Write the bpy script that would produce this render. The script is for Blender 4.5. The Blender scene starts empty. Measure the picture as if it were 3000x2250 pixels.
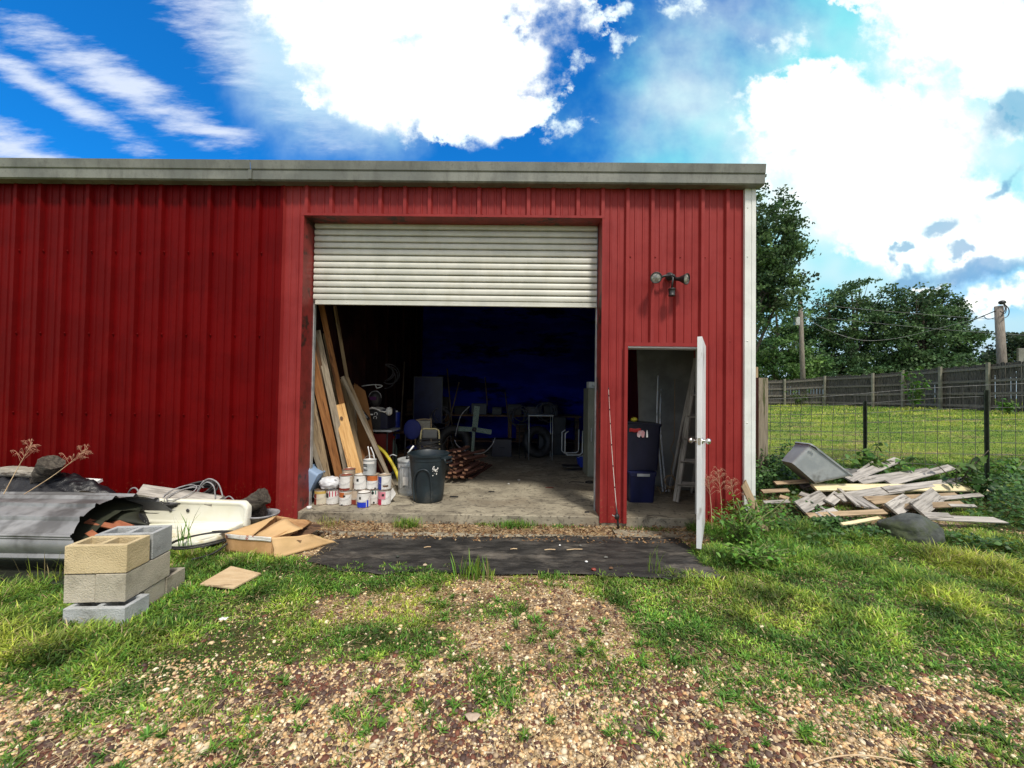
import bpy, math, random
import numpy as np
from mathutils import Vector, Matrix, noise
R = math.radians
random.seed(7); RNG = np.random.default_rng(7)
sc = bpy.context.scene; COL = sc.collection

# ------------------------------------------------------------------ camera
CAMZ = 1.62; F = 1146.0
cam_d = bpy.data.cameras.new("camera"); cam = bpy.data.objects.new("camera", cam_d); COL.objects.link(cam)
cam_d.sensor_width = 36; cam_d.lens = 36*F/3000; cam_d.clip_start = .05; cam_d.clip_end = 2000
cam.location = (0, 0, CAMZ)
CR = Matrix.Rotation(R(.57), 3, 'Z') @ Matrix.Rotation(R(91.1), 3, 'X') @ Matrix.Rotation(.0138, 3, 'Z')
cam.rotation_euler = CR.to_euler()
sc.camera = cam
sc.render.resolution_x = 1024; sc.render.resolution_y = 768

def ray(px, py):
    return CR @ Vector(((px-1500)/F, -(py-1125)/F, -1))
def A(px, py, y):
    d = ray(px, py); t = y/d.y
    return Vector((d.x*t, y, CAMZ+d.z*t))
def Z(px, py, z):
    d = ray(px, py); t = (z-CAMZ)/d.z
    return Vector((d.x*t, d.y*t, z))

# ------------------------------------------------------------------ sun, exposure
SUN_EL, SUN_AZ = 58, 24          # azimuth: degrees to the right of straight behind the camera
sdir = Vector((math.sin(R(SUN_AZ))*math.cos(R(SUN_EL)), -math.cos(R(SUN_AZ))*math.cos(R(SUN_EL)), math.sin(R(SUN_EL))))
sl = bpy.data.lights.new("sun", 'SUN'); sl.energy = 3.3; sl.angle = R(8); sl.color = (1, .93, .82)
so = bpy.data.objects.new("sun", sl); COL.objects.link(so); so.rotation_euler = sdir.to_track_quat('Z', 'Y').to_euler()
so.location = (6, -8, 12)
sc.view_settings.view_transform = 'Standard'; sc.view_settings.look = 'None'
sc.view_settings.exposure = 0.15; sc.view_settings.gamma = 1.0

# ------------------------------------------------------------------ node helpers
class NT:
    def __init__(s, tree): s.t = tree; s.n = tree.nodes; s.l = tree.links
    def new(s, typ, **kw):
        n = s.n.new(typ)
        for k, v in kw.items(): setattr(n, k, v)
        return n
    def put(s, sock, v):
        if hasattr(v, 'is_output') or isinstance(v, bpy.types.NodeSocket): s.l.new(v, sock)
        elif v is not None: sock.default_value = v
    def m(s, op, a, b=None, c=None, clamp=False):
        n = s.new('ShaderNodeMath', operation=op); n.use_clamp = clamp
        for i, v in enumerate((a, b, c)):
            if v is not None: s.put(n.inputs[i], v)
        return n.outputs[0]
    def vm(s, op, a, b=None, scale=None):
        n = s.new('ShaderNodeVectorMath', operation=op); s.put(n.inputs[0], a)
        if b is not None: s.put(n.inputs[1], b)
        if scale is not None: s.put(n.inputs['Scale'], scale)
        return n.outputs['Value'] if op in ('LENGTH', 'DOT_PRODUCT') else n.outputs[0]
    def noise(s, vec, scale=5, detail=4, rough=.5, dist=0, color=False):
        n = s.new('ShaderNodeTexNoise'); s.put(n.inputs['Vector'], vec); s.put(n.inputs['Scale'], scale)
        n.inputs['Detail'].default_value = detail; n.inputs['Roughness'].default_value = rough; n.inputs['Distortion'].default_value = dist
        return n.outputs['Color' if color else 'Fac']
    def ramp(s, f, a, b, lo=0., hi=1., smooth=True):
        n = s.new('ShaderNodeMapRange'); n.interpolation_type = 'SMOOTHSTEP' if smooth else 'LINEAR'
        s.put(n.inputs[0], f)
        for i, v in enumerate((a, b, lo, hi)): s.put(n.inputs[i+1], v)
        return n.outputs[0]
    def mix(s, f, a, b, blend='MIX'):
        n = s.new('ShaderNodeMix', data_type='RGBA', blend_type=blend)
        s.put(n.inputs[0], f)
        s.put(n.inputs[6], (*a, 1) if isinstance(a, tuple) and len(a) == 3 else a)
        s.put(n.inputs[7], (*b, 1) if isinstance(b, tuple) and len(b) == 3 else b)
        return n.outputs[2]
    def comb(s, x, y, z=0.):
        n = s.new('ShaderNodeCombineXYZ')
        for i, v in enumerate((x, y, z)): s.put(n.inputs[i], v)
        return n.outputs[0]
    def mapv(s, vec, scale=(1, 1, 1), rot=(0, 0, 0), loc=(0, 0, 0)):
        n = s.new('ShaderNodeMapping'); s.put(n.inputs[0], vec)
        n.inputs[1].default_value = loc; n.inputs[2].default_value = rot; n.inputs[3].default_value = scale
        return n.outputs[0]

# ------------------------------------------------------------------ world: Nishita sky with clouds by direction
w = bpy.data.worlds.new("World"); sc.world = w; w.use_nodes = True
w.node_tree.nodes.clear(); n = NT(w.node_tree)
sky = n.new('ShaderNodeTexSky', sky_type='NISHITA'); sky.sun_disc = False
sky.sun_elevation = R(SUN_EL); sky.sun_rotation = math.atan2(sdir.x, sdir.y)
sky.air_density = 1.0; sky.dust_density = .3; sky.ozone_density = 2.5
SKYS = .10
tc = n.new('ShaderNodeTexCoord').outputs['Generated']
sx = n.new('ShaderNodeSeparateXYZ'); n.put(sx.inputs[0], tc)
X, Y, ZZ = sx.outputs
ym = n.m('MAXIMUM', Y, .08)
U = n.m('DIVIDE', X, ym); V = n.m('DIVIDE', ZZ, ym)
P0 = n.comb(U, V, 0.)
def uv(px, py):
    d = ray(px, py); return d.x/d.y, d.z/d.y
warp = n.noise(P0, 2.6, 5, .6, color=True)
warp = n.vm('SCALE', n.vm('SUBTRACT', warp, (.5, .5, .5)), scale=.26)
w2 = n.vm('SCALE', n.vm('SUBTRACT', n.noise(P0, 14, 4, .6, color=True), (.5, .5, .5)), scale=.07)
PW = n.vm('ADD', n.vm('ADD', P0, warp), w2)
def ell(src, px, py, rx, ry, ang=0):
    u, v = uv(px, py)
    q = n.vm('SUBTRACT', src, (u, v, 0))
    if ang: q = n.mapv(q, rot=(0, 0, R(ang)))
    q = n.vm('MULTIPLY', q, (F/rx, F/ry, 0))
    return n.m('SUBTRACT', 1., n.vm('LENGTH', q))
def union(lst):
    o = lst[0]
    for e in lst[1:]: o = n.m('MAXIMUM', o, e)
    return o
fine = n.noise(P0, 9, 6, .62)
# cumulus-like bright clouds  (angles: clockwise-down in the picture is positive)
cum = union([ell(PW, 1230, -60, 560, 340, 0), ell(PW, 930, 60, 330, 170, 42), ell(PW, 1080, 200, 260, 190, 30), ell(PW, 1330, 200, 330, 230, 0), ell(PW, 1090, 250, 210, 150, 30), ell(PW, 1450, 330, 180, 90, 0),
              ell(PW, 2560, 420, 420, 250, 10), ell(PW, 2420, 330, 260, 180, 0), ell(PW, 2860, 100, 420, 240, 20),
             ell(PW, 2640, 610, 480, 200, 12), ell(PW, 2780, 745, 420, 60, 4), ell(PW, 2950, 870, 240, 42, -8), ell(PW, 2730, 830, 110, 14, -12)])
puff = union([ell(PW, 1800, 14, 80, 44), ell(PW, 1803, 108, 60, 50), ell(PW, 2000, 6, 150, 80, 0), ell(PW, 1650, 370, 110, 60, -30), ell(PW, 1700, 170, 90, 90), ell(PW, 2300, 100, 110, 70), ell(PW, 2160, 270, 110, 60), ell(PW, 2170, 350, 80, 50), ell(PW, 2250, 520, 90, 60)])
puffd = n.ramp(n.m('ADD', puff, n.m('ADD', n.m('MULTIPLY', n.m('SUBTRACT', n.noise(P0, 16, 5, .65), .5), 2.4), n.m('MULTIPLY', n.m('SUBTRACT', fine, .5), 1.6))), .35, 1.1)
soft = n.ramp(n.noise(P0, 3.1, 3, .5), .40, .60, .07, .75)
soft = n.m('MAXIMUM', soft, n.m('MULTIPLY', n.ramp(U, -.72, -.50, .5, 0.), 1.))
vfine = n.noise(P0, 30, 5, .65)
cumx = n.m('ADD', n.m('ADD', cum, n.m('MULTIPLY', n.m('SUBTRACT', fine, .5), 1.25)), n.m('MULTIPLY', n.m('SUBTRACT', vfine, .5), .35))
cumd = n.m('MAXIMUM', n.ramp(cumx, -.04, soft), puffd)
# thin veil towards the right and under the bright cloud
veil = union([ell(P0, 2620, 450, 1000, 760, 0), ell(P0, 2420, 740, 560, 420, 0), ell(P0, 1000, 120, 420, 420, 40), ell(P0, 2800, 1050, 1500, 230, 0)])
veild = n.ramp(n.m('ADD', veil, n.m('MULTIPLY', n.m('SUBTRACT', n.noise(P0, 4, 5, .6), .5), .8)), -.05, .62, 0, .95)
# cirrus streaks upper left
st = n.mapv(P0, rot=(0, 0, R(28)), scale=(1, 4.2, 1))
streak = n.noise(st, 5.5, 6, .65)
cir = union([ell(P0, 330, 235, 460, 78, 28), ell(P0, 130, 260, 420, 50, 30), ell(P0, 60, 440, 330, 70, 22), ell(P0, 760, 140, 480, 150, 40), ell(P0, 620, 385, 160, 26, 4)])
cird = n.ramp(n.m('ADD', cir, n.m('MULTIPLY', n.m('SUBTRACT', streak, .50), 2.3)), -.1, 1.05, 0, .92)
# grey-blue gaps on the right
gap = union([ell(PW, 3000, 330, 190, 75, -35), ell(PW, 2760, 685, 75, 32, -15), ell(PW, 2640, 748, 40, 18, -15), ell(PW, 2815, 745, 40, 22),
             ell(PW, 2940, 560, 90, 26, -40), ell(PW, 2880, 800, 300, 40, -6), ell(PW, 2680, 810, 120, 34, -4)])
gapd = n.ramp(n.m('ADD', gap, n.m('MULTIPLY', n.m('SUBTRACT', fine, .5), 1.4)), -.1, .6, 0, .85)
front = n.ramp(Y, .10, .30)
# out of view: cloud cover added, thick and warm, to warm the light
gen = n.ramp(n.noise(tc, 2.2, 6, .55), .34, .54)
cumd = n.m('MULTIPLY', cumd, n.m('SUBTRACT', 1., gapd))
cumF = n.m('ADD', n.m('MULTIPLY', cumd, front), n.m('MULTIPLY', n.m('MULTIPLY', gen, n.m('SUBTRACT', 1., front)), .9))
skyc = n.mix(1., sky.outputs[0], (.08, 1.06, 1.95), 'MULTIPLY')
skyc = n.vm('SCALE', skyc, scale=SKYS)
veilcol = n.mix(n.ramp(n.noise(P0, 3, 3, .5), .35, .65), (.26, .80, .86), (.72, .93, .95))
low = n.ramp(V, .0, .42, 1., 0.)
veilcol = n.mix(low, veilcol, (.56, .70, .82))
veilcol = n.mix(n.ramp(U, -.5, .1, .85, 0.), veilcol, (.50, .70, .90))
c = n.mix(n.m('MULTIPLY', cird, front), skyc, (.72, .80, .95))
c = n.mix(n.m('MULTIPLY', veild, front), c, veilcol)
c = n.mix(n.m('MULTIPLY', n.m('MULTIPLY', gapd, front), .75), c, (.10, .28, .55))
c = n.mix(cumF, c, n.mix(front, (1.15, 1.04, .88), n.mix(n.ramp(n.m('ADD', cumx, n.m('MULTIPLY', n.noise(P0, 5, 5, .6), .8)), .25, 1.0), (.80, .95, 1.0), (1.2, 1.2, 1.16))))
bg = n.new('ShaderNodeBackground'); n.put(bg.inputs[0], c); bg.inputs[1].default_value = 1.0
ow = n.new('ShaderNodeOutputWorld'); n.l.new(bg.outputs[0], ow.inputs[0])

# ------------------------------------------------------------------ materials
MATS = {}
def mat(name, c1, c2=None, scale=8, rough=.7, bump=0., bscale=None, metal=0., spec=.5, stretch=None, c3=None, c3t=(.6, .7), rand=0., coat=0., fn=None, contrast=(.3, .7), detail=5, rough2=None):
    m = bpy.data.materials.new(name); m.use_nodes = True; t = NT(m.node_tree)
    b = m.node_tree.nodes['Principled BSDF']
    co = t.new('ShaderNodeTexCoord').outputs['Object']
    v = t.mapv(co, scale=stretch) if stretch else co
    if rand:
        oi = t.new('ShaderNodeObjectInfo').outputs['Random']
        v = t.vm('ADD', v, t.comb(t.m('MULTIPLY', oi, 37.), t.m('MULTIPLY', oi, 11.), 0.))
    nn = t.noise
    def cn(*a, **k): return t.m('MULTIPLY_ADD', nn(*a, **k), 1.75, -.375, True)
    t.noise = cn
    f = t.noise(v, scale, detail, .6)
    col = t.mix(t.ramp(f, *contrast), c1, c2 if c2 else c1)
    if c3: col = t.mix(t.ramp(t.noise(v, scale*.37, 5, .7), *c3t), col, c3)
    if rand:
        hs = t.new('ShaderNodeHueSaturation'); t.put(hs.inputs['Color'], col)
        t.put(hs.inputs['Value'], t.m('ADD', 1-rand/2, t.m('MULTIPLY', oi, rand)))
        col = hs.outputs[0]
    if fn: col = fn(t, co, col)
    t.put(b.inputs['Base Color'], col)
    if rough2 is not None: t.put(b.inputs['Roughness'], t.ramp(f, .3, .7, rough, rough2))
    else: b.inputs['Roughness'].default_value = rough
    b.inputs['Metallic'].default_value = metal; b.inputs['Specular IOR Level'].default_value = spec
    b.inputs['Coat Weight'].default_value = coat
    if bump:
        bn = t.new('ShaderNodeBump'); bn.inputs['Strength'].default_value = bump; bn.inputs['Distance'].default_value = .01
        t.put(bn.inputs['Height'], t.noise(v, bscale or scale*2, 6, .6)); t.put(b.inputs['Normal'], bn.outputs[0])
    MATS[name] = m; return m
def attrmat(name, rough=.8, trans=0., mul=1., spec=.3):
    m = bpy.data.materials.new(name); m.use_nodes = True; t = NT(m.node_tree)
    b = m.node_tree.nodes['Principled BSDF']
    a = t.new('ShaderNodeAttribute', attribute_name='Col').outputs['Color']
    t.put(b.inputs['Base Color'], a); b.inputs['Roughness'].default_value = rough; b.inputs['Specular IOR Level'].default_value = spec
    if trans:
        tr = t.new('ShaderNodeBsdfTranslucent'); t.put(tr.inputs[0], a); mx = t.new('ShaderNodeMixShader'); mx.inputs[0].default_value = trans
        t.l.new(b.outputs[0], mx.inputs[1]); t.l.new(tr.outputs[0], mx.inputs[2])
        t.l.new(mx.outputs[0], m.node_tree.nodes['Material Output'].inputs[0])
    MATS[name] = m; return m

def red_fn(base_dirt):
    def fn(t, co, col):
        s = t.new('ShaderNodeSeparateXYZ'); t.put(s.inputs[0], co)
        drip = t.noise(t.mapv(co, scale=(14, 14, .8)), 1.5, 5, .7)
        col = t.mix(t.ramp(drip, .45, .95, 0, .45), col, base_dirt)
        spl = t.noise(co, 38, 3, .6)                       # mud splashed up from the ground
        h = t.ramp(s.outputs[2], .1, .55, 1., 0.)
        return t.mix(t.m('MULTIPLY', t.ramp(spl, .66, .80, 0, .6), h), col, (.30, .12, .06))
    return fn
RED = mat('red_painted_steel', (.215, .019, .018), (.255, .026, .024), 2.0, .5, .5, 2.5, spec=.2, fn=red_fn((.30, .05, .05)))
DRED = mat('shade_darkened_red_steel', (.098, .0010, .0014), (.122, .0014, .0018), 2.0, .5, .5, 2.5, spec=.07, fn=red_fn((.06, .001, .003)))  # same wall red, darkened in colour to stand for shade on the left
JRED = mat('red_jamb_steel', (.17, .022, .018), (.24, .030, .026), 6, .5, .1, 30, c3=(.05, .02, .015), c3t=(.58, .68))
def gut_fn(t, co, col):
    d = t.noise(t.mapv(co, scale=(7, 7, 2.2)), 1.2, 6, .7)
    col = t.mix(t.ramp(d, .35, .95, 0, .65), col, (.065, .066, .056))
    return t.mix(t.ramp(t.noise(co, 26, 4, .7), .60, .95, 0, .5), col, (.045, .045, .04))
GUT = mat('weathered_gutter_steel', (.12, .13, .115), (.19, .20, .175), 1.3, .55, .1, 40, fn=gut_fn)
def trim_fn(t, co, col):
    d = t.noise(t.mapv(co, scale=(20, 20, 3)), 2.2, 6, .75)
    return t.mix(t.ramp(d, .55, 1.0, 0, .45), col, (.34, .35, .27))
WTRIM = mat('white_corner_steel', (.62, .64, .62), (.70, .72, .70), 3, .45, .05, fn=trim_fn)
def slat_fn(t, co, col):
    s = t.new('ShaderNodeSeparateXYZ'); t.put(s.inputs[0], co)
    low = t.ramp(s.outputs[2], 2.7, 3.2, 1., .25)
    ch = t.noise(t.mapv(co, scale=(1, 1, 5)), 26, 4, .7)
    col = t.mix(t.m('MULTIPLY', t.ramp(ch, .80, .88), low), col, (.06, .05, .04))
    return t.mix(t.ramp(t.noise(t.mapv(co, scale=(3, 1, .6)), 2.0, 5, .7), .45, .9, 0, .3), col, (.42, .40, .30))
SLAT = mat('white_door_slats', (.50, .505, .45), (.58, .58, .52), 3, .45, .04, fn=slat_fn)
def conc_fn(t, co, col):
    col = t.mix(t.ramp(t.noise(co, .9, 5, .65), .5, .7, 0, .75), col, (.20, .165, .115))
    col = t.mix(t.ramp(t.noise(t.mapv(co, scale=(1, 2.6, 1)), 3.2, 6, .7, 1.2), .52, .78, 0, .85), col, (.065, .055, .042))
    return t.mix(t.ramp(t.noise(co, 22, 3, .6), .66, .74, 0, .7), col, (.05, .04, .03))
CONC = mat('worn_concrete', (.22, .195, .145), (.35, .315, .235), 2.2, .85, .25, 50, fn=conc_fn)
def block(c1, c2, nm): return mat(nm, c1, c2, 6, .95, .6, 90, c3=(c1[0]*.45, c1[1]*.43, c1[2]*.40), c3t=(.50, .95), rand=.12)
BLK_Y = block((.52, .42, .24), (.60, .49, .29), 'tan_concrete_block')
BLK_G = block((.36, .38, .38), (.44, .46, .46), 'grey_concrete_block')
BLK_B = block((.40, .37, .29), (.48, .44, .35), 'buff_concrete_block')
def wood(nm, c1, c2, c3=None, rough=.8, rand=.3, sc_=3):
    return mat(nm, c1, c2, sc_, rough, .5, sc_*2.2, stretch=(1, 14, 14), c3=c3, rand=rand, contrast=(.3, .68))
W_NEW = wood('fresh_pine', (.58, .33, .12), (.68, .42, .17), (.40, .20, .07))
W_AMB = wood('amber_pine', (.25, .10, .028), (.35, .155, .05), (.11, .04, .015))
W_GRY = wood('grey_weathered_wood', (.24, .225, .20), (.42, .395, .355), (.11, .10, .085))
W_TAN = wood('tan_rough_wood', (.26, .19, .11), (.38, .28, .17), (.13, .085, .05))
W_DRK = wood('dark_brown_wood', (.10, .055, .03), (.17, .09, .045), (.05, .025, .015))
W_YEL = wood('pale_yellow_wood', (.66, .57, .33), (.74, .66, .42), (.48, .38, .2), rand=.05)
W_FNC = wood('dark_fence_wood', (.050, .045, .040), (.115, .105, .092), (.025, .022, .02), rand=.25)
W_PST = wood('mossy_post_wood', (.20, .17, .12), (.30, .26, .19), (.07, .08, .025), rand=.1)
PLY = mat('brown_hardboard', (.20, .085, .025), (.26, .12, .035), 3, .7, .1)
PLYG = mat('weathered_plywood', (.52, .38, .22), (.60, .46, .28), 5, .9, .3, 40, stretch=(1, 5, 1), c3=(.34, .24, .14))
CARD = mat('cardboard', (.46, .265, .115), (.54, .32, .15), 6, .85, .15, 30, c3=(.34, .18, .075), c3t=(.6, .8))
CARDI = mat('cardboard_inside', (.54, .36, .17), (.60, .40, .20), 5, .85, .1)
TAPE = mat('white_tape', (.62, .60, .56), (.75, .74, .70), 20, .5, .1, c3=(.35, .12, .10), c3t=(.60, .66))
ENAM = mat('old_cream_enamel', (.74, .73, .60), (.80, .80, .70), 2.5, .16, .02, spec=.6, coat=.4, c3=(.62, .50, .22), c3t=(.60, .85))
PLAST_BLK = mat('black_plastic_sheet', (.006, .0065, .009), (.012, .013, .017), 6, .36, .5, 25, spec=.4)
FABRIC = mat('black_ground_cloth', (.013, .0125, .012), (.040, .038, .035), 5, .62, .8, 14, c3=(.15, .135, .115), c3t=(.50, .90), stretch=(.8, 2.2, 1))
GSTEEL = mat('galvanised_steel', (.36, .38, .38), (.50, .52, .52), 6, .42, .08, metal=.35, rough2=.55)
SHEET = mat('grey_roofing_steel', (.22, .225, .23), (.30, .305, .31), 2.5, .40, .05, metal=.3, c3=(.11, .11, .11), c3t=(.55, .75))
SHEETD = mat('shaded_roofing_steel', (.014, .017, .010), (.030, .034, .020), 3, .6, .1)  # dark copy of the roofing steel, underside shade put into the colour
BPLAST = mat('black_can_plastic', (.010, .018, .024), (.018, .030, .038), 4, .42, .1, 30, c3=(.05, .055, .055), c3t=(.62, .8))
BLUE = mat('blue_plastic', (.01, .03, .30), (.012, .04, .38), 5, .45)
LBLUE = mat('pale_blue_plastic', (.19, .29, .44), (.24, .34, .50), 6, .5, .05)
NAVY = mat('navy_plastic', (.004, .005, .018), (.007, .008, .026), 4, .4)
BLACK = mat('black_paint', (.012, .012, .013), (.022, .022, .024), 6, .5)
RUBBER = mat('black_rubber', (.010, .010, .010), (.03, .03, .03), 12, .6, .1)
CABLE = mat('grey_cable', (.20, .20, .205), (.30, .30, .31), 20, .5)
WHITE = mat('white_paint', (.74, .75, .74), (.80, .81, .80), 6, .5, .05, c3=(.40, .38, .33), c3t=(.62, .75))
DOORW = mat('scuffed_white_door', (.66, .68, .70), (.74, .76, .78), 3, .45, .05, c3=(.28, .26, .24), c3t=(.60, .70), stretch=(1, 1, .6))
CHROME = mat('brushed_nickel', (.62, .60, .56), (.70, .68, .64), 9, .25, metal=1.)
BONE = mat('beige_metal', (.50, .42, .20), (.55, .47, .24), 8, .5)
YEL = mat('yellow_plastic', (.62, .52, .03), (.66, .56, .05), 8, .5, c3=(.35, .28, .02))
REDP = mat('red_plastic', (.45, .02, .02), (.52, .03, .03), 8, .5)
GREEN = mat('green_paint', (.02, .09, .04), (.03, .12, .055), 8, .5)
BARK = mat('rough_bark', (.045, .038, .03), (.11, .095, .075), 9, .95, 1., 20, c3=(.045, .035, .03), stretch=(1.5, 5, 5))
LOGW = mat('grey_driftwood', (.24, .22, .18), (.38, .35, .30), 6, .9, .8, 16, stretch=(1, 8, 8), c3=(.12, .10, .08))
ROCK = mat('dark_mossy_rock', (.035, .042, .038), (.075, .085, .078), 5, .9, 1., 14, c3=(.05, .065, .03), c3t=(.5, .7))
STRIPW = mat('dark_reddish_strip_wood', (.075, .028, .02), (.12, .045, .03), 5, .85, .3, stretch=(1, 8, 8), rand=.4)
STRIPE = mat('sawn_strip_end', (.34, .17, .10), (.42, .23, .14), 9, .9, .2, rand=.5)
W_GB = wood('grey_brown_lumber', (.20, .165, .12), (.32, .27, .20), (.10, .075, .055))
BRICKR = mat('reddish_brown_wood', (.26, .085, .04), (.34, .12, .055), 5, .85, .3, stretch=(1, 8, 8), rand=.4)
SILVER = mat('faded_tub_plastic', (.27, .30, .31), (.37, .40, .40), 3, .55, .08, 12, c3=(.20, .21, .20), c3t=(.56, .72))
WIREM = mat('fence_wire', (.07, .07, .065), (.14, .14, .13), 20, .5, metal=.3)
TPOST = mat('dark_green_post', (.012, .022, .014), (.03, .045, .03), 20, .6)
POLE = mat('utility_pole_wood', (.15, .13, .11), (.24, .21, .18), 4, .9, .4, stretch=(8, 8, 1))
NAVYW = mat('blue_shade_back_wall', (.006, .012, .28), (.014, .03, .48), 1.6, .8, .1, c3=(.002, .003, .05), c3t=(.5, .66), spec=.1, stretch=(.5, 1, 1.6))  # deep blue shadow of the bay put into the back wall colour
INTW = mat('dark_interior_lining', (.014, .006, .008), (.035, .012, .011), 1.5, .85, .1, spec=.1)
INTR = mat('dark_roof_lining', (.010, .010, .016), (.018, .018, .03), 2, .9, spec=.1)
DRYW = mat('dusty_grey_board', (.13, .13, .12), (.19, .19, .175), 2, .9, .05)
GLASS = mat('lamp_glass', (.16, .16, .14), (.40, .40, .36), 30, .18, metal=.2)
NEWS = mat('newspaper', (.48, .47, .44), (.66, .65, .61), 30, .9, .1)
VSTEM = mat('dry_stem', (.48, .34, .20), (.60, .46, .28), 10, .8)
PSTEM = mat('dry_pink_seed', (.38, .17, .11), (.46, .26, .17), 10, .8)

# ------------------------------------------------------------------ mesh builder
class MB:
    def __init__(s): s.v = []; s.f = []; s.sm = []; s.mi = []
    def add(s, vs, fs, M=None, smooth=False, mi=0):
        o = len(s.v)
        for p in vs:
            p = Vector(p)
            s.v.append(M @ p if M is not None else p)
        for f in fs: s.f.append([o+i for i in f]); s.sm.append(smooth); s.mi.append(mi)
        return s
    def box(s, c, d, M=None, mi=0):
        x, y, z = c; a, b, h = d[0]/2, d[1]/2, d[2]/2
        vs = [(x+i*a, y+j*b, z+k*h) for i in (-1, 1) for j in (-1, 1) for k in (-1, 1)]
        fs = [(0, 1, 3, 2), (4, 6, 7, 5), (0, 4, 5, 1), (2, 3, 7, 6), (0, 2, 6, 4), (1, 5, 7, 3)]
        return s.add(vs, fs, M, mi=mi)
    def bb(s, lo, hi, mi=0):
        return s.box([(a+b)/2 for a, b in zip(lo, hi)], [b-a for a, b in zip(lo, hi)], mi=mi)
    def tube(s, pts, r, seg=8, caps=True, smooth=True, mi=0):
        pts = [Vector(p) for p in pts]; n_ = len(pts)
        rs = r if isinstance(r, (list, tuple)) else [r]*n_
        up = None; vs = []
        for i, p in enumerate(pts):
            d = (pts[min(i+1, n_-1)]-pts[max(i-1, 0)])
            if d.length < 1e-9: d = Vector((0, 0, 1))
            d.normalize()
            if up is None:
                up = Vector((0, 0, 1)) if abs(d.z) < .9 else Vector((1, 0, 0))
            up = (up-d*up.dot(d))
            if up.length < 1e-6: up = d.orthogonal()
            up.normalize(); sd = d.cross(up)
            for k in range(seg):
                a = 2*math.pi*k/seg
                vs.append(p+(up*math.cos(a)+sd*math.sin(a))*rs[i])
        fs = [(i*seg+k, i*seg+(k+1) % seg, (i+1)*seg+(k+1) % seg, (i+1)*seg+k) for i in range(n_-1) for k in range(seg)]
        s.add(vs, fs, None, smooth, mi)
        if caps:
            o = len(s.v)-len(vs)
            s.f.append([o+k for k in range(seg)][::-1]); s.sm.append(False); s.mi.append(mi)
            s.f.append([o+(n_-1)*seg+k for k in range(seg)]); s.sm.append(False); s.mi.append(mi)
        return s
    def lathe(s, prof, seg=32, M=None, smooth=True, mi=0, a0=0., a1=2*math.pi, fn=None):
        full = abs(a1-a0-2*math.pi) < 1e-6; m_ = seg if full else seg+1; vs = []
        for (r, z) in prof:
            for k in range(m_):
                a = a0+(a1-a0)*k/seg
                rr = fn(a, z, r) if fn else r
                vs.append((rr*math.cos(a), rr*math.sin(a), z))
        fs = [(i*m_+k, i*m_+(k+1) % m_, (i+1)*m_+(k+1) % m_, (i+1)*m_+k) for i in range(len(prof)-1) for k in range(seg)]
        return s.add(vs, fs, M, smooth, mi)
    def grid(s, fn, nu, nv, M=None, smooth=True, mi=0):
        vs = [fn(i/nu, j/nv) for i in range(nu+1) for j in range(nv+1)]
        fs = [(i*(nv+1)+j, (i+1)*(nv+1)+j, (i+1)*(nv+1)+j+1, i*(nv+1)+j+1) for i in range(nu) for j in range(nv)]
        return s.add(vs, fs, M, smooth, mi)
    def prism(s, poly, h, M=None, mi=0):      # polygon in xy, thickness in z
        n_ = len(poly)
        vs = [(x, y, 0) for x, y in poly]+[(x, y, h) for x, y in poly]
        fs = [tuple(range(n_))[::-1], tuple(range(n_, 2*n_))]+[(i, (i+1) % n_, n_+(i+1) % n_, n_+i) for i in range(n_)]
        return s.add(vs, fs, M, mi=mi)
    def cells(s, xs, ys, zs, solid, M=None):
        nx, ny, nz = len(xs)-1, len(ys)-1, len(zs)-1
        S = lambda i, j, k: 0 <= i < nx and 0 <= j < ny and 0 <= k < nz and solid(i, j, k)
        idx = {}; vs = []
        def vid(i, j, k):
            if (i, j, k) not in idx: idx[(i, j, k)] = len(vs); vs.append((xs[i], ys[j], zs[k]))
            return idx[(i, j, k)]
        fs = []
        for i in range(nx):
            for j in range(ny):
                for k in range(nz):
                    if not S(i, j, k): continue
                    if not S(i-1, j, k): fs.append([vid(i, j, k), vid(i, j, k+1), vid(i, j+1, k+1), vid(i, j+1, k)])
                    if not S(i+1, j, k): fs.append([vid(i+1, j, k), vid(i+1, j+1, k), vid(i+1, j+1, k+1), vid(i+1, j, k+1)])
                    if not S(i, j-1, k): fs.append([vid(i, j, k), vid(i+1, j, k), vid(i+1, j, k+1), vid(i, j, k+1)])
                    if not S(i, j+1, k): fs.append([vid(i, j+1, k), vid(i, j+1, k+1), vid(i+1, j+1, k+1), vid(i+1, j+1, k)])
                    if not S(i, j, k-1): fs.append([vid(i, j, k), vid(i, j+1, k), vid(i+1, j+1, k), vid(i+1, j, k)])
                    if not S(i, j, k+1): fs.append([vid(i, j, k+1), vid(i+1, j, k+1), vid(i+1, j+1, k+1), vid(i, j+1, k+1)])
        return s.add(vs, fs, M)
    def mesh(s, name, mats):
        me = bpy.data.meshes.new(name); me.from_pydata([tuple(v) for v in s.v], [], s.f)
        for m_ in (mats if isinstance(mats, (list, tuple)) else [mats]): me.materials.append(m_)
        me.polygons.foreach_set('use_smooth', s.sm); me.polygons.foreach_set('material_index', s.mi)
        me.update()
        return me
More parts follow.
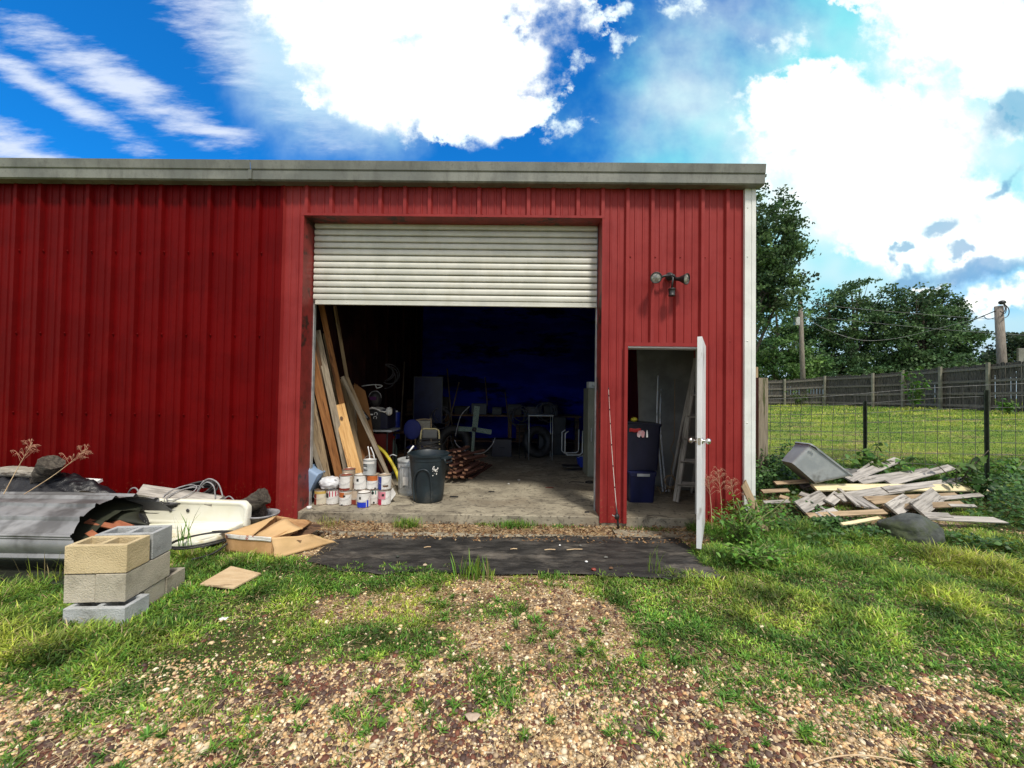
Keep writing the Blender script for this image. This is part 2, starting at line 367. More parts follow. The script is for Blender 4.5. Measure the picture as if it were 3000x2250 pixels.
    def build(s, name, mats, parent=None, loc=None, bevel=0, seg=1, M=None, label=None, cat=None, group=None, kind=None, sharp=None, solid=0):
        me = s.mesh(name, mats)
        if sharp: me.set_sharp_from_angle(angle=R(sharp))
        o = bpy.data.objects.new(name, me); COL.objects.link(o)
        if parent: o.parent = parent
        if loc is not None: o.location = loc
        if M is not None: o.matrix_local = M
        if solid:
            md = o.modifiers.new('solid', 'SOLIDIFY'); md.thickness = solid; md.offset = 0
        if bevel:
            md = o.modifiers.new('bevel', 'BEVEL'); md.width = bevel; md.segments = seg; md.limit_method = 'ANGLE'; md.angle_limit = R(40)
        tag(o, label, cat, group, kind)
        return o
def tag(o, label=None, cat=None, group=None, kind=None):
    if label: o['label'] = label
    if cat: o['category'] = cat
    if group: o['group'] = group
    if kind: o['kind'] = kind
    return o
def thing(name, label, cat, loc=(0, 0, 0), rot=0., group=None, M=None):
    o = bpy.data.objects.new(name, None); COL.objects.link(o); o.empty_display_size = .1
    if M is not None: o.matrix_world = M
    else: o.location = loc; o.rotation_euler = (0, 0, rot)
    return tag(o, label, cat, group)
def npmesh(name, Vv, Ff, mat_, col=None, smooth=False, parent=None):
    me = bpy.data.meshes.new(name)
    nv, nf = len(Vv), len(Ff); k = Ff.shape[1]
    me.vertices.add(nv); me.vertices.foreach_set('co', Vv.astype(np.float32).ravel())
    me.loops.add(nf*k); me.loops.foreach_set('vertex_index', Ff.astype(np.int32).ravel())
    me.polygons.add(nf); me.polygons.foreach_set('loop_start', np.arange(0, nf*k, k, dtype=np.int32))
    if smooth: me.polygons.foreach_set('use_smooth', np.ones(nf, dtype=bool))
    me.update(calc_edges=True)
    if col is not None:
        a = me.color_attributes.new('Col', 'FLOAT_COLOR', 'POINT')
        a.data.foreach_set('color', np.concatenate([col, np.ones((nv, 1))], 1).astype(np.float32).ravel())
    me.materials.append(mat_)
    o = bpy.data.objects.new(name, me); COL.objects.link(o)
    if parent: o.parent = parent
    return o
def frame(p, xdir, zhint):
    x = Vector(xdir).normalized(); z = Vector(zhint); z = (z-x*z.dot(x)).normalized(); y = z.cross(x)
    M = Matrix((x, y, z)).transposed().to_4x4(); M.translation = p
    return M
def nz(x, y=0., z=0., s=1.): return noise.noise(Vector((x*s, y*s, z*s)))

# ------------------------------------------------------------------ ground height
def sst(a, b, x):
    t = np.clip((x-a)/(b-a), 0, 1); return t*t*(3-2*t)
def zg(x, y):
    x = np.asarray(x, float); y = np.asarray(y, float)
    s = sst(3.0, 4.1, x)
    h = .13*np.clip(y-3.9, 0, 3.1)+np.clip(y-7, 0, 60)*.004+np.clip(x-4.5, 0, 22)*.04*sst(3.0, 7, y)
    bump = .018*np.sin(x*1.7+.6)*np.cos(y*2.3)*sst(4.6, 3.4, y)*(1-sst(60, 90, np.abs(x)))
    return s*h+bump*(y < 4.6)
def G(px, py, dz=0.):
    z = 0.
    for _ in range(12):
        p = Z(px, py, z+dz); z = float(zg(p.x, p.y))
    return p
# ================================================================== GROUND
xs = np.unique(np.concatenate([np.linspace(-400, -14, 12), np.linspace(-14, -5, 19), np.linspace(-5, 8, 105), np.linspace(8, 30, 45), np.linspace(30, 500, 14)]))
ys = np.unique(np.concatenate([np.linspace(-300, -2, 8), np.linspace(-2, 8, 81), np.linspace(8, 30, 34), np.linspace(30, 600, 16)]))
GX, GY = np.meshgrid(xs, ys, indexing='ij'); GZ = zg(GX, GY)
# control points: (px, py, density 0..1, blade height m, yellowness 0..1)
CP = []
for t in """40 1790 1 .22 .3|60 1900 1 .22 .7|200 1850 1 .17 .3|150 1990 .75 .09 .2|330 1930 .9 .10 .2|100 2080 .25 .05 .3|350 2080 .75 .07 .1|560 1750 1 .13 .1|560 1830 1 .10 .2|480 1900 .95 .08 .5
700 1710 1 .12 .1|850 1700 1 .10 .1|700 1800 .95 .07 .4|600 1980 .75 .07 .2|760 1900 .7 .06 .4|520 2060 .45 .06 .2|300 2170 .3 .05 .2|100 2200 .05 .05 .2|420 2200 .02 .05 .2|700 2110 .12 .05 .3|850 2050 .10 .05 .3|900 2200 .06 .05 .1
1000 1690 .95 .09 .1|1200 1690 .9 .09 .1|1060 1780 .35 .05 .8|1250 1750 .3 .05 .8|1420 1730 .35 .05 .7|1600 1690 .15 .04 .8|1080 1860 .7 .06 .1|1230 1880 .8 .06 .1|1480 1790 .75 .06 .1|1150 1960 .35 .05 .4|1300 1820 .4 .06 .4|1700 1700 .3 .05 .4|1690 1800 .05 .05 .4|1600 1780 .10 .04 .6
1780 1690 .9 .09 .3|1900 1760 1 .09 .2|1980 1830 1 .10 .0|2000 1700 1 .12 .4|1820 1720 .8 .08 .2|1450 1850 .10 .04 .5|1600 1880 .15 .05 .4|1750 1900 .22 .05 .5|1900 1950 .40 .05 .2|1440 2010 .65 .06 .1|1600 1990 .35 .05 .2|1300 2010 .12 .05 .3|1100 2100 .35 .08 .1|1480 2140 .5 .06 .1|1300 2230 .15 .05 .1|1700 2200 .12 .05 .2|1850 2130 .55 .06 .1|1780 2060 .45 .06 .1|1000 2200 .1 .05 .3|1350 2210 .3 .05 .1|1600 2140 .08 .05 .2|1980 2200 .10 .05 .2
2200 1700 1 .14 .5|2400 1700 1 .12 .3|2300 1800 1 .10 .5|2100 1780 1 .08 .5|2150 1880 .8 .08 .2|2300 1900 .9 .09 .1|2500 1850 1 .10 .2|2700 1800 1 .13 .2|2900 1800 1 .16 .5|2800 1650 1 .28 .8|2950 1620 1 .30 .6|2600 1650 1 .16 .3|2450 1600 1 .18 .2|2300 1600 1 .20 .1|2150 1650 1 .20 .2|2150 1960 .4 .06 .3|2350 1980 .6 .07 .1|2550 1960 .65 .08 .1|2750 1950 .65 .07 .1|2950 1950 .7 .09 .1|2100 2100 .12 .05 .1|2300 2080 .2 .05 .1|2450 2130 .45 .06 .1|2650 2080 .15 .05 .2|2850 2080 .3 .06 .1|2050 1960 .5 .06 .1|2250 2200 .1 .05 .2|2600 2200 .15 .05 .2|2850 2200 .35 .05 .3|2990 2150 .3 .06 .2|2200 2020 .5 .06 .1|2430 2070 .5 .06 .1""".replace("\n", "|").split("|"):
    a = [float(q) for q in t.split()]; p = Z(a[0], a[1], 0.); CP.append((p.x, p.y, a[2], a[3], a[4]))
# strip between slab and ground cloth, the weed belt along the left wall, and around the pile
for x in np.arange(-2.6, 2.2, .5): CP += [(x, 4.55, .05, .05, .3), (x, 4.3, .02, .05, .3)]
for x in np.arange(-8, -2.6, .5): CP += [(x, 4.5, .4, .15, .2), (x, 3.6, .8, .18, .3)]
for x in np.arange(2.3, 3.2, .3): CP += [(x, 4.6, 1, .32, .15), (x, 4.1, 1, .24, .1), (x, 3.6, 1, .16, .2)]
for x in np.arange(3.3, 8.5, .6):
    CP += [(x, 4.75, .35, .07, .2), (x, 5.2, .3, .07, .2), (x, 5.6, .45, .10, .2), (x, 6.4, .8, .18, .1), (x, 7.2, .9, .10, .5), (x, 4.1, 1, .17, .3)]
CP = np.array(CP)
def gfield(x, y):
    x = np.asarray(x, float); y = np.asarray(y, float); shp = x.shape; x = x.ravel(); y = y.ravel()
    out = np.zeros((len(x), 3))
    for i in range(0, len(x), 20000):
        d2 = (x[i:i+20000, None]-CP[None, :, 0])**2+((y[i:i+20000, None]-CP[None, :, 1])*1.5)**2
        wt = 1/(d2+.003)**2.7; wt /= wt.sum(1, keepdims=True)
        out[i:i+20000] = wt @ CP[:, 2:5]
    return out.reshape(shp+(3,))
gf = gfield(GX, GY)[..., 0]; gf = np.where(GY > 7.4, 1., gf)
GV = np.stack([GX, GY, GZ], -1).reshape(-1, 3)
ni, nj = len(xs), len(ys)
ii, jj = np.meshgrid(np.arange(ni-1), np.arange(nj-1), indexing='ij'); q = (ii*nj+jj).ravel()
gf = np.maximum(gf, sst(4.5, 6.0, np.abs(GX)))
gc = np.stack([gf.ravel(), np.maximum(sst(7, 9, GY), sst(5.5, 8, np.abs(GX))*.9).ravel(), np.zeros(ni*nj)], -1)
gm = bpy.data.materials.new('ground_soil'); gm.use_nodes = True; t = NT(gm.node_tree); b = gm.node_tree.nodes['Principled BSDF']
co = t.new('ShaderNodeTexCoord').outputs['Object']
at = t.new('ShaderNodeAttribute', attribute_name='Col'); sp = t.new('ShaderNodeSeparateColor'); t.put(sp.inputs[0], at.outputs['Color'])
vor = t.new('ShaderNodeTexVoronoi'); t.put(vor.inputs['Vector'], co); vor.inputs['Scale'].default_value = 62
vc = t.new('ShaderNodeSeparateColor'); t.put(vc.inputs[0], vor.outputs['Color'])
peb = t.mix(t.ramp(vc.outputs[0], .55, .75), (.42, .30, .16), (.15, .075, .05))
peb = t.mix(t.ramp(vc.outputs[1], .7, .9), peb, (.55, .46, .32))
peb = t.mix(t.ramp(t.noise(co, 3, 5, .6), .4, .62, 0, .7), peb, (.20, .13, .07))
grs = t.mix(t.ramp(t.noise(co, 12, 5, .6), .3, .7), (.045, .06, .018), (.09, .075, .03))
far = t.mix(t.ramp(t.noise(t.mapv(co, scale=(1, 2.2, 1)), .9, 6, .7), .35, .65), (.12, .20, .022), (.28, .35, .055))
far = t.mix(t.ramp(t.noise(t.mapv(co, scale=(1, 3, 1)), 4.5, 5, .7), .45, .75, 0, .6), far, (.08, .14, .018))
far = t.mix(t.ramp(t.noise(t.mapv(co, scale=(.5, 1.3, 1), loc=(3, 1, 0)), .9, 5, .65), .54, .66, 0, .9), far, (.30, .23, .11))
c_ = t.mix(t.ramp(sp.outputs[0], .35, .75), peb, grs); c_ = t.mix(sp.outputs[1], c_, far)
t.put(b.inputs['Base Color'], c_); b.inputs['Roughness'].default_value = .95; b.inputs['Specular IOR Level'].default_value = .2
bn = t.new('ShaderNodeBump'); bn.inputs['Strength'].default_value = .9; bn.inputs['Distance'].default_value = .012
t.put(bn.inputs['Height'], t.m('SUBTRACT', t.noise(co, 30, 6, .6), t.m('MULTIPLY', vor.outputs['Distance'], 1.5))); t.put(b.inputs['Normal'], bn.outputs[0])
g = npmesh('ground', GV, np.stack([q, q+nj, q+nj+1, q+1], -1), gm, gc, smooth=True); g['kind'] = 'structure'

# ================================================================== BUILDING
D = 4.8; ZS = .12; ZT = 4.22
XL, XR = -9.5, A(2214, 900, D-.045).x-.004
O0 = A(891, 900, D).x; O1 = A(1760, 900, D).x; OZ = A(1327, 640, D).z     # vehicle opening
P0x = A(1836, 1250, D).x; P1x = P0x+.92; PZ = A(1930, 1016, D).z           # side door opening
bld = thing('metal_building', 'long red ribbed steel barn with grey gutter and half open white roll up door', 'building', (0, D, 0))
bld.location = (0, 0, 0)
RIB0 = A(903, 560, D).x
def panel(mb, x0, x1, z0, z1, y=D, sgn=-1, mi=0):
    """R-panel sheet in the x-z plane: big rib each 305 mm, two small ribs between"""
    pts = []
    k0 = int(math.floor((x0-RIB0)/.3048))-1; k1 = int(math.ceil((x1-RIB0)/.3048))+1
    for k in range(k0, k1+1):
        c0 = RIB0+k*.3048
        pts += [(c0-.036, 0), (c0-.020, .042), (c0+.020, .042), (c0+.036, 0)]
        for mr in (.105, .200):
            pts += [(c0+mr-.015, 0), (c0+mr-.008, .009), (c0+mr+.008, .009), (c0+mr+.015, 0)]
    pr = []
    for i, (x, d) in enumerate(pts):
        if x0 < x < x1: pr.append((x, d))
    def dep(x):
        for (xa, da), (xb, db) in zip(pts, pts[1:]):
            if xa <= x <= xb: return da+(db-da)*(x-xa)/(xb-xa+1e-9)
        return 0
    pr = [(x0, dep(x0))]+pr+[(x1, dep(x1))]
    vs = []; fs = []
    for x, d in pr: vs += [(x, y+sgn*d, z0), (x, y+sgn*d, z1)]
    for i in range(len(pr)-1): fs.append((2*i, 2*i+2, 2*i+3, 2*i+1))
    mb.add(vs, fs, mi=mi)
def screws(mb, x0, x1, zz, holes=()):
    k0 = int(math.ceil((x0-RIB0)/.3048)); 
    for k in range(k0, int((x1-RIB0)/.3048)+1):
        for dx in (.045,):
            x = RIB0+k*.3048+dx
            if x0 < x < x1 and not any(a < x < b_ and zz < c_ for a, b_, c_ in holes):
                mb.lathe([(.011, 0), (.009, .006), (.0001, .009)], 8, Matrix.Translation((x, D-.001, zz)) @ Matrix.Rotation(R(90), 4, 'X'))
XS = A(828, 900, D).x     # the shade-darkened red of the left wall ends here
mb = MB(); panel(mb, XL, XS, 0.02, ZT, y=D+.012)
for zz in (3.30, 2.27, 1.28): screws(mb, XL, XS-.05, zz)
mb.build('wall_panel', DRED, bld, label='shade-darkened red ribbed wall panel left of the roll up door')
mb = MB(); panel(mb, XS, O0-.03, 0.02, ZT); panel(mb, O0-.03, O1+.03, OZ+.03, ZT); panel(mb, O1+.03, P0x-.04, 0.04, ZT)
panel(mb, P0x-.04, P1x+.04, PZ+.04, ZT); panel(mb, P1x+.04, XR-.10, .02, ZT)
for zz in (3.30, 2.27, 1.28): screws(mb, O1+.05, XR-.2, zz, [(P0x-.1, P1x+.1, PZ+.1)])
screws(mb, O0, O1, OZ+.055)
mb.bb((XS-.002, D-.004, .02), (XS+.012, D+.014, ZT-.003))
mb.build('wall_panel', RED, bld, label='lighter red ribbed wall panels around the two doorways')
# backs and other sides
T_ = .03
mb = MB()
mb.bb((XR-T_, D+.02, -.05), (XR, 13.0, ZT)); mb.build('side_wall', RED, bld)
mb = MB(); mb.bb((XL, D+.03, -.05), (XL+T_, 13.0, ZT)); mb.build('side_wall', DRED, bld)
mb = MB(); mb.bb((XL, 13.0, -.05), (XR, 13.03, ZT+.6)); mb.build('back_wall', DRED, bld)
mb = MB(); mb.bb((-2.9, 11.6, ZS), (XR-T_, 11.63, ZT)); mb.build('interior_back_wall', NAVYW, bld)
mb = MB()
def ribs(u, v): return (-2.76+.03*max(0, math.sin(u*60))**6, D+.05+u*6.8, ZS+v*(ZT-ZS))
mb.bb((-2.86, D+.05, ZS), (-2.80, 11.6, ZT))
for k in range(11): mb.bb((-2.80, D+.5+k*.61, ZS), (-2.76, D+.54+k*.61, ZT))
mb.build('interior_partition', INTW, bld)
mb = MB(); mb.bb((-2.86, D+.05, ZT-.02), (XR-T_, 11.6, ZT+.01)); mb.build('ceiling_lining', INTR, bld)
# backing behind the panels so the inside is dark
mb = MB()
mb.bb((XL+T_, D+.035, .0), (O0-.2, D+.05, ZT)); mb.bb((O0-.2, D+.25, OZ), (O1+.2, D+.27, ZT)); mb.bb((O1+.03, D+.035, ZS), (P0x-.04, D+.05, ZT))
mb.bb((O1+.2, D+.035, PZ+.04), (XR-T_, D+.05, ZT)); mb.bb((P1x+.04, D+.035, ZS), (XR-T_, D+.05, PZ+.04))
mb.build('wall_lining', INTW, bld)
mb = MB()
mb.add([(XL-.1, D-.10, ZT+.05), (XR+.10, D-.10, ZT+.05), (XR+.10, 9, ZT+.62), (XL-.1, 9, ZT+.62), (XR+.10, 13.1, ZT+.12), (XL-.1, 13.1, ZT+.12)],
       [(0, 1, 2, 3), (3, 2, 4, 5)])
mb.build('roof', GUT, bld, solid=.03)
# gutter: box profile along the eave with two-plane face
gy = D-.155
prof = [(D-.005, ZT-.105), (D-.02, ZT-.125), (gy+.03, ZT-.125), (gy+.012, ZT-.110), (gy+.012, ZT-.0), (gy, ZT+.012), (gy-.012, ZT+.112), (gy+.03, ZT+.118), (gy+.03, ZT+.108), (gy+.002, ZT+.100)]
GZ0 = A(1500, 533, gy).z-(ZT-.125); prof = [(y_, z_+GZ0) for y_, z_ in prof]
mb = MB(); XG = A(2243, 510, gy).x
cuts = [XL-.1, -5.2, A(733, 500, gy).x, A(733, 500, gy).x+.004, 1.1, XG]
for a_, b_ in zip(cuts, cuts[1:]):
    if b_-a_ < .01: continue
    vs = [(x, y_, z_) for x in (a_, b_) for y_, z_ in prof]; m_ = len(prof)
    mb.add(vs, [(i, i+1, m_+i+1, m_+i) for i in range(m_-1)])
m_ = len(prof)
mb.add([(XG, y_, z_) for y_, z_ in prof]+[(XG, D+.05, prof[6][1]), (XG, D+.05, prof[0][1])], [tuple(range(7))+(m_, m_+1)])
gut = mb.build('gutter', GUT, bld, solid=.002)
mb = MB(); xx = A(733, 500, gy).x
mb.bb((xx-.02, gy-.006+.0, prof[3][1]-.004), (xx+.02, gy+.008, prof[4][1]-.002)); mb.build('joint_strip', GUT, gut)
# end flashing of the roof edge running back along the gable
mb = MB(); mb.bb((XR+.004, D-.02, ZT-.10+GZ0), (XG-.01, 12.9, ZT+.10)); mb.build('rake_trim', GUT, bld)
# white corner trim, folded
mb = MB(); xa, xb = A(2176, 900, D).x, XR+.004
pr = [(xa, D-.001), (xa, D-.044), (xa+.065, D-.044), (xa+.073, D-.039), (xa+.080, D-.039), (xa+.084, D-.046), (xb, D-.046), (xb, D+.12), (xb-.006, D+.12)]
vs = [(x, y_, z_) for x, y_ in pr for z_ in (.02, ZT-.01)]
mb.add(vs, [(2*i, 2*i+2, 2*i+3, 2*i+1) for i in range(len(pr)-1)])
for zz in (3.30, 2.27, 1.28, 3.9): mb.lathe([(.010, 0), (.0001, .008)], 8, Matrix.Translation((xa+.03, D-.044, zz)) @ Matrix.Rotation(R(90), 4, 'X'))
mb.build('corner_trim', WTRIM, bld, solid=.002)
# opening trims and jambs
RD = .22
mb = MB(); tw = .035
mb.bb((O0-tw, D-.049, .03), (O0, D-.0445, OZ)); mb.bb((O1, D-.049, .05), (O1+tw, D-.0445, OZ)); mb.bb((O0-tw, D-.051, OZ), (O1+tw, D-.0445, OZ+.03))
mb.build('opening_trim', RED, bld)
mb = MB()
mb.bb((O0-.006, D-.044, .03), (O0, D+RD, OZ)); mb.bb((O1, D-.044, .05), (O1+.006, D+RD, OZ)); mb.bb((O0-.006, D-.044, OZ+.001), (O1+.006, D+RD, OZ+.006))
mb.build('door_jamb', JRED, bld)
mb = MB()
mb.bb((O0-.0, D+RD+.002, ZS), (O0+.012, D+RD+.05, OZ)); mb.build('door_track', GSTEEL, bld)
mb = MB(); mb.bb((O1-.012, D+RD+.002, ZS), (O1, D+RD+.05, OZ)); mb.build('door_track', GSTEEL, bld)
# roll-up door curtain
YC = D+.20; ZB = A(1327, 897, YC).z; ZC = OZ-.02
rd = thing('x', None, None); bpy.data.objects.remove(rd)
mb = MB(); per = .0835; nsl = 12; pts = []
z = ZB+.055
while z < ZC+.05:
    for u, d in ((0, .0), (.03, -.034), (.14, -.034), (.17, .008), (.22, .016), (.50, .022), (.80, .018), (.93, .010), (.97, 0.)):
        pts.append((z+u*per, d))
    z += per
pts = [(ZB+.054, 0)]+pts
x0, x1 = O0+.014, O1-.014; vs = []; fs = []
tilt = .006
for k, (z_, d) in enumerate(pts):
    vs += [(x0, YC-d, z_), (x1, YC-d, z_-tilt*0)]
for k in range(len(pts)-1): fs.append((2*k, 2*k+1, 2*k+3, 2*k+2))
mb.add(vs, fs, smooth=True)
cur = mb.build('roll_up_door', SLAT, bld, sharp=35)
mb = MB(); mb.bb((x0+.03, YC-.022, ZB+.012), (x1, YC-.004, ZB+.056)); mb.bb((x0+.03, YC-.03, ZB), (x1, YC+.01, ZB+.010))
for px in (.05, .12, .5, .53, .95, .985): mb.lathe([(.007, 0), (.0001, .006)], 8, Matrix.Translation((x0+(x1-x0)*px, YC-.022, ZB+.033)) @ Matrix.Rotation(R(90), 4, 'X'))
mb.build('bottom_bar', SLAT, cur)
mb = MB(); mb.tube([(O0+.01, D+.62, OZ+.16), (O1-.01, D+.62, OZ+.16)], .30, 24); mb.build('door_roll', SLAT, cur)
# side door: frame, leaf, knob
mb = MB()
mb.bb((P0x-.045, D-.049, .05), (P0x-.006, D-.0435, PZ)); mb.bb((P1x+.006, D-.049, .05), (P1x+.045, D-.0435, PZ)); mb.bb((P0x-.045, D-.051, PZ), (P1x+.045, D-.0435, PZ+.045))
mb.build('opening_trim', RED, bld)
mb = MB(); mb.bb((P0x-.012, D-.0435, .05), (P0x-.0065, D+.16, PZ)); mb.build('door_jamb', JRED, bld)
mb = MB()
mb.bb((P0x-.006, D+.06, .125), (P0x+.006, D+.16, PZ-.02)); mb.bb((P1x-.012, D-.032, .05), (P1x+.006, D+.16, PZ-.02)); mb.bb((P0x-.006, D-.032, PZ-.0195), (P1x+.006, D+.16, PZ-.001))
mb.build('door_frame', WTRIM, bld, bevel=.002)
hx = Vector((P1x-.005, D-.04, .075)); nr = A(2049, 1300, 3.98); dv = Vector((nr.x-hx.x, nr.y-hx.y, 0)); dv.normalize()
ML = frame(hx, dv, (0, 0, 1))   # x along leaf, z up, y = z cross x
mb = MB(); mb.bb((0, -.0225, 0), (.912, .0225, 2.125))
leaf = mb.build('side_door', DOORW, bld, M=ML, bevel=.002)
mb = MB(); mb.bb((.9125, -.014, 1.035), (.9145, .014, 1.105)); mb.bb((.912, -.006, 1.058), (.922, .006, 1.08)); mb.build('latch_plate', CHROME, leaf)
for s_ in (-1, 1):
    kn = MB(); kn.lathe([(.033, .0), (.031, .008), (.014, .012), (.011, .032), (.020, .040), (.030, .052), (.030, .066), (.020, .078), (.0001, .082)], 20,
                        Matrix.Translation((.85, s_*.0225, 1.07)) @ Matrix.Rotation(R(-90*s_), 4, 'X'))
    kn.build('knob', CHROME, leaf)
for hz_ in (.2, 1.05, 1.9):
    h_ = MB(); h_.tube([(-.002, -.028, hz_-.05), (-.002, -.028, hz_+.05)], .008, 8); h_.build('hinge', CHROME, leaf)
# dark red lower piece by side door with rusty chips is part of wall

# slab floor
mb = MB(); mb.cells([O0-.28, O0-.006, O1+.006, P0x-.006, P1x+.006, XR-.035], [D-.03, D+.006, 12.9], [-.2, ZS], lambda i, j, k: j == 1 or i in (1, 3))
sl_ = mb.build('floor', CONC, None, kind='structure', bevel=.008)
mb = MB()   # broken strip of old concrete in front, half buried
def strip(u, v):
    x = -2.35+u*3.4; y = 4.34+v*.13+.03*nz(x*1.5, 3)
    return (x, y, .006+.010*nz(x*3, y*5)+(-.02 if v in (0, 1) else .012))
mb.grid(strip, 60, 4); o = mb.build('footing_strip', CONC, None, kind='structure')
mb = MB()
def strip2(u, v):
    x = 1.15+u*1.15; y = 4.36+v*(.30+.06*nz(x*2, 9))
    return (x, y, .006+.010*nz(x*3, y*5)+(-.02 if v in (0, 1) else .014))
mb.grid(strip2, 40, 6); o = mb.build('footing_strip', CONC, None, kind='structure')

# ------------------------------------------------------------------ floodlight
bp = A(1958, 813, D); fl = thing('flood_light', 'black twin head motion flood light on the red wall above the side door', 'lamp', (bp.x, D-.032, bp.z))
mb = MB(); mb.lathe([(.052, 0), (.052, .012), (.045, .030), (.028, .045), (.02, .07), (.0001, .075)], 24, Matrix.Rotation(R(90), 4, 'X')); mb.build('wall_base', BLACK, fl)
for hx_, hpy, aim in ((1922, 814, (-.25, -1, -.12)), (2012, 816, (.62, -.78, -.22))):
    c_ = A(hx_, hpy, D-.20)-fl.location; c_.y = -.17+(.02 if hx_ > 2000 else 0)
    ax = Vector(aim).normalized(); M_ = frame(c_, ax, (0, 0, 1)) @ Matrix.Rotation(R(90), 4, 'Y')
    mb = MB(); mb.lathe([(.0001, -.145), (.022, -.145), (.024, -.10), (.030, -.075), (.050, -.03), (.063, 0), (.067, .004), (.067, .012), (.058, .012), (.056, 0)], 28, M_)
    hd = mb.build('lamp_head', BLACK, fl)
    mb = MB(); mb.lathe([(.056, .001), (.045, .006), (.0001, .012)], 24, M_); mb.build('lamp_lens', GLASS, hd)
    arm = MB(); s_ = c_-ax*.14; arm.tube([s_, (s_.x*.45, -.075, s_.z*.5+.012), (0, -.05, .0)], [.014, .015, .016], 10); arm.build('arm', BLACK, fl)
sc_ = A(1969, 856, D-.14)-fl.location; sc_.y = -.10
mb = MB(); mb.tube([(0, -.05, -.01), (.008, -.09, -.04), (sc_.x, -.10, sc_.z+.05)], .012, 10); mb.build('sensor_arm', BLACK, fl)
mb = MB(); mb.lathe([(.0001, -.045), (.036, -.045), (.042, -.036), (.034, -.030), (.037, .008), (.037, .030), (.044, .034), (.040, .046), (.0001, .05)], 24, Matrix.Translation(sc_)); mb.build('motion_sensor', BLACK, fl, bevel=0)
# ================================================================== helpers for loose things
def wmat(o):
    return o.matrix_basis if not o.parent else wmat(o.parent) @ o.matrix_basis
def board(name, label, cat, a, b_, w, t, m, hint=(0, -1, 0), group=None, endm=None, ends=(0, 0), bow=0., parent=None, seed=0, roundend=False, nl=8):
    a, b_ = Vector(a), Vector(b_); L = (b_-a).length; M = frame((a+b_)/2, b_-a, hint); rr = random.Random(seed or hash(label) % 999)
    mb = MB(); n_ = nl; rows = []
    for i in range(n_+1):
        x = -L/2+L*i/n_; s0 = s1 = 0
        if i == 0: s0, s1 = ends[0], -ends[0]
        if i == n_: s0, s1 = ends[1], -ends[1]
        bz = bow*(1-(2*i/n_-1)**2); ww = w*(1+.02*rr.uniform(-1, 1))
        if roundend and i == n_: ww *= .55
        rows.append([(x+s0, -ww/2, bz-t/2), (x+s1, ww/2, bz-t/2), (x+s1, ww/2, bz+t/2), (x+s0, -ww/2, bz+t/2)])
    vs = [p for r_ in rows for p in r_]; fs = []
    for i in range(n_):
        for k in range(4): fs.append((i*4+k, (i+1)*4+k, (i+1)*4+(k+1) % 4, i*4+(k+1) % 4))
    fs += [(3, 2, 1, 0), tuple(n_*4+k for k in range(4))]
    mb.add(vs, fs)
    if endm: mb.mi[-1] = mb.mi[-2] = 1
    o = mb.build(name, [m, endm] if endm else m, parent, bevel=.0025, label=label, cat=cat, group=group)
    o.matrix_local = (wmat(parent).inverted() @ M) if parent else M
    return o
def coil(mb, c, r, h, n, wire, jit=.03, ax=(0, 0, 1), seed=1, sq=1.):
    rr = random.Random(seed); M = frame(c, Vector(ax).orthogonal(), ax); pts = []
    ph = rr.random()*6
    for i in range(int(n*20)+1):
        a = 2*math.pi*i/20; k = i/20
        rad = r*(1+jit*math.sin(k*2.3+ph)+jit*math.sin(a*1.31+ph))
        pts.append(M @ Vector((rad*math.cos(a), sq*rad*math.sin(a), h*(k/n)+jit*r*.5*math.sin(a*.7+k))))
    mb.tube(pts, wire, 6)
def bez(p, n=16):
    p = [Vector(q) for q in p]; out = []
    P = [p[0]*2-p[1]]+p+[p[-1]*2-p[-2]]
    for i in range(1, len(P)-2):
        for k in range(n):
            t_ = k/n; a, b_, c_, d_ = P[i-1:i+3]
            out.append(.5*((2*b_)+(c_-a)*t_+(2*a-5*b_+4*c_-d_)*t_*t_+(3*b_-a-3*c_+d_)*t_**3))
    return out+[p[-1]]

# ================================================================== LEFT: blocks
bx, by, bz = .392, .192, .19
def cblock(label, m, M, group='concrete blocks stacked in the grass', seedv=0):
    mb = MB()
    mb.cells([0, .032, .180, .212, .36, bx], [0, .034, .158, by], [0, bz], lambda i, j, k: not (j == 1 and i in (1, 3)))
    o = mb.build('concrete_block', m, None, bevel=.004, seg=2, label=label, cat='concrete block', group=group); o.matrix_world = M; return o
K = Z(369, 1597, .53); ang = R(-187)      # near top corner of the stack
def BM(dx, dy, dz, rot=0, tilt=0):
    """dx along the long front face (to the left), dy away from the camera"""
    base = Matrix.Translation((K.x, K.y, 0)) @ Matrix.Rotation(R(5.5), 4, 'Z')
    return base @ Matrix.Translation((dx, dy, dz-.055)) @ Matrix.Rotation(R(rot), 4, 'Z') @ Matrix.Rotation(R(tilt), 4, 'Y')
cblock('tan hollow concrete block on the near side of the top layer of the stack', BLK_Y, BM(-.385, 0, .396, 0))
cblock('grey hollow concrete block lying behind the tan one on top of the stack', BLK_G, BM(-.385, .206, .396, 1.5))
cblock('buff concrete block lengthways on the right of the middle layer', BLK_B, BM(.005, .0, .199, 90))
cblock('mossy buff block on the left of the middle layer, end facing out', BLK_B, BM(-.195, .01, .197, 91.5))
cblock('pale grey block at the bottom front of the stack, sunk in grass', BLK_G, BM(-.335, -.05, .0, -2))
cblock('buff block at the bottom of the stack behind the sunken grey one', BLK_B, BM(-.39, .158, .002, 1))
cblock('buff block at the far back of the bottom layer of the stack', BLK_B, BM(-.385, .36, .0, 0))

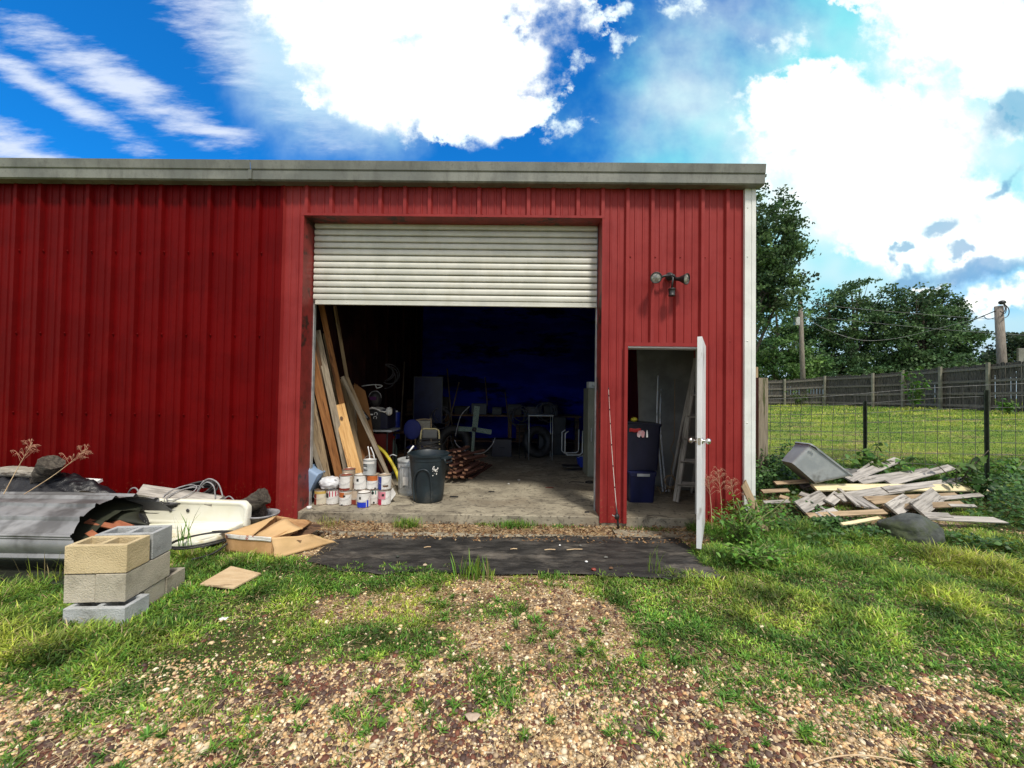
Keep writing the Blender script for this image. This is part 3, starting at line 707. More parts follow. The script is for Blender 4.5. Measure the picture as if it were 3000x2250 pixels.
# ------------------------------------------------------------------ roofing sheets
def sheet_arch(x0, x1, prof, name, label, mats, solid=.0012, slant=0.):
    mb = MB(); P = bez(prof, 22); n_ = len(P)
    Ls = [0]
    for a, b_ in zip(P, P[1:]): Ls.append(Ls[-1]+(b_-a).length)
    vs = []; nx = 16
    for i, p in enumerate(P):
        tg = (P[min(i+1, n_-1)]-P[max(i-1, 0)]).normalized(); nn = Vector((0, tg.z, -tg.y))
        s_ = Ls[i]; r_ = ((s_+.03) % .178); d = -.026 if .012 < r_ < .036 else (-.013 if r_ < .046 else 0)
        for k in range(nx+1):
            xx = x0+(x1-x0)*k/nx
            q = p-nn*d*(1 if mats is SHEET else .35); off = slant*(p.z)
            vs.append((xx+off+.006*nz(k*.4, s_*1.5, 5), q.y, q.z+.008*nz(xx*1.2, s_*4)))
    fs = [(i*(nx+1)+k, i*(nx+1)+k+1, (i+1)*(nx+1)+k+1, (i+1)*(nx+1)+k) for i in range(n_-1) for k in range(nx)]
    mb.add(vs, fs, smooth=False)
    return mb.build(name, mats, None, solid=solid, label=label, cat='metal sheet', group='metal sheets behind the concrete blocks')
sheet_arch(-6.4, -3.345, [(0, 4.12, .30), (0, 4.02, .46), (0, 3.78, .545), (0, 3.50, .53), (0, 3.28, .43), (0, 3.19, .30), (0, 3.27, .16), (0, 3.42, .10)],
           'roofing_sheet', 'grey ribbed roofing sheet bent into an arch, topmost of the pile', SHEET, slant=-.8)
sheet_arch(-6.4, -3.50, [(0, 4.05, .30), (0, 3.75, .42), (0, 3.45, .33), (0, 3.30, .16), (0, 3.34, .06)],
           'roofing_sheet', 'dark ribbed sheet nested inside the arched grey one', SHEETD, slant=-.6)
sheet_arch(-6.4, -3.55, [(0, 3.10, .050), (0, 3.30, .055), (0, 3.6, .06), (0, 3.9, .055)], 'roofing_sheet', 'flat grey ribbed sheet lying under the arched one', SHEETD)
# dark bent flap end seen behind the arch
mb = MB(); pf = [A(352, 1471, 3.85), A(300, 1492, 3.7), A(268, 1520, 3.6)]
def flap(u, v):
    x = -4.2+u*(.75-.40*v); s_ = v*math.pi*.5
    return Vector((x-.30*v*(1-u), 4.02-.33*math.cos(s_*1.05), .36+.17*math.sin(s_)*(1-.55*u**1.6)-.05*u))
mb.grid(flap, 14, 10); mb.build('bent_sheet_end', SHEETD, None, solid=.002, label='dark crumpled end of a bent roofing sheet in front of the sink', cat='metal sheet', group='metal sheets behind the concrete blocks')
# broken timber under the sheets
for i, (a, b_, wd, lb) in enumerate([((257, 1528, 3.55), (392, 1556, 3.5), .05, 'reddish broken lath slanting under the arched sheet'),
                                   ((262, 1560, 3.45), (290, 1580, 3.35), .05, 'short reddish stub of wood below the arched sheet'),
                                   ((330, 1530, 3.7), (380, 1548, 3.55), .07, 'reddish board end between the arched sheet and the sink'),
                                   ((240, 1577, 3.45), (262, 1552, 3.5), .05, 'small reddish offcut deep under the arched sheet')]):
    board('wood_scrap', lb, 'wood scrap', A(*a), A(*b_), wd, .02, BRICKR, hint=(0, -.5, 1), group='reddish wood scraps under the metal sheets')

# ------------------------------------------------------------------ black tarp, logs
mb = MB()
def tarp(u, v):
    x = -5.9+u*1.95+.12*nz(v*3, 2); y = 3.95+v*.75
    h = .62*math.sin(math.pi*min(1, v*.85+.12))*(1-.35*sst(.45,.8,u)-.65*sst(.8, 1., u))+.06
    h += .10*abs(nz(x*2.2, y*3.1, 2))+.055*abs(nz(x*5.5+y*4, y*9, 7))+.03*abs(nz(x*13, y*15-x*9, 4))
    return (x, y+.05*nz(x*4, y*4, 9), max(.01, h-.08))
mb.grid(tarp, 120, 60)
mb.build('plastic_tarp', PLAST_BLK, None, label='crumpled black plastic tarp heaped against the dark red wall', cat='tarp')
def log(name, label, pts, rad, m, cat='log', seed=0, group=None):
    mb = MB(); P = bez(pts, 8); vs = []; seg = 14
    rr = []
    for i, p in enumerate(P):
        d = (P[min(i+1, len(P)-1)]-P[max(i-1, 0)]).normalized(); u_ = d.orthogonal().normalized(); v_ = d.cross(u_)
        for k in range(seg):
            a = 2*math.pi*k/seg; q_ = rad*(1+.28*nz(math.cos(a)*1.5+seed, math.sin(a)*1.5, i*.22)+.10*nz(math.cos(a)*5, math.sin(a)*5+seed, i*.9))
            vs.append(p+(u_*math.cos(a)+v_*math.sin(a))*q_)
    n_ = len(P); fs = [(i*seg+k, i*seg+(k+1) % seg, (i+1)*seg+(k+1) % seg, (i+1)*seg+k) for i in range(n_-1) for k in range(seg)]
    mb.add(vs, fs, smooth=True); o = len(mb.v)-len(vs)
    mb.add(vs[:seg], [tuple(range(seg))[::-1]]); mb.add(vs[-seg:], [tuple(range(seg))])
    return mb.build(name, m, None, label=label, cat=cat, group=group)
log('log', 'long grey driftwood branch lying on the black tarp', [A(-40, 1385, 4.25), A(40, 1382, 4.2), A(110, 1386, 4.2)], .055, LOGW, seed=3)
log('log', 'short split log with a cut end standing up on the tarp', [A(122, 1400, 4.25), A(140, 1378, 4.2), A(152, 1352, 4.15)], .095, BARK, seed=8)
log('log', 'dark shaggy piece of bark leaning between sink and door strip', [A(705, 1492, 4.55), A(738, 1474, 4.5), A(775, 1452, 4.5)], .095, BARK, seed=5)
log('log', 'rotten split log lying low behind the right end of the sink', [A(690, 1512, 4.62), A(730, 1508, 4.6), A(772, 1496, 4.6)], .075, BARK, seed=15)
mb = MB(); P = A(178, 1396, 4.3); mb.grid(lambda u, v: P+Vector(((u-.5)*.16, (v-.5)*.14, .05*math.sin(u*3)*math.sin(v*3)-.05*u+.012*nz(u*5, v*5))), 10, 10)
mb.build('plastic_scrap', WHITE, None, label='small white plastic scrap on top of the black tarp', cat='scrap', solid=.003)
board('board', 'flat white painted board lying behind the black tarp', 'board', A(215, 1410, 4.5), A(285, 1414, 4.5), .12, .03, WHITE, hint=(0, -.3, 1))
board('board', 'rough grey plank resting across the back of the enamel sink', 'board', A(412, 1437, 4.48), A(640, 1470, 4.42), .15, .045, W_GRY, hint=(0, -.6, 1), ends=(.03, -.02))

# ------------------------------------------------------------------ sink
YS = 4.36; a0 = A(346, 1458, YS); a1 = A(729, 1468, YS); zb = .085
S = thing('farm_sink', 'cream enamel farmhouse sink with high back standing behind the concrete blocks', 'sink', ((a0.x+a1.x)/2, YS, 0))
wd = a1.x-a0.x; zt = (a0.z+a1.z)/2; cx = (a0.x+a1.x)/2
def rrect(w_, h_, r_, n_=8, corners=(1, 1, 1, 1)):
    out = []
    for ci, (sx_, sy_, st_) in enumerate(((1, 1, 0), (-1, 1, 90), (-1, -1, 180), (1, -1, 270))):
        r2 = r_*corners[ci]+.001
        for k in range(n_+1):
            a = R(st_+90*k/n_); out.append((sx_*(w_/2-r2)+r2*math.cos(a), sy_*(h_/2-r2)+r2*math.sin(a)))
    return out
mb = MB(); hh = zt-zb
Mb = Matrix.Translation((0, 0, (zt+zb)/2)) @ Matrix.Rotation(R(-3), 4, 'X') @ Matrix.Rotation(R(1.0), 4, 'Y') @ Matrix.Rotation(R(90), 4, 'X')
lo = rrect(wd, hh, .09, 8, (1, 1, .15, .15))
rings = [(1, -.05), (1, .0), (.992, .016), (.975, .022), (.955, .022), (.94, .012), (.93, .008)]
vs = []; 
for s_, z_ in rings:
    for x, y in lo:
        ix = 1-(1-s_)*1.0; 
        vs.append((x-(1-s_)*wd*.5*(x/(wd/2)), y-(1-s_)*wd*.5*(y/(hh/2)), z_))
n_ = len(lo)
fs = [(i*n_+k, i*n_+(k+1) % n_, (i+1)*n_+(k+1) % n_, (i+1)*n_+k) for i in range(len(rings)-1) for k in range(n_)]
fs += [tuple((len(rings)-1)*n_+k for k in range(n_)), tuple(range(n_))[::-1]]
mb.add(vs, fs, Mb, True)
mb.build('sink_back', ENAM, S, sharp=50)
for px, py in ((496, 1495), (547, 1497)):
    q_ = A(px, py, YS-.03)-S.location
    mb = MB(); mb.lathe([(.020, 0), (.014, .004), (.013, .006), (.0001, .0062)], 20, Matrix.Translation((q_.x, -.017, q_.z)) @ Matrix.Rotation(R(90), 4, 'X')); mb.build('tap_hole', RUBBER, S)
# deck / drainboard towards the camera
fr = Z(690, 1580, .09)
mb = MB(); dk = rrect(1.5, .50, .13, 10, (.1, .1, 1, 1)); rg = [(1, -.055), (1.005, -.01), (1., .006), (.985, .012), (.96, .008), (.94, -.012), (.90, -.016)]
vs = [(x*s_+(0), y-(1-s_)*.75*(y/.25), z_) for s_, z_ in rg for x, y in dk]; n_ = len(dk)
fs = [(i*n_+k, i*n_+(k+1) % n_, (i+1)*n_+(k+1) % n_, (i+1)*n_+k) for i in range(len(rg)-1) for k in range(n_)]+[tuple((len(rg)-1)*n_+k for k in range(n_))]
mb.add(vs, fs, Matrix.Translation((-.05, -.27, .085)) @ Matrix.Rotation(R(-2), 4, 'Y') @ Matrix.Rotation(R(3), 4, 'X'), True)
mb.build('drain_board', ENAM, S, sharp=50)
# black hose loops on the deck
mb = MB(); c_ = Z(596, 1583, .125); coil(mb, c_, .26, .02, 2.2, .009, .05, (.05, -.05, 1), 3, .55)
mb.tube(bez([c_+Vector((.2, .1, 0)), Z(700, 1556, .12), Z(668, 1590, .09), Z(622, 1622, .03), Z(560, 1640, .02)], 8), .009, 6)
mb.build('hose', RUBBER, None, label='loose black rubber hose looped on the sink drain board', cat='hose')
# black pipe roll + grey cable behind the sink
mb = MB(); c_ = A(560, 1446, 4.55); coil(mb, c_+Vector((0, 0, -.05)), .24, .10, 7, .013, .05, (.1, -.55, 1), 5, .6)
mb.build('hose', RUBBER, None, label='dark coiled hose bundle behind the sink by the dark red wall', cat='hose')
mb = MB()
mb.tube(bez([A(575, 1450, 4.5), A(590, 1418, 4.5), A(613, 1403, 4.5), A(640, 1418, 4.5), A(655, 1463, 4.48)], 10), .0075, 7)
mb.tube(bez([A(578, 1440, 4.5), A(604, 1413, 4.46), A(626, 1425, 4.44), A(631, 1460, 4.42)], 10), .0070, 7)
mb.tube(bez([A(571, 1452, 4.5), A(586, 1425, 4.52), A(597, 1408, 4.5)], 8), .0070, 7)
mb.tube(bez([A(655, 1463, 4.48), A(672, 1454, 4.5), A(688, 1468, 4.5)], 8), .0070, 7)
coil(mb, A(540, 1452, 4.46), .15, .07, 2.5, .006, .12, (.1, -.6, 1), 8, .6)
mb.build('cable', CABLE, None, label='tangle of stiff grey cable arching up behind the sink', cat='cable')
mb = MB(); mb.tube(bez([A(373, 1450, 4.5), A(385, 1432, 4.45), A(400, 1432, 4.45), A(414, 1458, 4.42)], 10), .008, 7)
mb.build('cable', CABLE, None, label='single grey cable hoop between the tarp and the sink', cat='cable')
# grey pot
PT = Z(770, 1540, .0); PT = A(770, 1505, 4.55)
pt = thing('flower_pot', 'empty grey plastic pot standing behind the cardboard box', 'pot', (PT.x, 4.55, 0))
mb = MB(); rz = PT.z+.01; mb.lathe([(.0001, .01), (.11, .01), (.155, rz-.02), (.172, rz-.02), (.174, rz), (.160, rz), (.150, rz-.03), (.108, .02), (.0001, .02)], 28); mb.build('pot_wall', CABLE, pt)

# ------------------------------------------------------------------ cardboard box
YB = 3.9
B = thing('cardboard_box', 'collapsing brown cardboard box with white tape and open flaps', 'box', (Z(760, 1630, 0).x, 3.8, 0))
BO = B.location
def poly(name, pts, m, th=.006, parent=B, sub=6, wob=.006, label=None):
    """wobbly sheet over a quad given by four world points"""
    p = [Vector(q_)-BO for q_ in pts]; mb = MB()
    def f(u, v):
        q_ = (p[0]*(1-u)+p[1]*u)*(1-v)+(p[3]*(1-u)+p[2]*u)*v
        return q_+Vector((wob*nz(u*3+q_.x*4, v*3, 1), wob*nz(u*3, v*3+q_.x*4, 5), wob*nz(u*4, v*4, q_.x*5)))
    mb.grid(f, sub, sub, smooth=True); return mb.build(name, m, parent, solid=th, label=label)
f0, f1 = Z(662, 1616, .005), Z(795, 1634, .005); F0, F1 = A(661, 1563, f0.y), A(794, 1574, f1.y)
poly('front_panel', [f0, f1, F1, F0], CARD)
r1 = Z(915, 1565, .005); R1 = A(912, 1529, r1.y); Rk = A(810, 1511, 4.45); Rb = Vector((Rk.x, 4.45, .0))
poly('side_panel', [f1, r1, R1, F1], CARD); poly('back_panel', [r1, Rb, Rk, R1], CARD); poly('side_panel', [Rb, f0, F0, Rk], CARD)
e_ = Vector((0, -.006, 0))
poly('tape_strip', [A(661, 1564, f0.y-.012), A(794, 1574, f1.y-.012), A(794, 1587, f1.y-.012), A(661, 1577, f0.y-.012)], TAPE, .002)
poly('tape_strip', [A(704, 1581, f0.y-.02), A(722, 1582, f0.y-.022), A(720, 1622, f0.y-.022), A(702, 1620, f0.y-.02)], TAPE, .002)
poly('top_flap', [F0, A(737, 1572, 3.95), A(800, 1520, 4.3), Rk], CARDI)
poly('top_flap', [A(745, 1570, 4.0), A(792, 1576, 3.80), A(884, 1551, 4.0), A(833, 1517, 4.22)], CARDI, wob=.012)
poly('top_flap', [A(884, 1551, 4.0), R1, A(905, 1524, 4.3), A(834, 1518, 4.3)], CARD)
poly('top_flap', [F1+Vector((.01, -.005, 0)), A(916, 1566, 3.95), Z(985, 1588, .02), Z(805, 1638, .012)], CARDI, wob=.010, sub=10)
mb = MB(); mb.grid(lambda u, v: Vector((-.1+u*.45, .05+v*.5, .12+.03*nz(u*6, v*6, 3))), 14, 14); mb.build('box_contents', W_DRK, B)

# plywood offcut in the grass
q4 = [Z(586, 1710, .05), Z(677, 1658, .055), Z(765, 1679, .05), Z(684, 1722, .045)]
mb = MB(); mb.add([tuple(p) for p in q4]+[tuple(p-Vector((0, 0, .012))) for p in q4], [(0, 3, 2, 1)[::-1], (4, 5, 6, 7)[::-1], (0, 1, 5, 4), (1, 2, 6, 5), (2, 3, 7, 6), (3, 0, 4, 7)])
mb.build('plywood_offcut', PLYG, None, label='square tan plywood offcut lying in grass beside the block stack', cat='plywood')

# dry seed stalks
def stalk(label, base, tip, side):
    o = thing('dry_weed', label, 'weed', base, group='dry weeds standing over the tarp'); base = Vector(base); tip = Vector(tip)-base
    mb = MB(); mid = tip*.55+Vector((side*.03, 0, -.02)); P = bez([(0, 0, 0), mid, tip], 10); mb.tube(P, [.0048-.0034*i/len(P) for i in range(len(P))], 6); mb.build('stem', VSTEM, o)
    mb = MB(); rr = random.Random(int(abs(side)*10)+3)
    for k in range(18):
        t_ = .68+.32*k/18; p = P[int(t_*(len(P)-1))]; a = rr.uniform(0, 6.28); L = .20*(1.15-t_)*rr.uniform(.8, 1.4)+.05
        d = (tip.normalized()*rr.uniform(.5, 1.2)+Vector((math.cos(a), .5*math.sin(a), rr.uniform(-.1, .3)))).normalized()*L
        Q = bez([p, p+d*.6+Vector((0, 0, .015)), p+d+Vector((0, 0, -.03))], 4); mb.tube(Q, .0017, 4)
        for j in range(5):
            s_ = Q[rr.randrange(3, len(Q))]; e = Vector((rr.uniform(-1, 1), rr.uniform(-.5, .5), rr.uniform(-1, .4)))*.028
            mb.tube([s_, s_+e*.6, s_+e+Vector((0, 0, -.01))], .0012, 4)
    mb.build('seed_head', PSTEM, o)
stalk('left dry pinkish seed stalk leaning over the black tarp', A(-5, 1478, 3.75), A(95, 1295, 3.85), -.5)
stalk('right and longer dry seed stalk slanting across the split log', A(28, 1475, 3.75), A(258, 1312, 3.9), .5)
# ================================================================== INSIDE THE BAY
LW = -2.73
def lumber(label, x1, y1, x2, y2, wpx, m, th=.038, yb=5.55, face=(0.5, -1, 0), front=0., yt=None):
    """crop coordinates of the visible length; top rests on the left wall, foot on the floor"""
    p1 = (850+x1*.4219, 850+y1*.4219); p2 = (850+x2*.4219, 850+y2*.4219)
    yt = yt or max(5.12, 2.66*F/(1500-p1[0]))-front; a = A(p1[0], p1[1], yt); b_ = A(p2[0], p2[1], yb-front)
    if b_.x < LW+.08: b_ = A(p2[0], p2[1], max(5.15, -(LW+.10)*F/(1500-p2[0])))
    d = (b_-a); t_ = (ZS+.01-a.z)/d.z; b_ = a+d*t_
    return board('lumber_board', label, 'board', a, b_, wpx*.4219*5.6/F, th, m, hint=face, group='boards leaning inside the roll up door', bow=random.uniform(-.02, .02))
lumber('tall amber plank reaching up to the roll up door', 215, 100, 455, 1250, 36, W_AMB, yb=5.9)
lumber('thin grey brown pole, second tallest of the leaning lumber', 310, 110, 400, 640, 24, W_TAN, yb=6.1)
lumber('grey weathered plank left of the tall amber one', 185, 280, 395, 1260, 42, W_GB, yb=5.55)
lumber('dark orange plank just left of the grey weathered one', 150, 420, 345, 1290, 40, W_AMB, yb=5.5, front=.02)
lumber('narrow orange brown batten near the red jamb', 146, 540, 325, 1290, 24, W_AMB, yb=5.42, front=.04)
lumber('tan stud close to the red jamb, third from the left at the floor', 140, 690, 262, 1290, 32, W_TAN, yb=5.35, front=.04)
lumber('tan stud beside the tipped blue tote', 137, 870, 240, 1290, 32, W_TAN, yb=5.28, front=.05)
lumber('short grey stud in the corner behind the tipped blue tote', 132, 1010, 205, 1230, 30, W_GB, yb=5.22, front=.05)
lumber('short fresh yellow pine plank with a dark knot', 335, 795, 455, 1270, 78, W_NEW, yb=5.46, face=(.25, -1, .1), yt=5.50)
lumber('rough tan plank behind the right side of the fresh pine one', 345, 620, 500, 1250, 48, W_TAN, yb=6.1)
lumber('dark brown plank filling the gap behind the fresh pine one', 300, 500, 470, 1200, 36, W_DRK, yb=6.2)
lumber('weathered grey strip crossing in front of the other leaning boards', 362, 600, 670, 1262, 26, W_GB, yb=6.05, yt=5.8)
lumber('second thin grey strip just above the crossing one', 395, 605, 600, 1090, 22, W_TAN, yb=6.1, yt=5.9)
lumber('reddish tan board in front of the brown hardboard', 455, 660, 510, 1210, 30, W_AMB, yb=6.15)
lumber('dark board standing between the two left amber planks', 165, 330, 372, 1280, 30, W_DRK, yb=5.75)
lumber('brown board seen between the grey plank and the fresh pine', 240, 300, 430, 1265, 28, W_TAN, yb=6.0)
lumber('dark narrow board behind the tan stud by the jamb', 138, 780, 300, 1290, 26, W_DRK, yb=5.6)
lumber('short dark stub leaning at the right foot of the lumber', 560, 1000, 640, 1255, 30, W_DRK, yb=6.2, yt=6.25)
lumber('dull tan board behind the crossing strips', 380, 640, 560, 1250, 34, W_GB, yb=6.3, yt=6.3)
# knot on the fresh plank is in the mesh
o = [q_ for q_ in bpy.data.objects if q_.get('label', '').startswith('short fresh')][0]; L2 = max(v.co.x for v in o.data.vertices)
kn = MB(); kn.lathe([(.0001, .0212), (.010, .0210), (.016, .0206), (.019, .0196)], 16, Matrix.Translation((-L2+.20, .0, 0)) @ Matrix.Scale(1.5, 4, (1, 0, 0))); kn.build('knot', W_DRK, o)
# hardboard with clipped corner
hb = [(445, 645), (520, 700), (548, 820), (575, 990), (600, 1230), (500, 1300), (470, 1000)]
hp = [A(850+x*.4219, 850+y*.4219, 6.35-(y-645)*.0003) for x, y in hb]
mb = MB(); n_ = len(hp); mb.add(hp+[p+Vector((.0, .012, 0)) for p in hp], [tuple(range(n_)), tuple(range(n_, 2*n_))[::-1]]+[(i, n_+i, n_+(i+1) % n_, (i+1) % n_) for i in range(n_)])
hbo = mb.build('hardboard_sheet', PLY, None, label='brown hardboard sheet with a clipped corner and small black label', cat='board')
la = A(1060, 1203, 6.15); lb = A(1079, 1227, 6.14); Ml = frame((la+lb)/2, lb-la, (0, -1, 0))
mb = MB(); mb.box((0, 0, 0), ((lb-la).length+.04, .05, .003)); lbo = mb.build('sticker', BLACK, hbo); lbo.matrix_world = Ml
tcu = bpy.data.curves.new('lettering', 'FONT'); tcu.body = 'Keen'; tcu.size = .055; tcu.extrude = .001; tcu.align_x = 'CENTER'; tcu.align_y = 'CENTER'; tcu.materials.append(WHITE)
tmp = bpy.data.objects.new('tmp', tcu); COL.objects.link(tmp); bpy.context.view_layer.update()
me_ = bpy.data.meshes.new_from_object(tmp.evaluated_get(bpy.context.evaluated_depsgraph_get())); bpy.data.objects.remove(tmp)
to = bpy.data.objects.new('lettering', me_); COL.objects.link(to); to.parent = lbo; to.location = (-.0, 0, .003); to.scale = (1.1, .8, 1)
# yellow tube
mb = MB(); mb.tube(bez([A(1102, 1305, 6.25), A(1130, 1330, 6.2), A(1158, 1376, 6.05), A(1175, 1425, 5.98)], 8), [.026]*25, 14)
yt = mb.build('plastic_tube', YEL, None, label='thick yellow plastic tube leaning between boards and metal trash can', cat='tube')
mb = MB(); mb.tube([A(1060, 1290, 6.35), A(1082, 1297, 6.3), A(1103, 1306, 6.24)], .016, 10); mb.build('tube_nozzle', RUBBER, yt)
for (a, b_, c_, lb) in [((1078, 1308, 5.6), (1083, 1340, 5.6), (1080, 1372, 5.6), 'left of two pale bent laths behind the silver paint can'), ((1086, 1310, 5.65), (1096, 1338, 5.65), (1096, 1372, 5.6), 'right of two pale bent laths behind the silver paint can')]:
    mb = MB(); mb.tube(bez([A(*a), A(*b_), A(*c_), A(c_[0], 1420, 5.6)], 6), .008, 8); mb.build('lath', WHITE, None, label=lb, cat='lath', group='pale laths among the lumber')

# ------------------------------------------------------------------ paint cans
def pm(nm, c): return mat('can_label_'+nm, c, tuple(q_*.88 for q_ in c), 14, .45, .04, c3=tuple(q_*.6 for q_ in c), c3t=(.66, .8))
LW_ = pm('white', (.70, .69, .66)); LC = pm('cream', (.62, .56, .44)); LR = pm('magenta', (.48, .02, .07)); LO = pm('orange', (.48, .13, .03)); LBu = pm('blue', (.01, .04, .52)); LG = pm('green', (.01, .16, .11)); LDB = pm('darkblue', (.02, .04, .25)); LK = pm('black', (.02, .02, .02)); LP = pm('pink', (.60, .22, .27)); LDR = pm('rust', (.22, .035, .02)); LTN = pm('tan', (.48, .38, .28))
CANLID = mat('paint_can_rim', (.30, .27, .23), (.42, .38, .33), 20, .45, .1, metal=.6, c3=(.10, .04, .02), c3t=(.5, .62))
def arc(mb, r, a0, a1, z0, z1, seg=10, jag=0, sd=0):
    vs = []
    for k in range(seg+1):
        a = R(a0+(a1-a0)*k/seg)-math.pi/2
        j = jag*nz(k*1.7, sd, 3)
        vs += [(r*math.cos(a), r*math.sin(a), z0+j), (r*math.cos(a), r*math.sin(a), z1)]
    mb.add(vs, [(2*k, 2*k+2, 2*k+3, 2*k+1) for k in range(seg)], smooth=True)
def can(label, cx_, bot, wpx, base, patches, handle=True, top=None, H=.192, body=None, dy=0., zz=None):
    px, pyb = 900+cx_*.1808, 1280+bot*.1808
    if zz is None: f_ = Z(px, pyb, ZS); z0 = ZS; y = f_.y+.083
    else: z0 = zz; y = dy
    r_ = .083; P = A(px, 1400, y)
    o = thing('paint_can', label, 'paint can', (P.x, y, z0), random.uniform(-.1, .1), 'paint cans stacked on the floor edge')
    mb = MB(); mb.lathe([(.0001, .003), (r_-.006, .003), (r_, 0), (r_, .006), (r_-.002, .008), (r_-.002, H-.008), (r_+.001, H-.006), (r_+.001, H), (r_-.006, H+.001), (r_-.010, H-.006)], 28); mb.build('can_body', body or CANLID, o, sharp=40)
    mb = MB(); mb.lathe([(r_-.010, H-.006), (r_-.016, H-.008), (r_-.02, H-.002), (.0001, H-.002)], 28); mb.build('can_lid', top or LTN, o)
    mb = MB(); arc(mb, r_-.0008, -180, 180, .010, H-.012, 36); mb.build('can_label', base, o)
    for i, (m, a0, a1, z0_, z1_, jg) in enumerate(patches):
        mb = MB(); arc(mb, r_+.0002+.0005*i, a0, a1, H*z0_, H*z1_, 14, jg, i*3.3+cx_); mb.build('label_patch', m, o)
    if handle:
        mb = MB(); tl = random.uniform(-1, 1); mb.tube(bez([(-r_-.002, 0, H*.82), (-r_*.8, -r_*.75, H*.55), (0, -r_-.006, H*.42), (r_*.8, -r_*.75, H*.55), (r_+.002, 0, H*.82)], 6), .0016, 5); mb.build('can_handle', GSTEEL, o)
    return o
H_ = .192
c1 = can('paint can with cream label and dark red drips, nearest the tipped tote', 235, 1112, 190, LC, [(LDR, -100, -15, .04, .75, .02), (pm('yellow', (.55, .38, .10)), -60, 80, .75, .92, .0)], top=W_DRK)
c2 = can('paint can with magenta band and black badge under the crumpled bag', 425, 1108, 200, LW_, [(LR, -180, 180, .56, .92, 0), (LK, -70, -10, .48, .78, 0)], top=LW_)
c3 = can('paint can with orange and white label in the bottom row', 635, 1125, 225, LW_, [(LO, -110, 10, .56, .90, 0), (LTN, 12, 120, .74, .90, 0), (LK, 0, 20, .60, .72, 0), (LK, -20, 0, .05, .12, 0)])
c4 = can('half hidden paint can with rusty stains behind the blue and white one', 812, 1108, 190, LTN, [(LDR, -60, 20, .04, .35, .02)])
c6 = can('paint can with green band in the bottom row', 1095, 1100, 200, LW_, [(LG, -180, 180, .68, .94, 0), (LK, -10, 12, .72, .88, 0), (LK, 5, 20, .08, .2, 0)])
c7 = can('paint can with crimson and pink label at the right end', 1260, 1115, 205, LW_, [(LP, -110, 25, .4, .92, .01), (LR, -110, -10, .03, .42, .01), (LK, -8, 14, .62, .78, 0)], top=LTN)
c5 = can('paint can with blue square on white, standing in front of the stack', 928, 1160, 215, LW_, [(LBu, -55, 40, .05, .38, 0), (LBu, 46, 62, .05, .5, 0), (LK, -22, -4, .58, .74, 0)], top=LW_)
up = ZS+H_+.0015
ymid = c3.location.y
can('dirty white paint can with brown drips in the upper row', 632, 0, 215, LW_, [(LDR, -90, 60, .02, .16, .025), (LK, -48, -32, .74, .9, 0), (LTN, 60, 100, .02, .9, 0)], zz=up, dy=ymid+.01, top=LDR)
can('plain white paint can with one black dot in the upper row', 866, 0, 205, LW_, [(LK, -12, 8, .58, .76, 0)], zz=up, dy=c4.location.y-.005, top=LW_)
cO = can('paint can with orange band in the upper row under the silver can', 1072, 0, 215, LW_, [(LO, -100, 60, .60, .94, 0), (LK, -75, -45, .5, .72, 0), (LK, 30, 45, .06, .14, 0)], zz=up, dy=c6.location.y-.01, top=LTN)
can('paint can with dark blue side and white front in the upper row', 1258, 0, 205, LW_, [(LDB, -110, -12, .03, .9, 0), (W_DRK, 0, 50, .22, .34, .01)], zz=up, dy=c7.location.y+.01, top=LTN)
can('open rusty rimmed can behind the dirty white one', 675, 0, 205, LTN, [], zz=up+.04, dy=ymid+.19, top=LDR, handle=False)
can('lower rusty can supporting the open rimmed one at the back', 668, 0, 205, LDR, [], zz=ZS, dy=ymid+.18, handle=False, H=.23)
cS = can('silver grey paint can alone on top of the stack', 1010, 0, 205, GSTEEL, [(LW_, -75, 60, .74, .90, 0), (LK, -62, -5, .66, .72, .004), (LK, -50, -5, .56, .61, .004), (LW_, -45, -18, .44, .54, 0), (LK, -45, 0, .34, .37, .003), (LK, -45, -5, .28, .31, .003)], zz=up+H_+.001, dy=(c6.location.y+c4.location.y)/2, top=LW_, handle=False, body=GSTEEL)
mb = MB(); mb.tube(bez([(-.083, 0, .17), (-.05, -.01, .225), (.02, 0, .245), (.07, 0, .20), (.083, 0, .17)], 6), .0018, 5); mb.build('can_handle', GSTEEL, cS)
# crumpled bag
def blob(fn, M, sub=4):
    import bmesh
    bm = bmesh.new(); bmesh.ops.create_icosphere(bm, subdivisions=sub, radius=1)
    mb = MB(); vs = [fn(v.co.copy()) for v in bm.verts]; fs = [[v.index for v in f.verts] for f in bm.faces]; bm.free(); mb.add(vs, fs, M, True); return mb
bp = A(900+375*.1808, 1280+745*.1808, c2.location.y); 
mb = blob(lambda c_: Vector((c_.x*.125, c_.y*.10, c_.z*.075))*(1+.30*abs(nz(c_.x*2.5, c_.y*2.5, c_.z*2.5+4))+.18*abs(nz(c_.x*7, c_.y*7, c_.z*7))), Matrix.Translation((bp.x, bp.y, bp.z)))
BAGM = mat('white_black_bag', (.55, .56, .58), (.70, .71, .73), 8, .35, .1, c3=(.02, .02, .03), c3t=(.57, .60))
mb.build('plastic_bag', BAGM, None, label='crumpled white and black plastic bag on top of two paint cans', cat='bag')
pp = A(1158, 1450, 5.35); board('paper_sheet', 'sheet of white paper tucked behind the rightmost paint can', 'paper', A(1143, 1440, 5.33), A(1152, 1458, 5.2), .12, .001, WHITE, hint=(-.3, -1, .3))
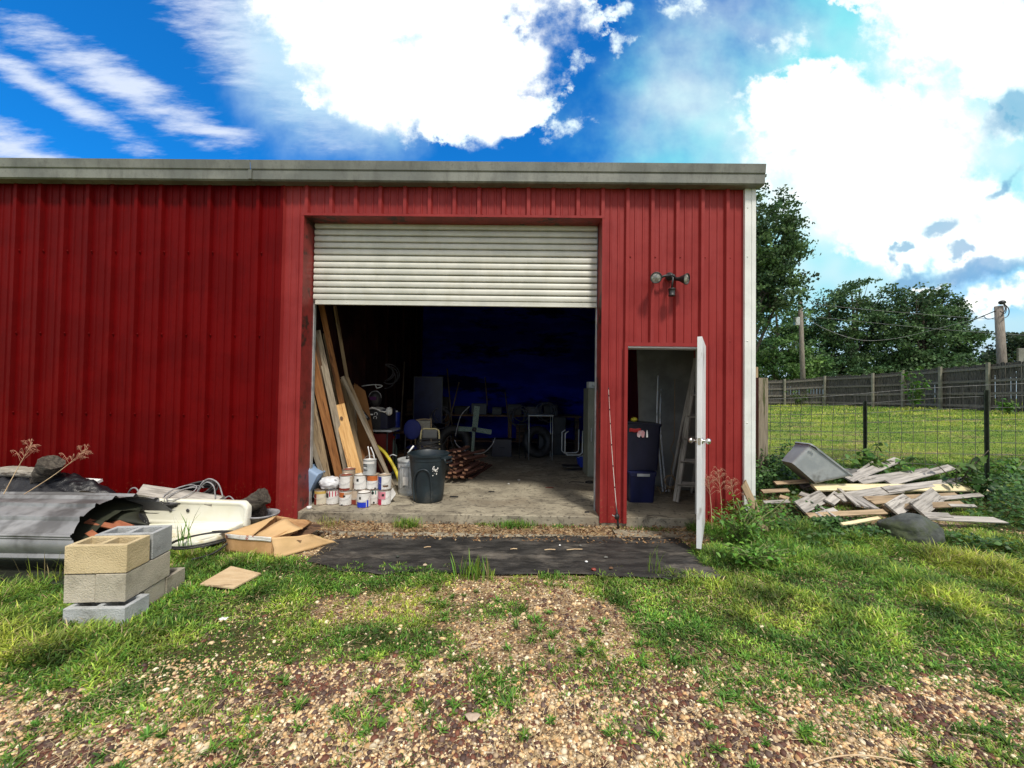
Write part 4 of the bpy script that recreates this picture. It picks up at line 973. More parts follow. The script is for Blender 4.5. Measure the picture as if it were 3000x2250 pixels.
# tipped tote
TT = thing('storage_tote', 'empty pale blue plastic tote tipped against the left door jamb', 'tote', (0, 0, 0))
def tote(w0, d0, w1, d1, h, th=.004, rim=.018):
    mb = MB(); rg = [(w0, d0, 0), (w1, d1, h-.03), (w1+rim, d1+rim, h-.03), (w1+rim, d1+rim, h), (w1-th*2, d1-th*2, h), (w0-th*2, d0-th*2, th)]
    vs = []; n0 = None
    for w_, d_, z_ in rg:
        rr = rrect(w_, d_, .035, 4); n0 = len(rr); vs += [(x, y, z_) for x, y in rr]
    fs = [(i*n0+k, i*n0+(k+1) % n0, (i+1)*n0+(k+1) % n0, (i+1)*n0+k) for i in range(len(rg)-1) for k in range(n0)]
    fs += [tuple(range(n0))[::-1], tuple((len(rg)-1)*n0+k for k in range(n0))]
    mb.add(vs, fs, smooth=True); return mb
tb, tt = A(906, 1466, 5.06), A(936, 1383, 5.10)
ax = Vector((.42, .10, -.9)).normalized()
Mt = frame(A(934, 1380, 5.15), (0, .35, 1), (1, 0, 0))
# long axis up the jamb: local x = up, opening (z) faces the jamb
Mt = Matrix.Translation(A(925, 1425, 5.14)) @ Matrix.Rotation(R(25), 4, 'Y') @ Matrix.Rotation(R(-90), 4, 'Y')
mb = tote(.40, .24, .46, .30, .17); o = mb.build('tote_body', LBLUE, TT, sharp=45); o.matrix_world = Mt

# ------------------------------------------------------------------ trash cans
g0 = Z(1206, 1453, ZS); gy0 = g0.y+.19; GC = A(1206, 1400, gy0)
tc_ = thing('metal_trash_can', 'fluted galvanised trash can behind the black one', 'trash can', (GC.x, gy0, ZS))
gt = A(1206, 1345, gy0).z-ZS; 
mb = MB(); fl_ = lambda a, z, r_: r_+(.0035*(1 if math.sin(a*26) > 0 else -1) if .10 < z < gt-.08 else 0)
zs_ = [0, .03, .035, .06, .065, .10, .105]+[.105+(gt-.19)*k/6 for k in range(1, 7)]+[gt-.08, gt-.05, gt-.03, gt]
mb.lathe([(.0001, .01)]+[(.185+.012*z/gt+(.006 if k in (1, 2, 13, 14) else 0), z) for k, z in enumerate(zs_)]+[(.190, gt+.006), (.186, gt), (.175, .02), (.0001, .02)], 156, fn=fl_)
mb.build('can_wall', GSTEEL, tc_, sharp=30)
mb = MB(); mb.lathe([(.205, gt-.02), (.208, gt+.008), (.200, gt+.012), (.17, gt+.018), (.09, gt+.03), (.0001, gt+.034)], 40); mb.build('can_lid', GSTEEL, tc_)
mb = MB(); arc(mb, .203, -60, -38, gt*.78, gt*.90, 6, .008); mb.build('sticker', LW_, tc_)
mb = MB(); arc(mb, .204, -22, 2, gt*.30, gt*.55, 6, .012); mb.build('sticker', LW_, tc_)
mb = MB(); mb.tube(bez([A(1162, 1336, gy0-.1)-tc_.location, A(1150, 1332, gy0-.12)-tc_.location, A(1140, 1338, gy0-.1)-tc_.location], 6), .007, 6); mb.build('can_handle', GSTEEL, tc_)
b0 = Z(1255, 1477, ZS); by0 = b0.y+.20; BC = A(1255, 1400, by0)
tb_ = thing('plastic_trash_can', 'large black plastic trash can standing open on the floor edge', 'trash can', (BC.x, by0, ZS)); bh = A(1255, 1326, by0).z-ZS
mb = MB(); mb.lathe([(.0001, .004), (.185, .004), (.200, .02), (.213, .12), (.235, bh*.62), (.240, bh*.66), (.252, bh-.09), (.258, bh-.085), (.262, bh-.03), (.276, bh-.028), (.278, bh), (.268, bh+.004), (.262, bh-.004), (.248, bh-.08), (.195, .03), (.0001, .03)], 56)
mb.build('can_wall', BPLAST, tb_, sharp=38)
mb = MB()
mb.tube(bez([(-.14, -.196, .04), (-.15, -.20, .30), (-.09, -.235, .43), (.0, -.25, .46), (.07, -.245, .40), (.09, -.222, .20), (.09, -.205, .04)], 8), .010, 8); mb.build('moulded_ridge', BPLAST, tb_)
for s_ in (-1, 1):
    mb = MB(); mb.bb((s_*.275-.03, -.07, bh-.055), (s_*.275+.045*s_+.02, .07, bh-.03)); mb.tube([(s_*.31, -.07, bh-.045), (s_*.33, -.07, bh-.10), (s_*.33, .07, bh-.10), (s_*.31, .07, bh-.045)], .010, 8)
    hd = mb.build('can_handle', BPLAST, tb_); hd.rotation_euler = (0, 0, R(-25))
mb = MB(); rr = random.Random(5)
for k in range(26):
    a = R(32+rr.uniform(-7, 9))-math.pi/2; z_ = bh*.70+rr.gauss(0, .03); s_ = rr.uniform(.003, .011); r2 = .2515+.02*(z_-bh*.66)
    mb.add([(r2*math.cos(a+j), r2*math.sin(a+j), z_+q_) for j, q_ in ((-s_*3, -s_), (s_*3, -s_*.6), (s_*3.4, s_), (-s_*2.4, s_*.8))], [(0, 1, 2, 3)])
mb.build('paint_splatter', LW_, tb_)
mb = MB(); mb.tube([A(1195, 1328, 5.6), A(1212, 1306, 5.62)], .012, 8); mb.build('pipe_offcut', WHITE, None, label='short white pipe sticking up between the two trash cans', cat='pipe')

# ------------------------------------------------------------------ heap of reddish strips
rr = random.Random(11); k_ = 0
def strip_(a, b_, lb, w_=.07, t_=.022): return board('wood_strip', lb, 'wood strip', a, b_, w_, t_, STRIPW, endm=STRIPE, hint=(0, -.3, 1), group='reddish wood strips heaped behind the black trash can', nl=2)
for i in range(4):   # long ones in front, running back right
    a = Z(1378-i*22, 1401-i*1, ZS+.015+.03*i); b_ = Z(1437-i*12, 1362-i*4, ZS+.015+.03*i)
    strip_(a, b_, ['longest reddish strip at the front edge of the heap', 'second reddish strip from the front of the heap', 'third reddish strip from the front of the heap', 'fourth reddish strip from the front of the heap'][i])
for i in range(24):
    px = 1308+(i % 3)*22+rr.uniform(0, 16); lv = i//3; py = 1396-lv*10.5+rr.uniform(-2, 2); px -= lv*1.0
    y_ = 6.3+rr.uniform(-.08, .1)+lv*.03; a = A(px, py, y_); d = Vector((rr.uniform(.1, .7), 1, rr.uniform(-.02, .05))).normalized()*rr.uniform(.45, .8)
    strip_(a, a+d, 'reddish strip end in the heap, %s layer from the floor, %s' % (['first', 'second', 'third', 'fourth', 'fifth', 'sixth', 'seventh', 'top'][lv], ['left', 'middle', 'right'][i % 3]+' one'), .055, .022)

# ------------------------------------------------------------------ equipment left
wk = thing('welding_cart', 'dark cabinet machine with two round dials standing behind the lumber', 'machine', (A(1110, 1280, 6.7).x, 6.7, ZS))
def wl(px, py, y): return A(px, py, y)-wk.location
a = wl(1082, 1200, 6.5); b_ = wl(1135, 1258, 6.5)
mb = MB(); mb.bb((a.x, -.2, b_.z), (b_.x, .25, a.z)); mb.build('machine_case', NAVY, wk, bevel=.01)
mb = MB(); mb.bb((a.x+.005, -.206, b_.z+.01), (a.x+(b_.x-a.x)*.62, -.2005, a.z-.01)); mb.build('front_panel', BLACK, wk)
for px, py in ((1101, 1213), (1099, 1224)):
    c_ = wl(px, py, 6.494); mb = MB(); P = [c_+Vector((.025*math.cos(R(q_)), 0, .025*math.sin(R(q_)))) for q_ in range(-50, 235, 15)]; mb.tube(P, .005, 5); mb.build('dial_ring', WHITE, wk)
    mb = MB(); mb.lathe([(.014, 0), (.012, .02), (.0001, .02)], 14, Matrix.Translation(c_) @ Matrix.Rotation(R(90), 4, 'X')); mb.build('dial_knob', BLACK, wk)
mb = MB(); q_ = wl(1086, 1214, 6.494); mb.bb((q_.x-.03, -.212, q_.z-.012), (q_.x+.04, -.2065, q_.z+.01)); mb.build('name_plate', WHITE, wk)
mb = MB(); mb.bb((a.x-.02, -.22, .03), (b_.x+.02, .25, .06)); mb.build('cart_shelf', GSTEEL, wk)
mb = MB(); mb.bb((a.x-.02, -.22, b_.z-.04), (b_.x+.08, .25, b_.z-.01)); mb.build('cart_shelf', GSTEEL, wk)
for sx_ in (a.x, b_.x):
    for sy_ in (-.2, .23):
        mb = MB(); mb.tube([(sx_, sy_, .0), (sx_, sy_, b_.z-.02)], .014, 8); mb.build('cart_leg', BLACK, wk)
mb = MB(); mb.bb((a.x+.03, -.15, .062), (b_.x-.03, .2, b_.z-.08)); mb.build('red_case', mat('deep_red_case', (.12, .01, .008), None, 5, .5), wk)
mb = MB(); c0 = A(1105, 1192, 6.5)
mb.grid(lambda u, v: Vector((c0.x-.17+u*.32, 6.45+v*.35, c0.z-.055+.03*abs(nz(u*4, v*4, 2))+(.03*math.sin(u*5)))), 14, 12)
mb.build('newspaper', NEWS, None, solid=.018, label='folded newspapers lying on the dial machine', cat='newspaper')
c0 = A(1140, 1205, 6.5); mb = blob(lambda c_: Vector((c_.x*.05, c_.y*.05, c_.z*.065))*(1+.4*abs(nz(c_.x*3, c_.y*3, c_.z*3))), Matrix.Translation(c0), 3)
mb.build('rag', NEWS, None, label='crumpled pale rag hanging at the corner of the dial machine', cat='rag')
c0 = A(1100, 1168, 6.6); mk = thing('welding_mask', 'dark domed welding mask on top of the newspapers', 'mask', c0)
mb = blob(lambda c_: Vector((c_.x*.10, c_.y*.11, c_.z*.13-.02*abs(c_.x))), Matrix.Identity(4), 3); mb.build('mask_shell', BLACK, mk)
mb = MB(); mb.bb((-.055, -.125, -.02), (.055, -.095, .035)); mb.build('mask_window', mat('mask_glass', (.06, .02, .07), None, 5, .1), mk)
mb = MB(); mb.tube([(.105*math.cos(R(q_)), -.02, .02+.11*math.sin(R(q_))) for q_ in range(0, 181, 15)], .006, 6); mb.build('head_band', CABLE, mk)
mb = MB(); mb.tube(bez([A(1060, 1131, 6.5), A(1095, 1127, 6.5), A(1120, 1130, 6.5), A(1105, 1137, 6.5), A(1100, 1128, 6.5)], 8), .008, 6); mb.build('wire_hook', GSTEEL, None, label='bent grey wire hook hanging above the welding mask', cat='hook')
def cyl_thing(name, label, cat, c_, r_, h, m, part='drum_wall', lid=None, prof=None):
    o = thing(name, label, cat, c_); mb = MB(); mb.lathe(prof or [(.0001, 0), (r_*.95, 0), (r_, .02), (r_, h*.33), (r_*1.03, h*.35), (r_, h*.37), (r_, h*.64), (r_*1.03, h*.66), (r_, h*.68), (r_, h-.02), (r_*.96, h), (.0001, h)], 28); mb.build(part, m, o, sharp=40)
    if lid: mb = MB(); mb.lathe([(r_*.5, h), (r_*.5, h+.03), (.0001, h+.03)], 16); mb.build('drum_cap', lid, o)
    return o
q_ = A(1158, 1225, 8.2); cyl_thing('plastic_drum', 'deep blue plastic drum against the left inner wall', 'drum', (q_.x, 8.2, A(1158, 1242, 8.2).z-.3), .10, .55, BLUE, lid=WHITE)
q_ = A(1158, 1330, 7.6); o_ = board('crate_shelf', 'low dark shelf board that carries the blue drum', 'shelf', A(1090, 1262, 8.2)+Vector((0, 0, -.02)), A(1210, 1262, 8.2)+Vector((0, 0, -.02)), .5, .03, W_DRK, hint=(0, 0, 1))
for px in (1100, 1205):
    board('shelf_leg', None, None, A(px, 1262, 8.2)+Vector((0, 0, -.03)), Vector((A(px, 1262, 8.2).x, 8.2, ZS)), .05, .05, W_DRK, parent=o_)
# gas bottle greenish
q_ = A(1148, 1320, 7.3); gb = thing('gas_bottle', 'small grey green gas bottle with red valve on the floor', 'gas bottle', (q_.x, 7.3, ZS)); gh = A(1148, 1285, 7.3).z-ZS
mb = MB(); mb.lathe([(.0001, 0), (.095, 0), (.10, .02), (.10, gh*.65), (.085, gh*.82), (.04, gh*.93), (.03, gh)], 24); mb.build('bottle_body', mat('grey_green_paint', (.10, .17, .15), (.14, .22, .2), 5, .5), gb)
mb = MB(); mb.bb((-.06, -.03, gh), (.06, .03, gh+.05)); mb.build('valve', REDP, gb, bevel=.01)
# chairs
def loopchair(name, label, px, py, y, rad, m, fm):
    c_ = A(px, py, y); o = thing(name, label, 'chair', (c_.x, y, ZS)); z_ = c_.z-ZS
    mb = blob(lambda q_: Vector((q_.x*rad, q_.y*.035, q_.z*rad*1.15)), Matrix.Translation((0, 0, z_)), 3); mb.build('backrest', m, o)
    mb = blob(lambda q_: Vector((q_.x*rad*1.02, q_.y*rad, q_.z*.04)), Matrix.Translation((0, rad+.05, .45)), 3); mb.build('seat', m, o)
    for sx_ in (-1, 1):
        for yy in (0, rad*2): mb = MB(); mb.tube([(sx_*rad*.8, yy, 0), (sx_*rad*.75, yy, .45 if yy else z_)], .012, 8); mb.build('leg', fm, o)
    return o
loopchair('round_back_chair', 'navy blue chair with a round padded back beyond the trash cans', 1208, 1258, 7.0, .16, mat('navy_upholstery', (.008, .014, .11), (.012, .02, .15), 6, .7), BLACK)
q_ = A(1240, 1240, 7.4); ch = thing('cane_back_chair', 'tan framed cane chair behind the round navy one', 'chair', (q_.x, 7.4, ZS)); z_ = q_.z-ZS
mb = MB(); mb.tube(bez([(-.14, 0, 0), (-.14, 0, z_-.05), (-.10, 0, z_+.06), (.10, 0, z_+.07), (.15, 0, z_), (.15, 0, 0)], 6), .014, 8); mb.build('chair_frame', W_TAN, ch)
mb = MB(); mb.bb((-.12, -.006, z_-.22), (.13, .006, z_+.05)); mb.build('backrest', mat('cane_mesh', (.32, .30, .24), (.40, .38, .30), 30, .8), ch)
mb = MB(); mb.bb((-.16, 0, .43), (.16, .38, .46)); mb.build('seat', W_TAN, ch)
# folding chair with cable
q_ = A(1260, 1262, 6.3); fc = thing('folding_chair', 'beige metal folding chair with padded back behind the black can', 'chair', (q_.x, 6.3, ZS)); z_ = q_.z-ZS
mb = MB(); mb.tube(bez([(-.16, -.02, .0), (-.15, 0, z_-.10), (-.11, 0, z_+.02), (0, 0, z_+.03), (.11, 0, z_+.02), (.15, 0, z_-.10), (.16, -.02, 0)], 7), .013, 8); mb.build('chair_frame', BONE, fc)
mb = MB(); mb.grid(lambda u, v: Vector((-.12+.24*u, -.012-.01*math.sin(u*3.1), z_-.12+.14*v)), 8, 5); mb.build('backrest', DRYW, fc, solid=.02)
mb = MB(); mb.bb((-.15, .02, .42), (.15, .36, .445)); mb.build('seat', BONE, fc, bevel=.01)
mb = MB(); rr = random.Random(4)
for k in range(12):
    z2 = z_-.15-.010*k+rr.uniform(-.01, .01); 
    P = [Vector((q_.x+.19*math.cos(a+.3*k)+rr.uniform(-.008, .008), 6.22+.07*math.sin(a+.3*k), ZS+z2+.025*math.sin(a*1+k))) for a in [6.283*j/14 for j in range(15)]]
    mb.tube(P, .006, 5)
mb.build('cable', BLACK, None, label='black extension cable wound round the beige folding chair', cat='cable')
# fan-like cross with hoop
q_ = A(1390, 1258, 7.6); fn_ = thing('hoop_fan', 'large upright cross of four worn blades inside a thin pale hoop', 'fan', (q_.x, 7.6, q_.z))
FB = mat('worn_green_blade', (.045, .085, .06), (.16, .20, .17), 8, .7, .2, stretch=(6, 6, 1)); 
def bl(a, b_, w_):
    a = A(*a)-fn_.location; b_ = A(*b_)-fn_.location; mb = MB(); L = (b_-a).length; mb.box((0, 0, 0), (L, w_, .015)); o = mb.build('blade', FB, fn_); o.matrix_local = frame((a+b_)/2, b_-a, (0, -1, 0))
bl((1398, 1190, 7.55), (1391, 1252, 7.57), .11); bl((1388, 1262, 7.57), (1384, 1325, 7.55), .055); bl((1343, 1256, 7.57), (1384, 1258, 7.57), .09); bl((1396, 1259, 7.57), (1440, 1266, 7.57), .09)
mb = MB(); mb.lathe([(.05, 0), (.04, .05), (.0001, .06)], 16, Matrix.Rotation(R(90), 4, 'X')); mb.build('hub', BLACK, fn_)
for P in ([(1376, 1190, 7.5), (1352, 1215, 7.5), (1340, 1250, 7.5), (1334, 1278, 7.5)], [(1332, 1288, 7.5), (1340, 1305, 7.5), (1365, 1322, 7.5)], [(1380, 1329, 7.5), (1415, 1327, 7.5), (1440, 1305, 7.5), (1451, 1282, 7.5)]):
    mb = MB(); mb.tube([p-fn_.location for p in bez([A(*p) for p in P], 10)], .0075, 6); mb.build('hoop', CABLE, fn_)
mb = MB(); mb.tube([(0, .03, 0), (0, .05, ZS-q_.z)], .02, 8); mb.build('stand', BLACK, fn_)
mb = MB(); mb.tube(bez([A(1272, 1345, 6.9), A(1300, 1300, 6.9), A(1318, 1277, 6.9), A(1322, 1290, 6.9), A(1325, 1310, 6.9), A(1317, 1328, 6.9)], 8), .008, 6); mb.build('cable', BLACK, None, label='dark cable draped between the folding chair and the hooped fan', cat='cable')

# ------------------------------------------------------------------ back of the bay
def frame_table(name, label, px0, px1, pyt, pyb, y, m, dep=.5, th=.02):
    a, b_ = A(px0, pyt, y), A(px1, pyt, y); o = thing(name, label, 'table', ((a.x+b_.x)/2, y, ZS)); h = a.z-ZS; w_ = b_.x-a.x
    mb = MB(); mb.bb((-w_/2, 0, h-.02), (w_/2, dep, h)); mb.build('table_top', m, o, bevel=.003)
    for sx_ in (-1, 1):
        for yy in (.02, dep-.02): mb = MB(); mb.tube([(sx_*(w_/2-.02), yy, h-.02), (sx_*(w_/2-.02), yy, 0)], th/2, 8); mb.build('leg', m, o)
    return o
frame_table('work_table', 'thin legged grey table at the back of the bay', 1548, 1622, 1216, 1310, 8.6, GSTEEL)
frame_table('side_table', 'low dark table left of the grey one at the back', 1520, 1543, 1243, 1290, 8.8, BLACK)
o = thing('tube_frame_cart', 'upright rounded frame of grey metal tube by the tall cabinet', 'cart', (A(1680, 1300, 7.4).x, 7.4, ZS))
P = [A(*p)-o.location for p in ((1666, 1263, 7.4), (1656, 1270, 7.4), (1655, 1326, 7.4), (1662, 1333, 7.4), (1698, 1333, 7.4), (1706, 1326, 7.4), (1707, 1262, 7.4))]
mb = MB(); mb.tube(P, .011, 8); mb.build('front_loop', GSTEEL, o)
P = [p+Vector((-.03, .25, 0)) for p in P]; mb = MB(); mb.tube(P, .011, 8); mb.build('rear_loop', GSTEEL, o)
mb = MB(); mb.bb((P[2].x, .02, .08), (P[5].x, .26, .10)); mb.build('shelf', BLACK, o)
# tall cabinet right
yk = 7.0; a, b_ = A(1724, 1137, yk), A(1762, 1137, yk); o = thing('tall_cabinet', 'tall narrow grey green cabinet just inside the right door jamb', 'cabinet', (a.x, yk, ZS)); h = a.z-ZS
CAB = mat('grey_green_cabinet', (.20, .21, .16), (.26, .27, .21), 2, .6, .05, c3=(.10, .10, .07), c3t=(.6, .8))
mb = MB(); mb.bb((0, 0, .0), (.42, .5, h)); mb.build('cabinet_body', CAB, o, bevel=.008)
mb = MB(); mb.bb((.035, -.012, .03), (.40, -.001, h-.03)); dr = mb.build('cabinet_door', CAB, o)
mb = MB(); mb.bb((.05, -.03, h*.4), (.065, -.0125, h*.55)); mb.build('handle', GSTEEL, dr)
q_ = A(1722, 1130, yk+.1); o = board('carton', 'small pale carton with red end on top of the tall cabinet', 'carton', (a.x+.02, yk+.2, ZS+h+.06), (a.x+.32, yk+.2, ZS+h+.06), .2, .11, WHITE, hint=(0, 0, 1))
mb = MB(); L_ = .151; mb.bb((L_-.09, -.101, -.04), (L_, -.1005, .045)); mb.build('red_patch', REDP, o)
# bucket
q_ = Z(1709, 1372, ZS); bk = thing('bucket', 'blue plastic bucket on the floor near the right jamb', 'bucket', (q_.x, q_.y+.13, ZS)); hb_ = A(1709, 1341, q_.y+.1).z-ZS
mb = MB(); mb.lathe([(.0001, .005), (.085, .005), (.115, hb_-.01), (.125, hb_-.01), (.125, hb_), (.110, hb_), (.080, .012), (.0001, .012)], 28); mb.build('bucket_wall', BLUE, bk, sharp=40)
mb = MB(); mb.tube(bez([(-.12, 0, hb_-.02), (-.05, -.06, hb_+.03), (.06, -.05, hb_+.05), (.12, 0, hb_-.02)], 6), .004, 6); mb.build('bucket_handle', WHITE, bk)
mb = MB(); q_ = Z(1728, 1413, ZS+.008); coil(mb, q_, .09, .01, 2, .006, .1, (0, 0, 1), 6, .6); mb.tube(bez([q_+Vector((-.1, 0, 0)), q_+Vector((-.3, .02, 0)), q_+Vector((-.35, -.06, 0))], 6), .005, 6); mb.build('cable', BLACK, None, label='small loop of black cable on the floor by the right jamb', cat='cable')
# leaning frame / window-like pane at back left, hanging clutter
a, b_ = A(1215, 1105, 9.2), A(1294, 1190, 9.2); o = thing('framed_pane', 'large dim blue pane in a thin frame leaning at the back left', 'pane', ((a.x+b_.x)/2, 9.2, ZS))
mb = MB(); mb.bb((a.x-o.location.x, 0, b_.z-ZS-.4), (b_.x-o.location.x, .015, a.z-ZS)); mb.build('pane', mat('dusty_blue_pane', (.003, .006, .05), (.008, .015, .08), 3, .35), o)
mb = MB(); W2 = (b_.x-a.x)/2; ht = a.z-ZS; lb_ = b_.z-ZS-.4
for lo_, hi_ in (((-W2-.02, -.01, lb_), (-W2, .02, ht)), ((W2, -.01, lb_), (W2+.02, .02, ht)), ((-W2-.02, -.01, ht+.0005), (W2+.02, .02, ht+.02))): mb.bb(lo_, hi_)
mb.build('pane_frame', mat('dark_frame', (.05, .055, .07), None, 5, .5), o)
o2 = thing('workbench', 'cluttered dark workbench running along the back wall', 'workbench', (A(1400, 1300, 9.9).x, 9.9, ZS))
mb = MB(); mb.bb((-2.6, 0, .86), (2.6, .8, .90)); mb.build('bench_top', W_DRK, o2)
for x in (-2.5, -.8, .8, 2.5): mb = MB(); mb.bb((x-.05, .02, 0), (x+.05, .12, .86)); mb.build('leg', W_DRK, o2)
mb = MB(); mb.bb((-2.5, .15, .2), (2.5, .7, .23)); mb.build('shelf', W_DRK, o2)
rr = random.Random(9); nm = ['dark tool box', 'small black crate', 'low grey parts bin', 'tall dark jug', 'squat navy box', 'narrow dark carton', 'wide black case', 'short dark tin', 'dusty grey bin', 'deep navy crate', 'blackened box', 'flat dark case']
pos = ['at the left end', 'next to the left end', 'left of the middle', 'just left of the centre', 'at the centre', 'just right of the centre', 'right of the middle', 'further right', 'near the right end', 'at the right end', 'beneath on the left of the shelf', 'beneath on the right of the shelf']
for i in range(12):
    x = o2.location.x-2.3+i*.46 if i < 10 else o2.location.x-1.5+(i-10)*2.6; w_ = rr.uniform(.2, .4); h_ = rr.uniform(.15, .45) if i < 10 else .4; z0 = ZS+.901 if i < 10 else ZS+.231
    mb = MB(); mb.cells([-w_/2, -w_/2+.01, w_/2-.01, w_/2], [0, .01, .29, .3], [0, .01, h_], lambda a_, b2, c_: not (a_ == 1 and b2 == 1 and c_ == 1)); mb.bb((-w_/2-.01, -.01, h_*.8), (w_/2+.01, .0, h_*.9))
    mb.build('storage_box', rr.choice([BLACK, NAVY, W_DRK, mat('dull_grey_box', (.022, .022, .026), None, 4, .7)]), None, loc=(x, 10.05, z0), bevel=.006, label=nm[i]+' '+('on' if i < 10 else 'under')+' the back workbench, '+pos[i], cat='box', group='boxes on the back workbench')
# extra clutter in the dark left of the bay
TW = mat('dark_tool_wood', (.07, .05, .035), (.12, .09, .06), 6, .8)
for px0, py0, px1, py1, y, lb in ((1010, 1010, 1060, 1300, 7.6, 'dark rake handle leaning behind the lumber'), (1185, 1060, 1170, 1330, 8.6, 'long dark handle leaning left of the blue pane'), (1310, 1080, 1330, 1310, 9.0, 'thin dark handle leaning right of the blue pane'), (1421, 1105, 1428, 1190, 9.4, 'blue grey pipe standing on the workbench'), (1480, 1150, 1500, 1320, 9.2, 'dark broom handle leaning on the workbench'), (1345, 1120, 1300, 1300, 8.8, 'slanting dark pole behind the hooped fan')):
    a, b_ = A(px0, py0, y+.25), A(px1, py1, y); mb = MB(); mb.tube([a, b_], .016, 8); o = mb.build('tool_handle', TW, None, label=lb, cat='tool', group='handles leaning in the dark of the bay')
for px, py, y, r_, lb, t_ in ((1085, 1330, 7.4, .26, 'black tyre lying flat behind the lumber', 0), (1330, 1300, 8.4, .30, 'black tyre standing behind the hooped fan', 1), (1575, 1310, 9.0, .28, 'black tyre standing under the grey work table', 1)):
    c_ = A(px, py, y); o = thing('tyre', lb, 'tyre', (c_.x, y, ZS+(.09 if not t_ else r_+.08))); M_ = Matrix.Identity(4) if not t_ else Matrix.Rotation(R(78), 4, 'X') @ Matrix.Rotation(R(20), 4, 'Y')
    mb = MB(); mb.lathe([(r_-.10, -.06), (r_-.02, -.09), (r_+.05, -.085), (r_+.08, -.05), (r_+.085, 0), (r_+.08, .05), (r_+.05, .085), (r_-.02, .09), (r_-.10, .06), (r_-.09, 0), (r_-.10, -.06)], 40, M_); mb.build('tyre_rubber', RUBBER, o)
for px, py, y, w_, h_, lb, m_ in ((1175, 1335, 7.5, .35, .3, 'dark crate on the floor left of the round navy chair', W_DRK), (1300, 1330, 7.9, .4, .25, 'black tool case on the floor behind the wood strips', BLACK), (1470, 1320, 9.0, .45, .4, 'dark blue chest under the workbench', NAVY), (1600, 1300, 9.3, .35, .5, 'black machine housing under the grey table', BLACK), (1640, 1250, 9.4, .3, .9, 'narrow dark stand right of the grey table', BLACK), (1035, 1260, 8.0, .4, 1.0, 'dark upright locker by the left partition', W_DRK)):
    c_ = A(px, py, y); mb = MB(); mb.cells([-w_/2, -w_/2+.02, w_/2-.02, w_/2], [0, .02, .32, .34], [0, .03, h_*.75, h_*.78, h_], lambda i, j, k: not (k == 2 and (i in (0, 2)) and j in (0, 2))); mb.bb((-.06, -.02, h_*.5), (.06, -.001, h_*.55))
    mb.build('storage_box', m_, None, loc=(c_.x, y, ZS), bevel=.006, label=lb, cat='box', group='dark boxes on the bay floor')
for px, py, y, lb in ((1130, 1100, 8.4, 'loose black cords hanging on the left partition'), (1290, 1220, 9.3, 'tangle of black cords at the foot of the blue pane'), (1520, 1220, 9.7, 'tangle of dark cords hanging off the workbench'), (1600, 1205, 9.7, 'heap of dark cords on the right of the workbench')):
    mb = MB(); coil(mb, A(px, py, y), .20, .12, 5, .012, .25, (.3, -1, .2), px); mb.build('cord', mat('dusty_cord', (.04, .04, .05), (.10, .10, .12), 20, .6) if 'dusty_cord' not in MATS else MATS['dusty_cord'], None, label=lb, cat='cord', group='cords in the dark of the bay')
# small bits on the floor
DEB = [(1610, 1428, .13, .02, 'brown'), (1330, 1455, .12, .03, 'dark'), (1440, 1440, .09, .02, 'dark'), (1520, 1406, .05, .03, 'pale'), (1720, 1500, .05, .02, 'dark'), (1490, 1417, .03, .03, 'pale')]
lbs = ['curled brown leaf like scrap lying mid floor of the bay', 'dark flat scrap on the floor right of the black can', 'dark flat chip in the middle of the floor', 'pale chip far back on the floor', 'dark scrap near the front right of the floor', 'tiny pale chip behind the middle of the floor']
for (px, py, L, w_, k), lb in zip(DEB, lbs):
    c_ = Z(px, py, ZS+.006); mb = MB(); mb.grid(lambda u, v: Vector((c_.x+(u-.5)*L, c_.y+(v-.5)*w_*2, c_.z+.006*abs(nz(u*4+px, v*4)))), 6, 3)
    mb.build('floor_scrap', {'brown': LDR, 'dark': LK, 'pale': NEWS}[k], None, solid=.003, label=lb, cat='scrap', group='scraps on the bay floor')
c_ = Z(906, 1486, ZS+.02); mb = MB(); mb.lathe([(.0001, -.018), (.028, -.018), (.03, .01), (.026, .012), (.0001, .004)], 18, Matrix.Translation(c_)); mb.build('jar_lid', WHITE, None, label='white jar lid at the left corner of the floor edge', cat='lid')

# ================================================================== BEHIND THE SIDE DOOR
yT = 5.35; f_ = Z(1880, 1474, ZS); yT = f_.y
def ntote(px0, px1, pyb, pyt, y0, label, m, z0, rot=0, tilt=0):
    a, b_, c_ = A(px0, pyb, y0), A(px1, pyb, y0), A((px0+px1)/2, pyt, y0); w_ = b_.x-a.x; h = c_.z-z0
    o = thing('storage_tote', label, 'tote', ((a.x+b_.x)/2, y0+.2, z0), R(rot)); mb = tote(w_*.9, .36, w_, .42, h); mb.build('tote_body', m, o, sharp=45)
    mb = MB(); lo_ = rrect(w_+.03, .45, .04, 4); mb.prism(lo_, .022, Matrix.Translation((0, 0, h+.001)) @ Matrix.Rotation(R(tilt), 4, 'Y')); mb.build('tote_lid', m, o)
    return o, h, w_
o, h, w_ = ntote(1843, 1922, 1470, 1388, yT, 'navy tote with a grey latch standing at the bottom of the stack', mat('dark_blue_tote', (.004, .007, .045), (.007, .011, .065), 4, .4), ZS)
mb = MB(); mb.bb((-.085, -.236, h-.03), (.085, -.226, h+.005)); mb.build('latch', GSTEEL, o)
z2 = ZS+h+.03
o, h2, w2 = ntote(1826, 1936, 1385, 1243, yT+.05, 'big black tote with torn label stacked on the navy one', NAVY, z2, tilt=4)
LAB = mat('torn_pink_label', (.62, .30, .32), (.68, .60, .58), 30, .6)
c_ = A(1882, 1272, yT-.03)-o.location; mb = MB(); pg = [(-.05, -.04), (-.02, -.055), (0, -.02), (.02, -.055), (.045, -.045), (.055, .02), (.03, .045), (-.03, .04), (-.055, 0)]
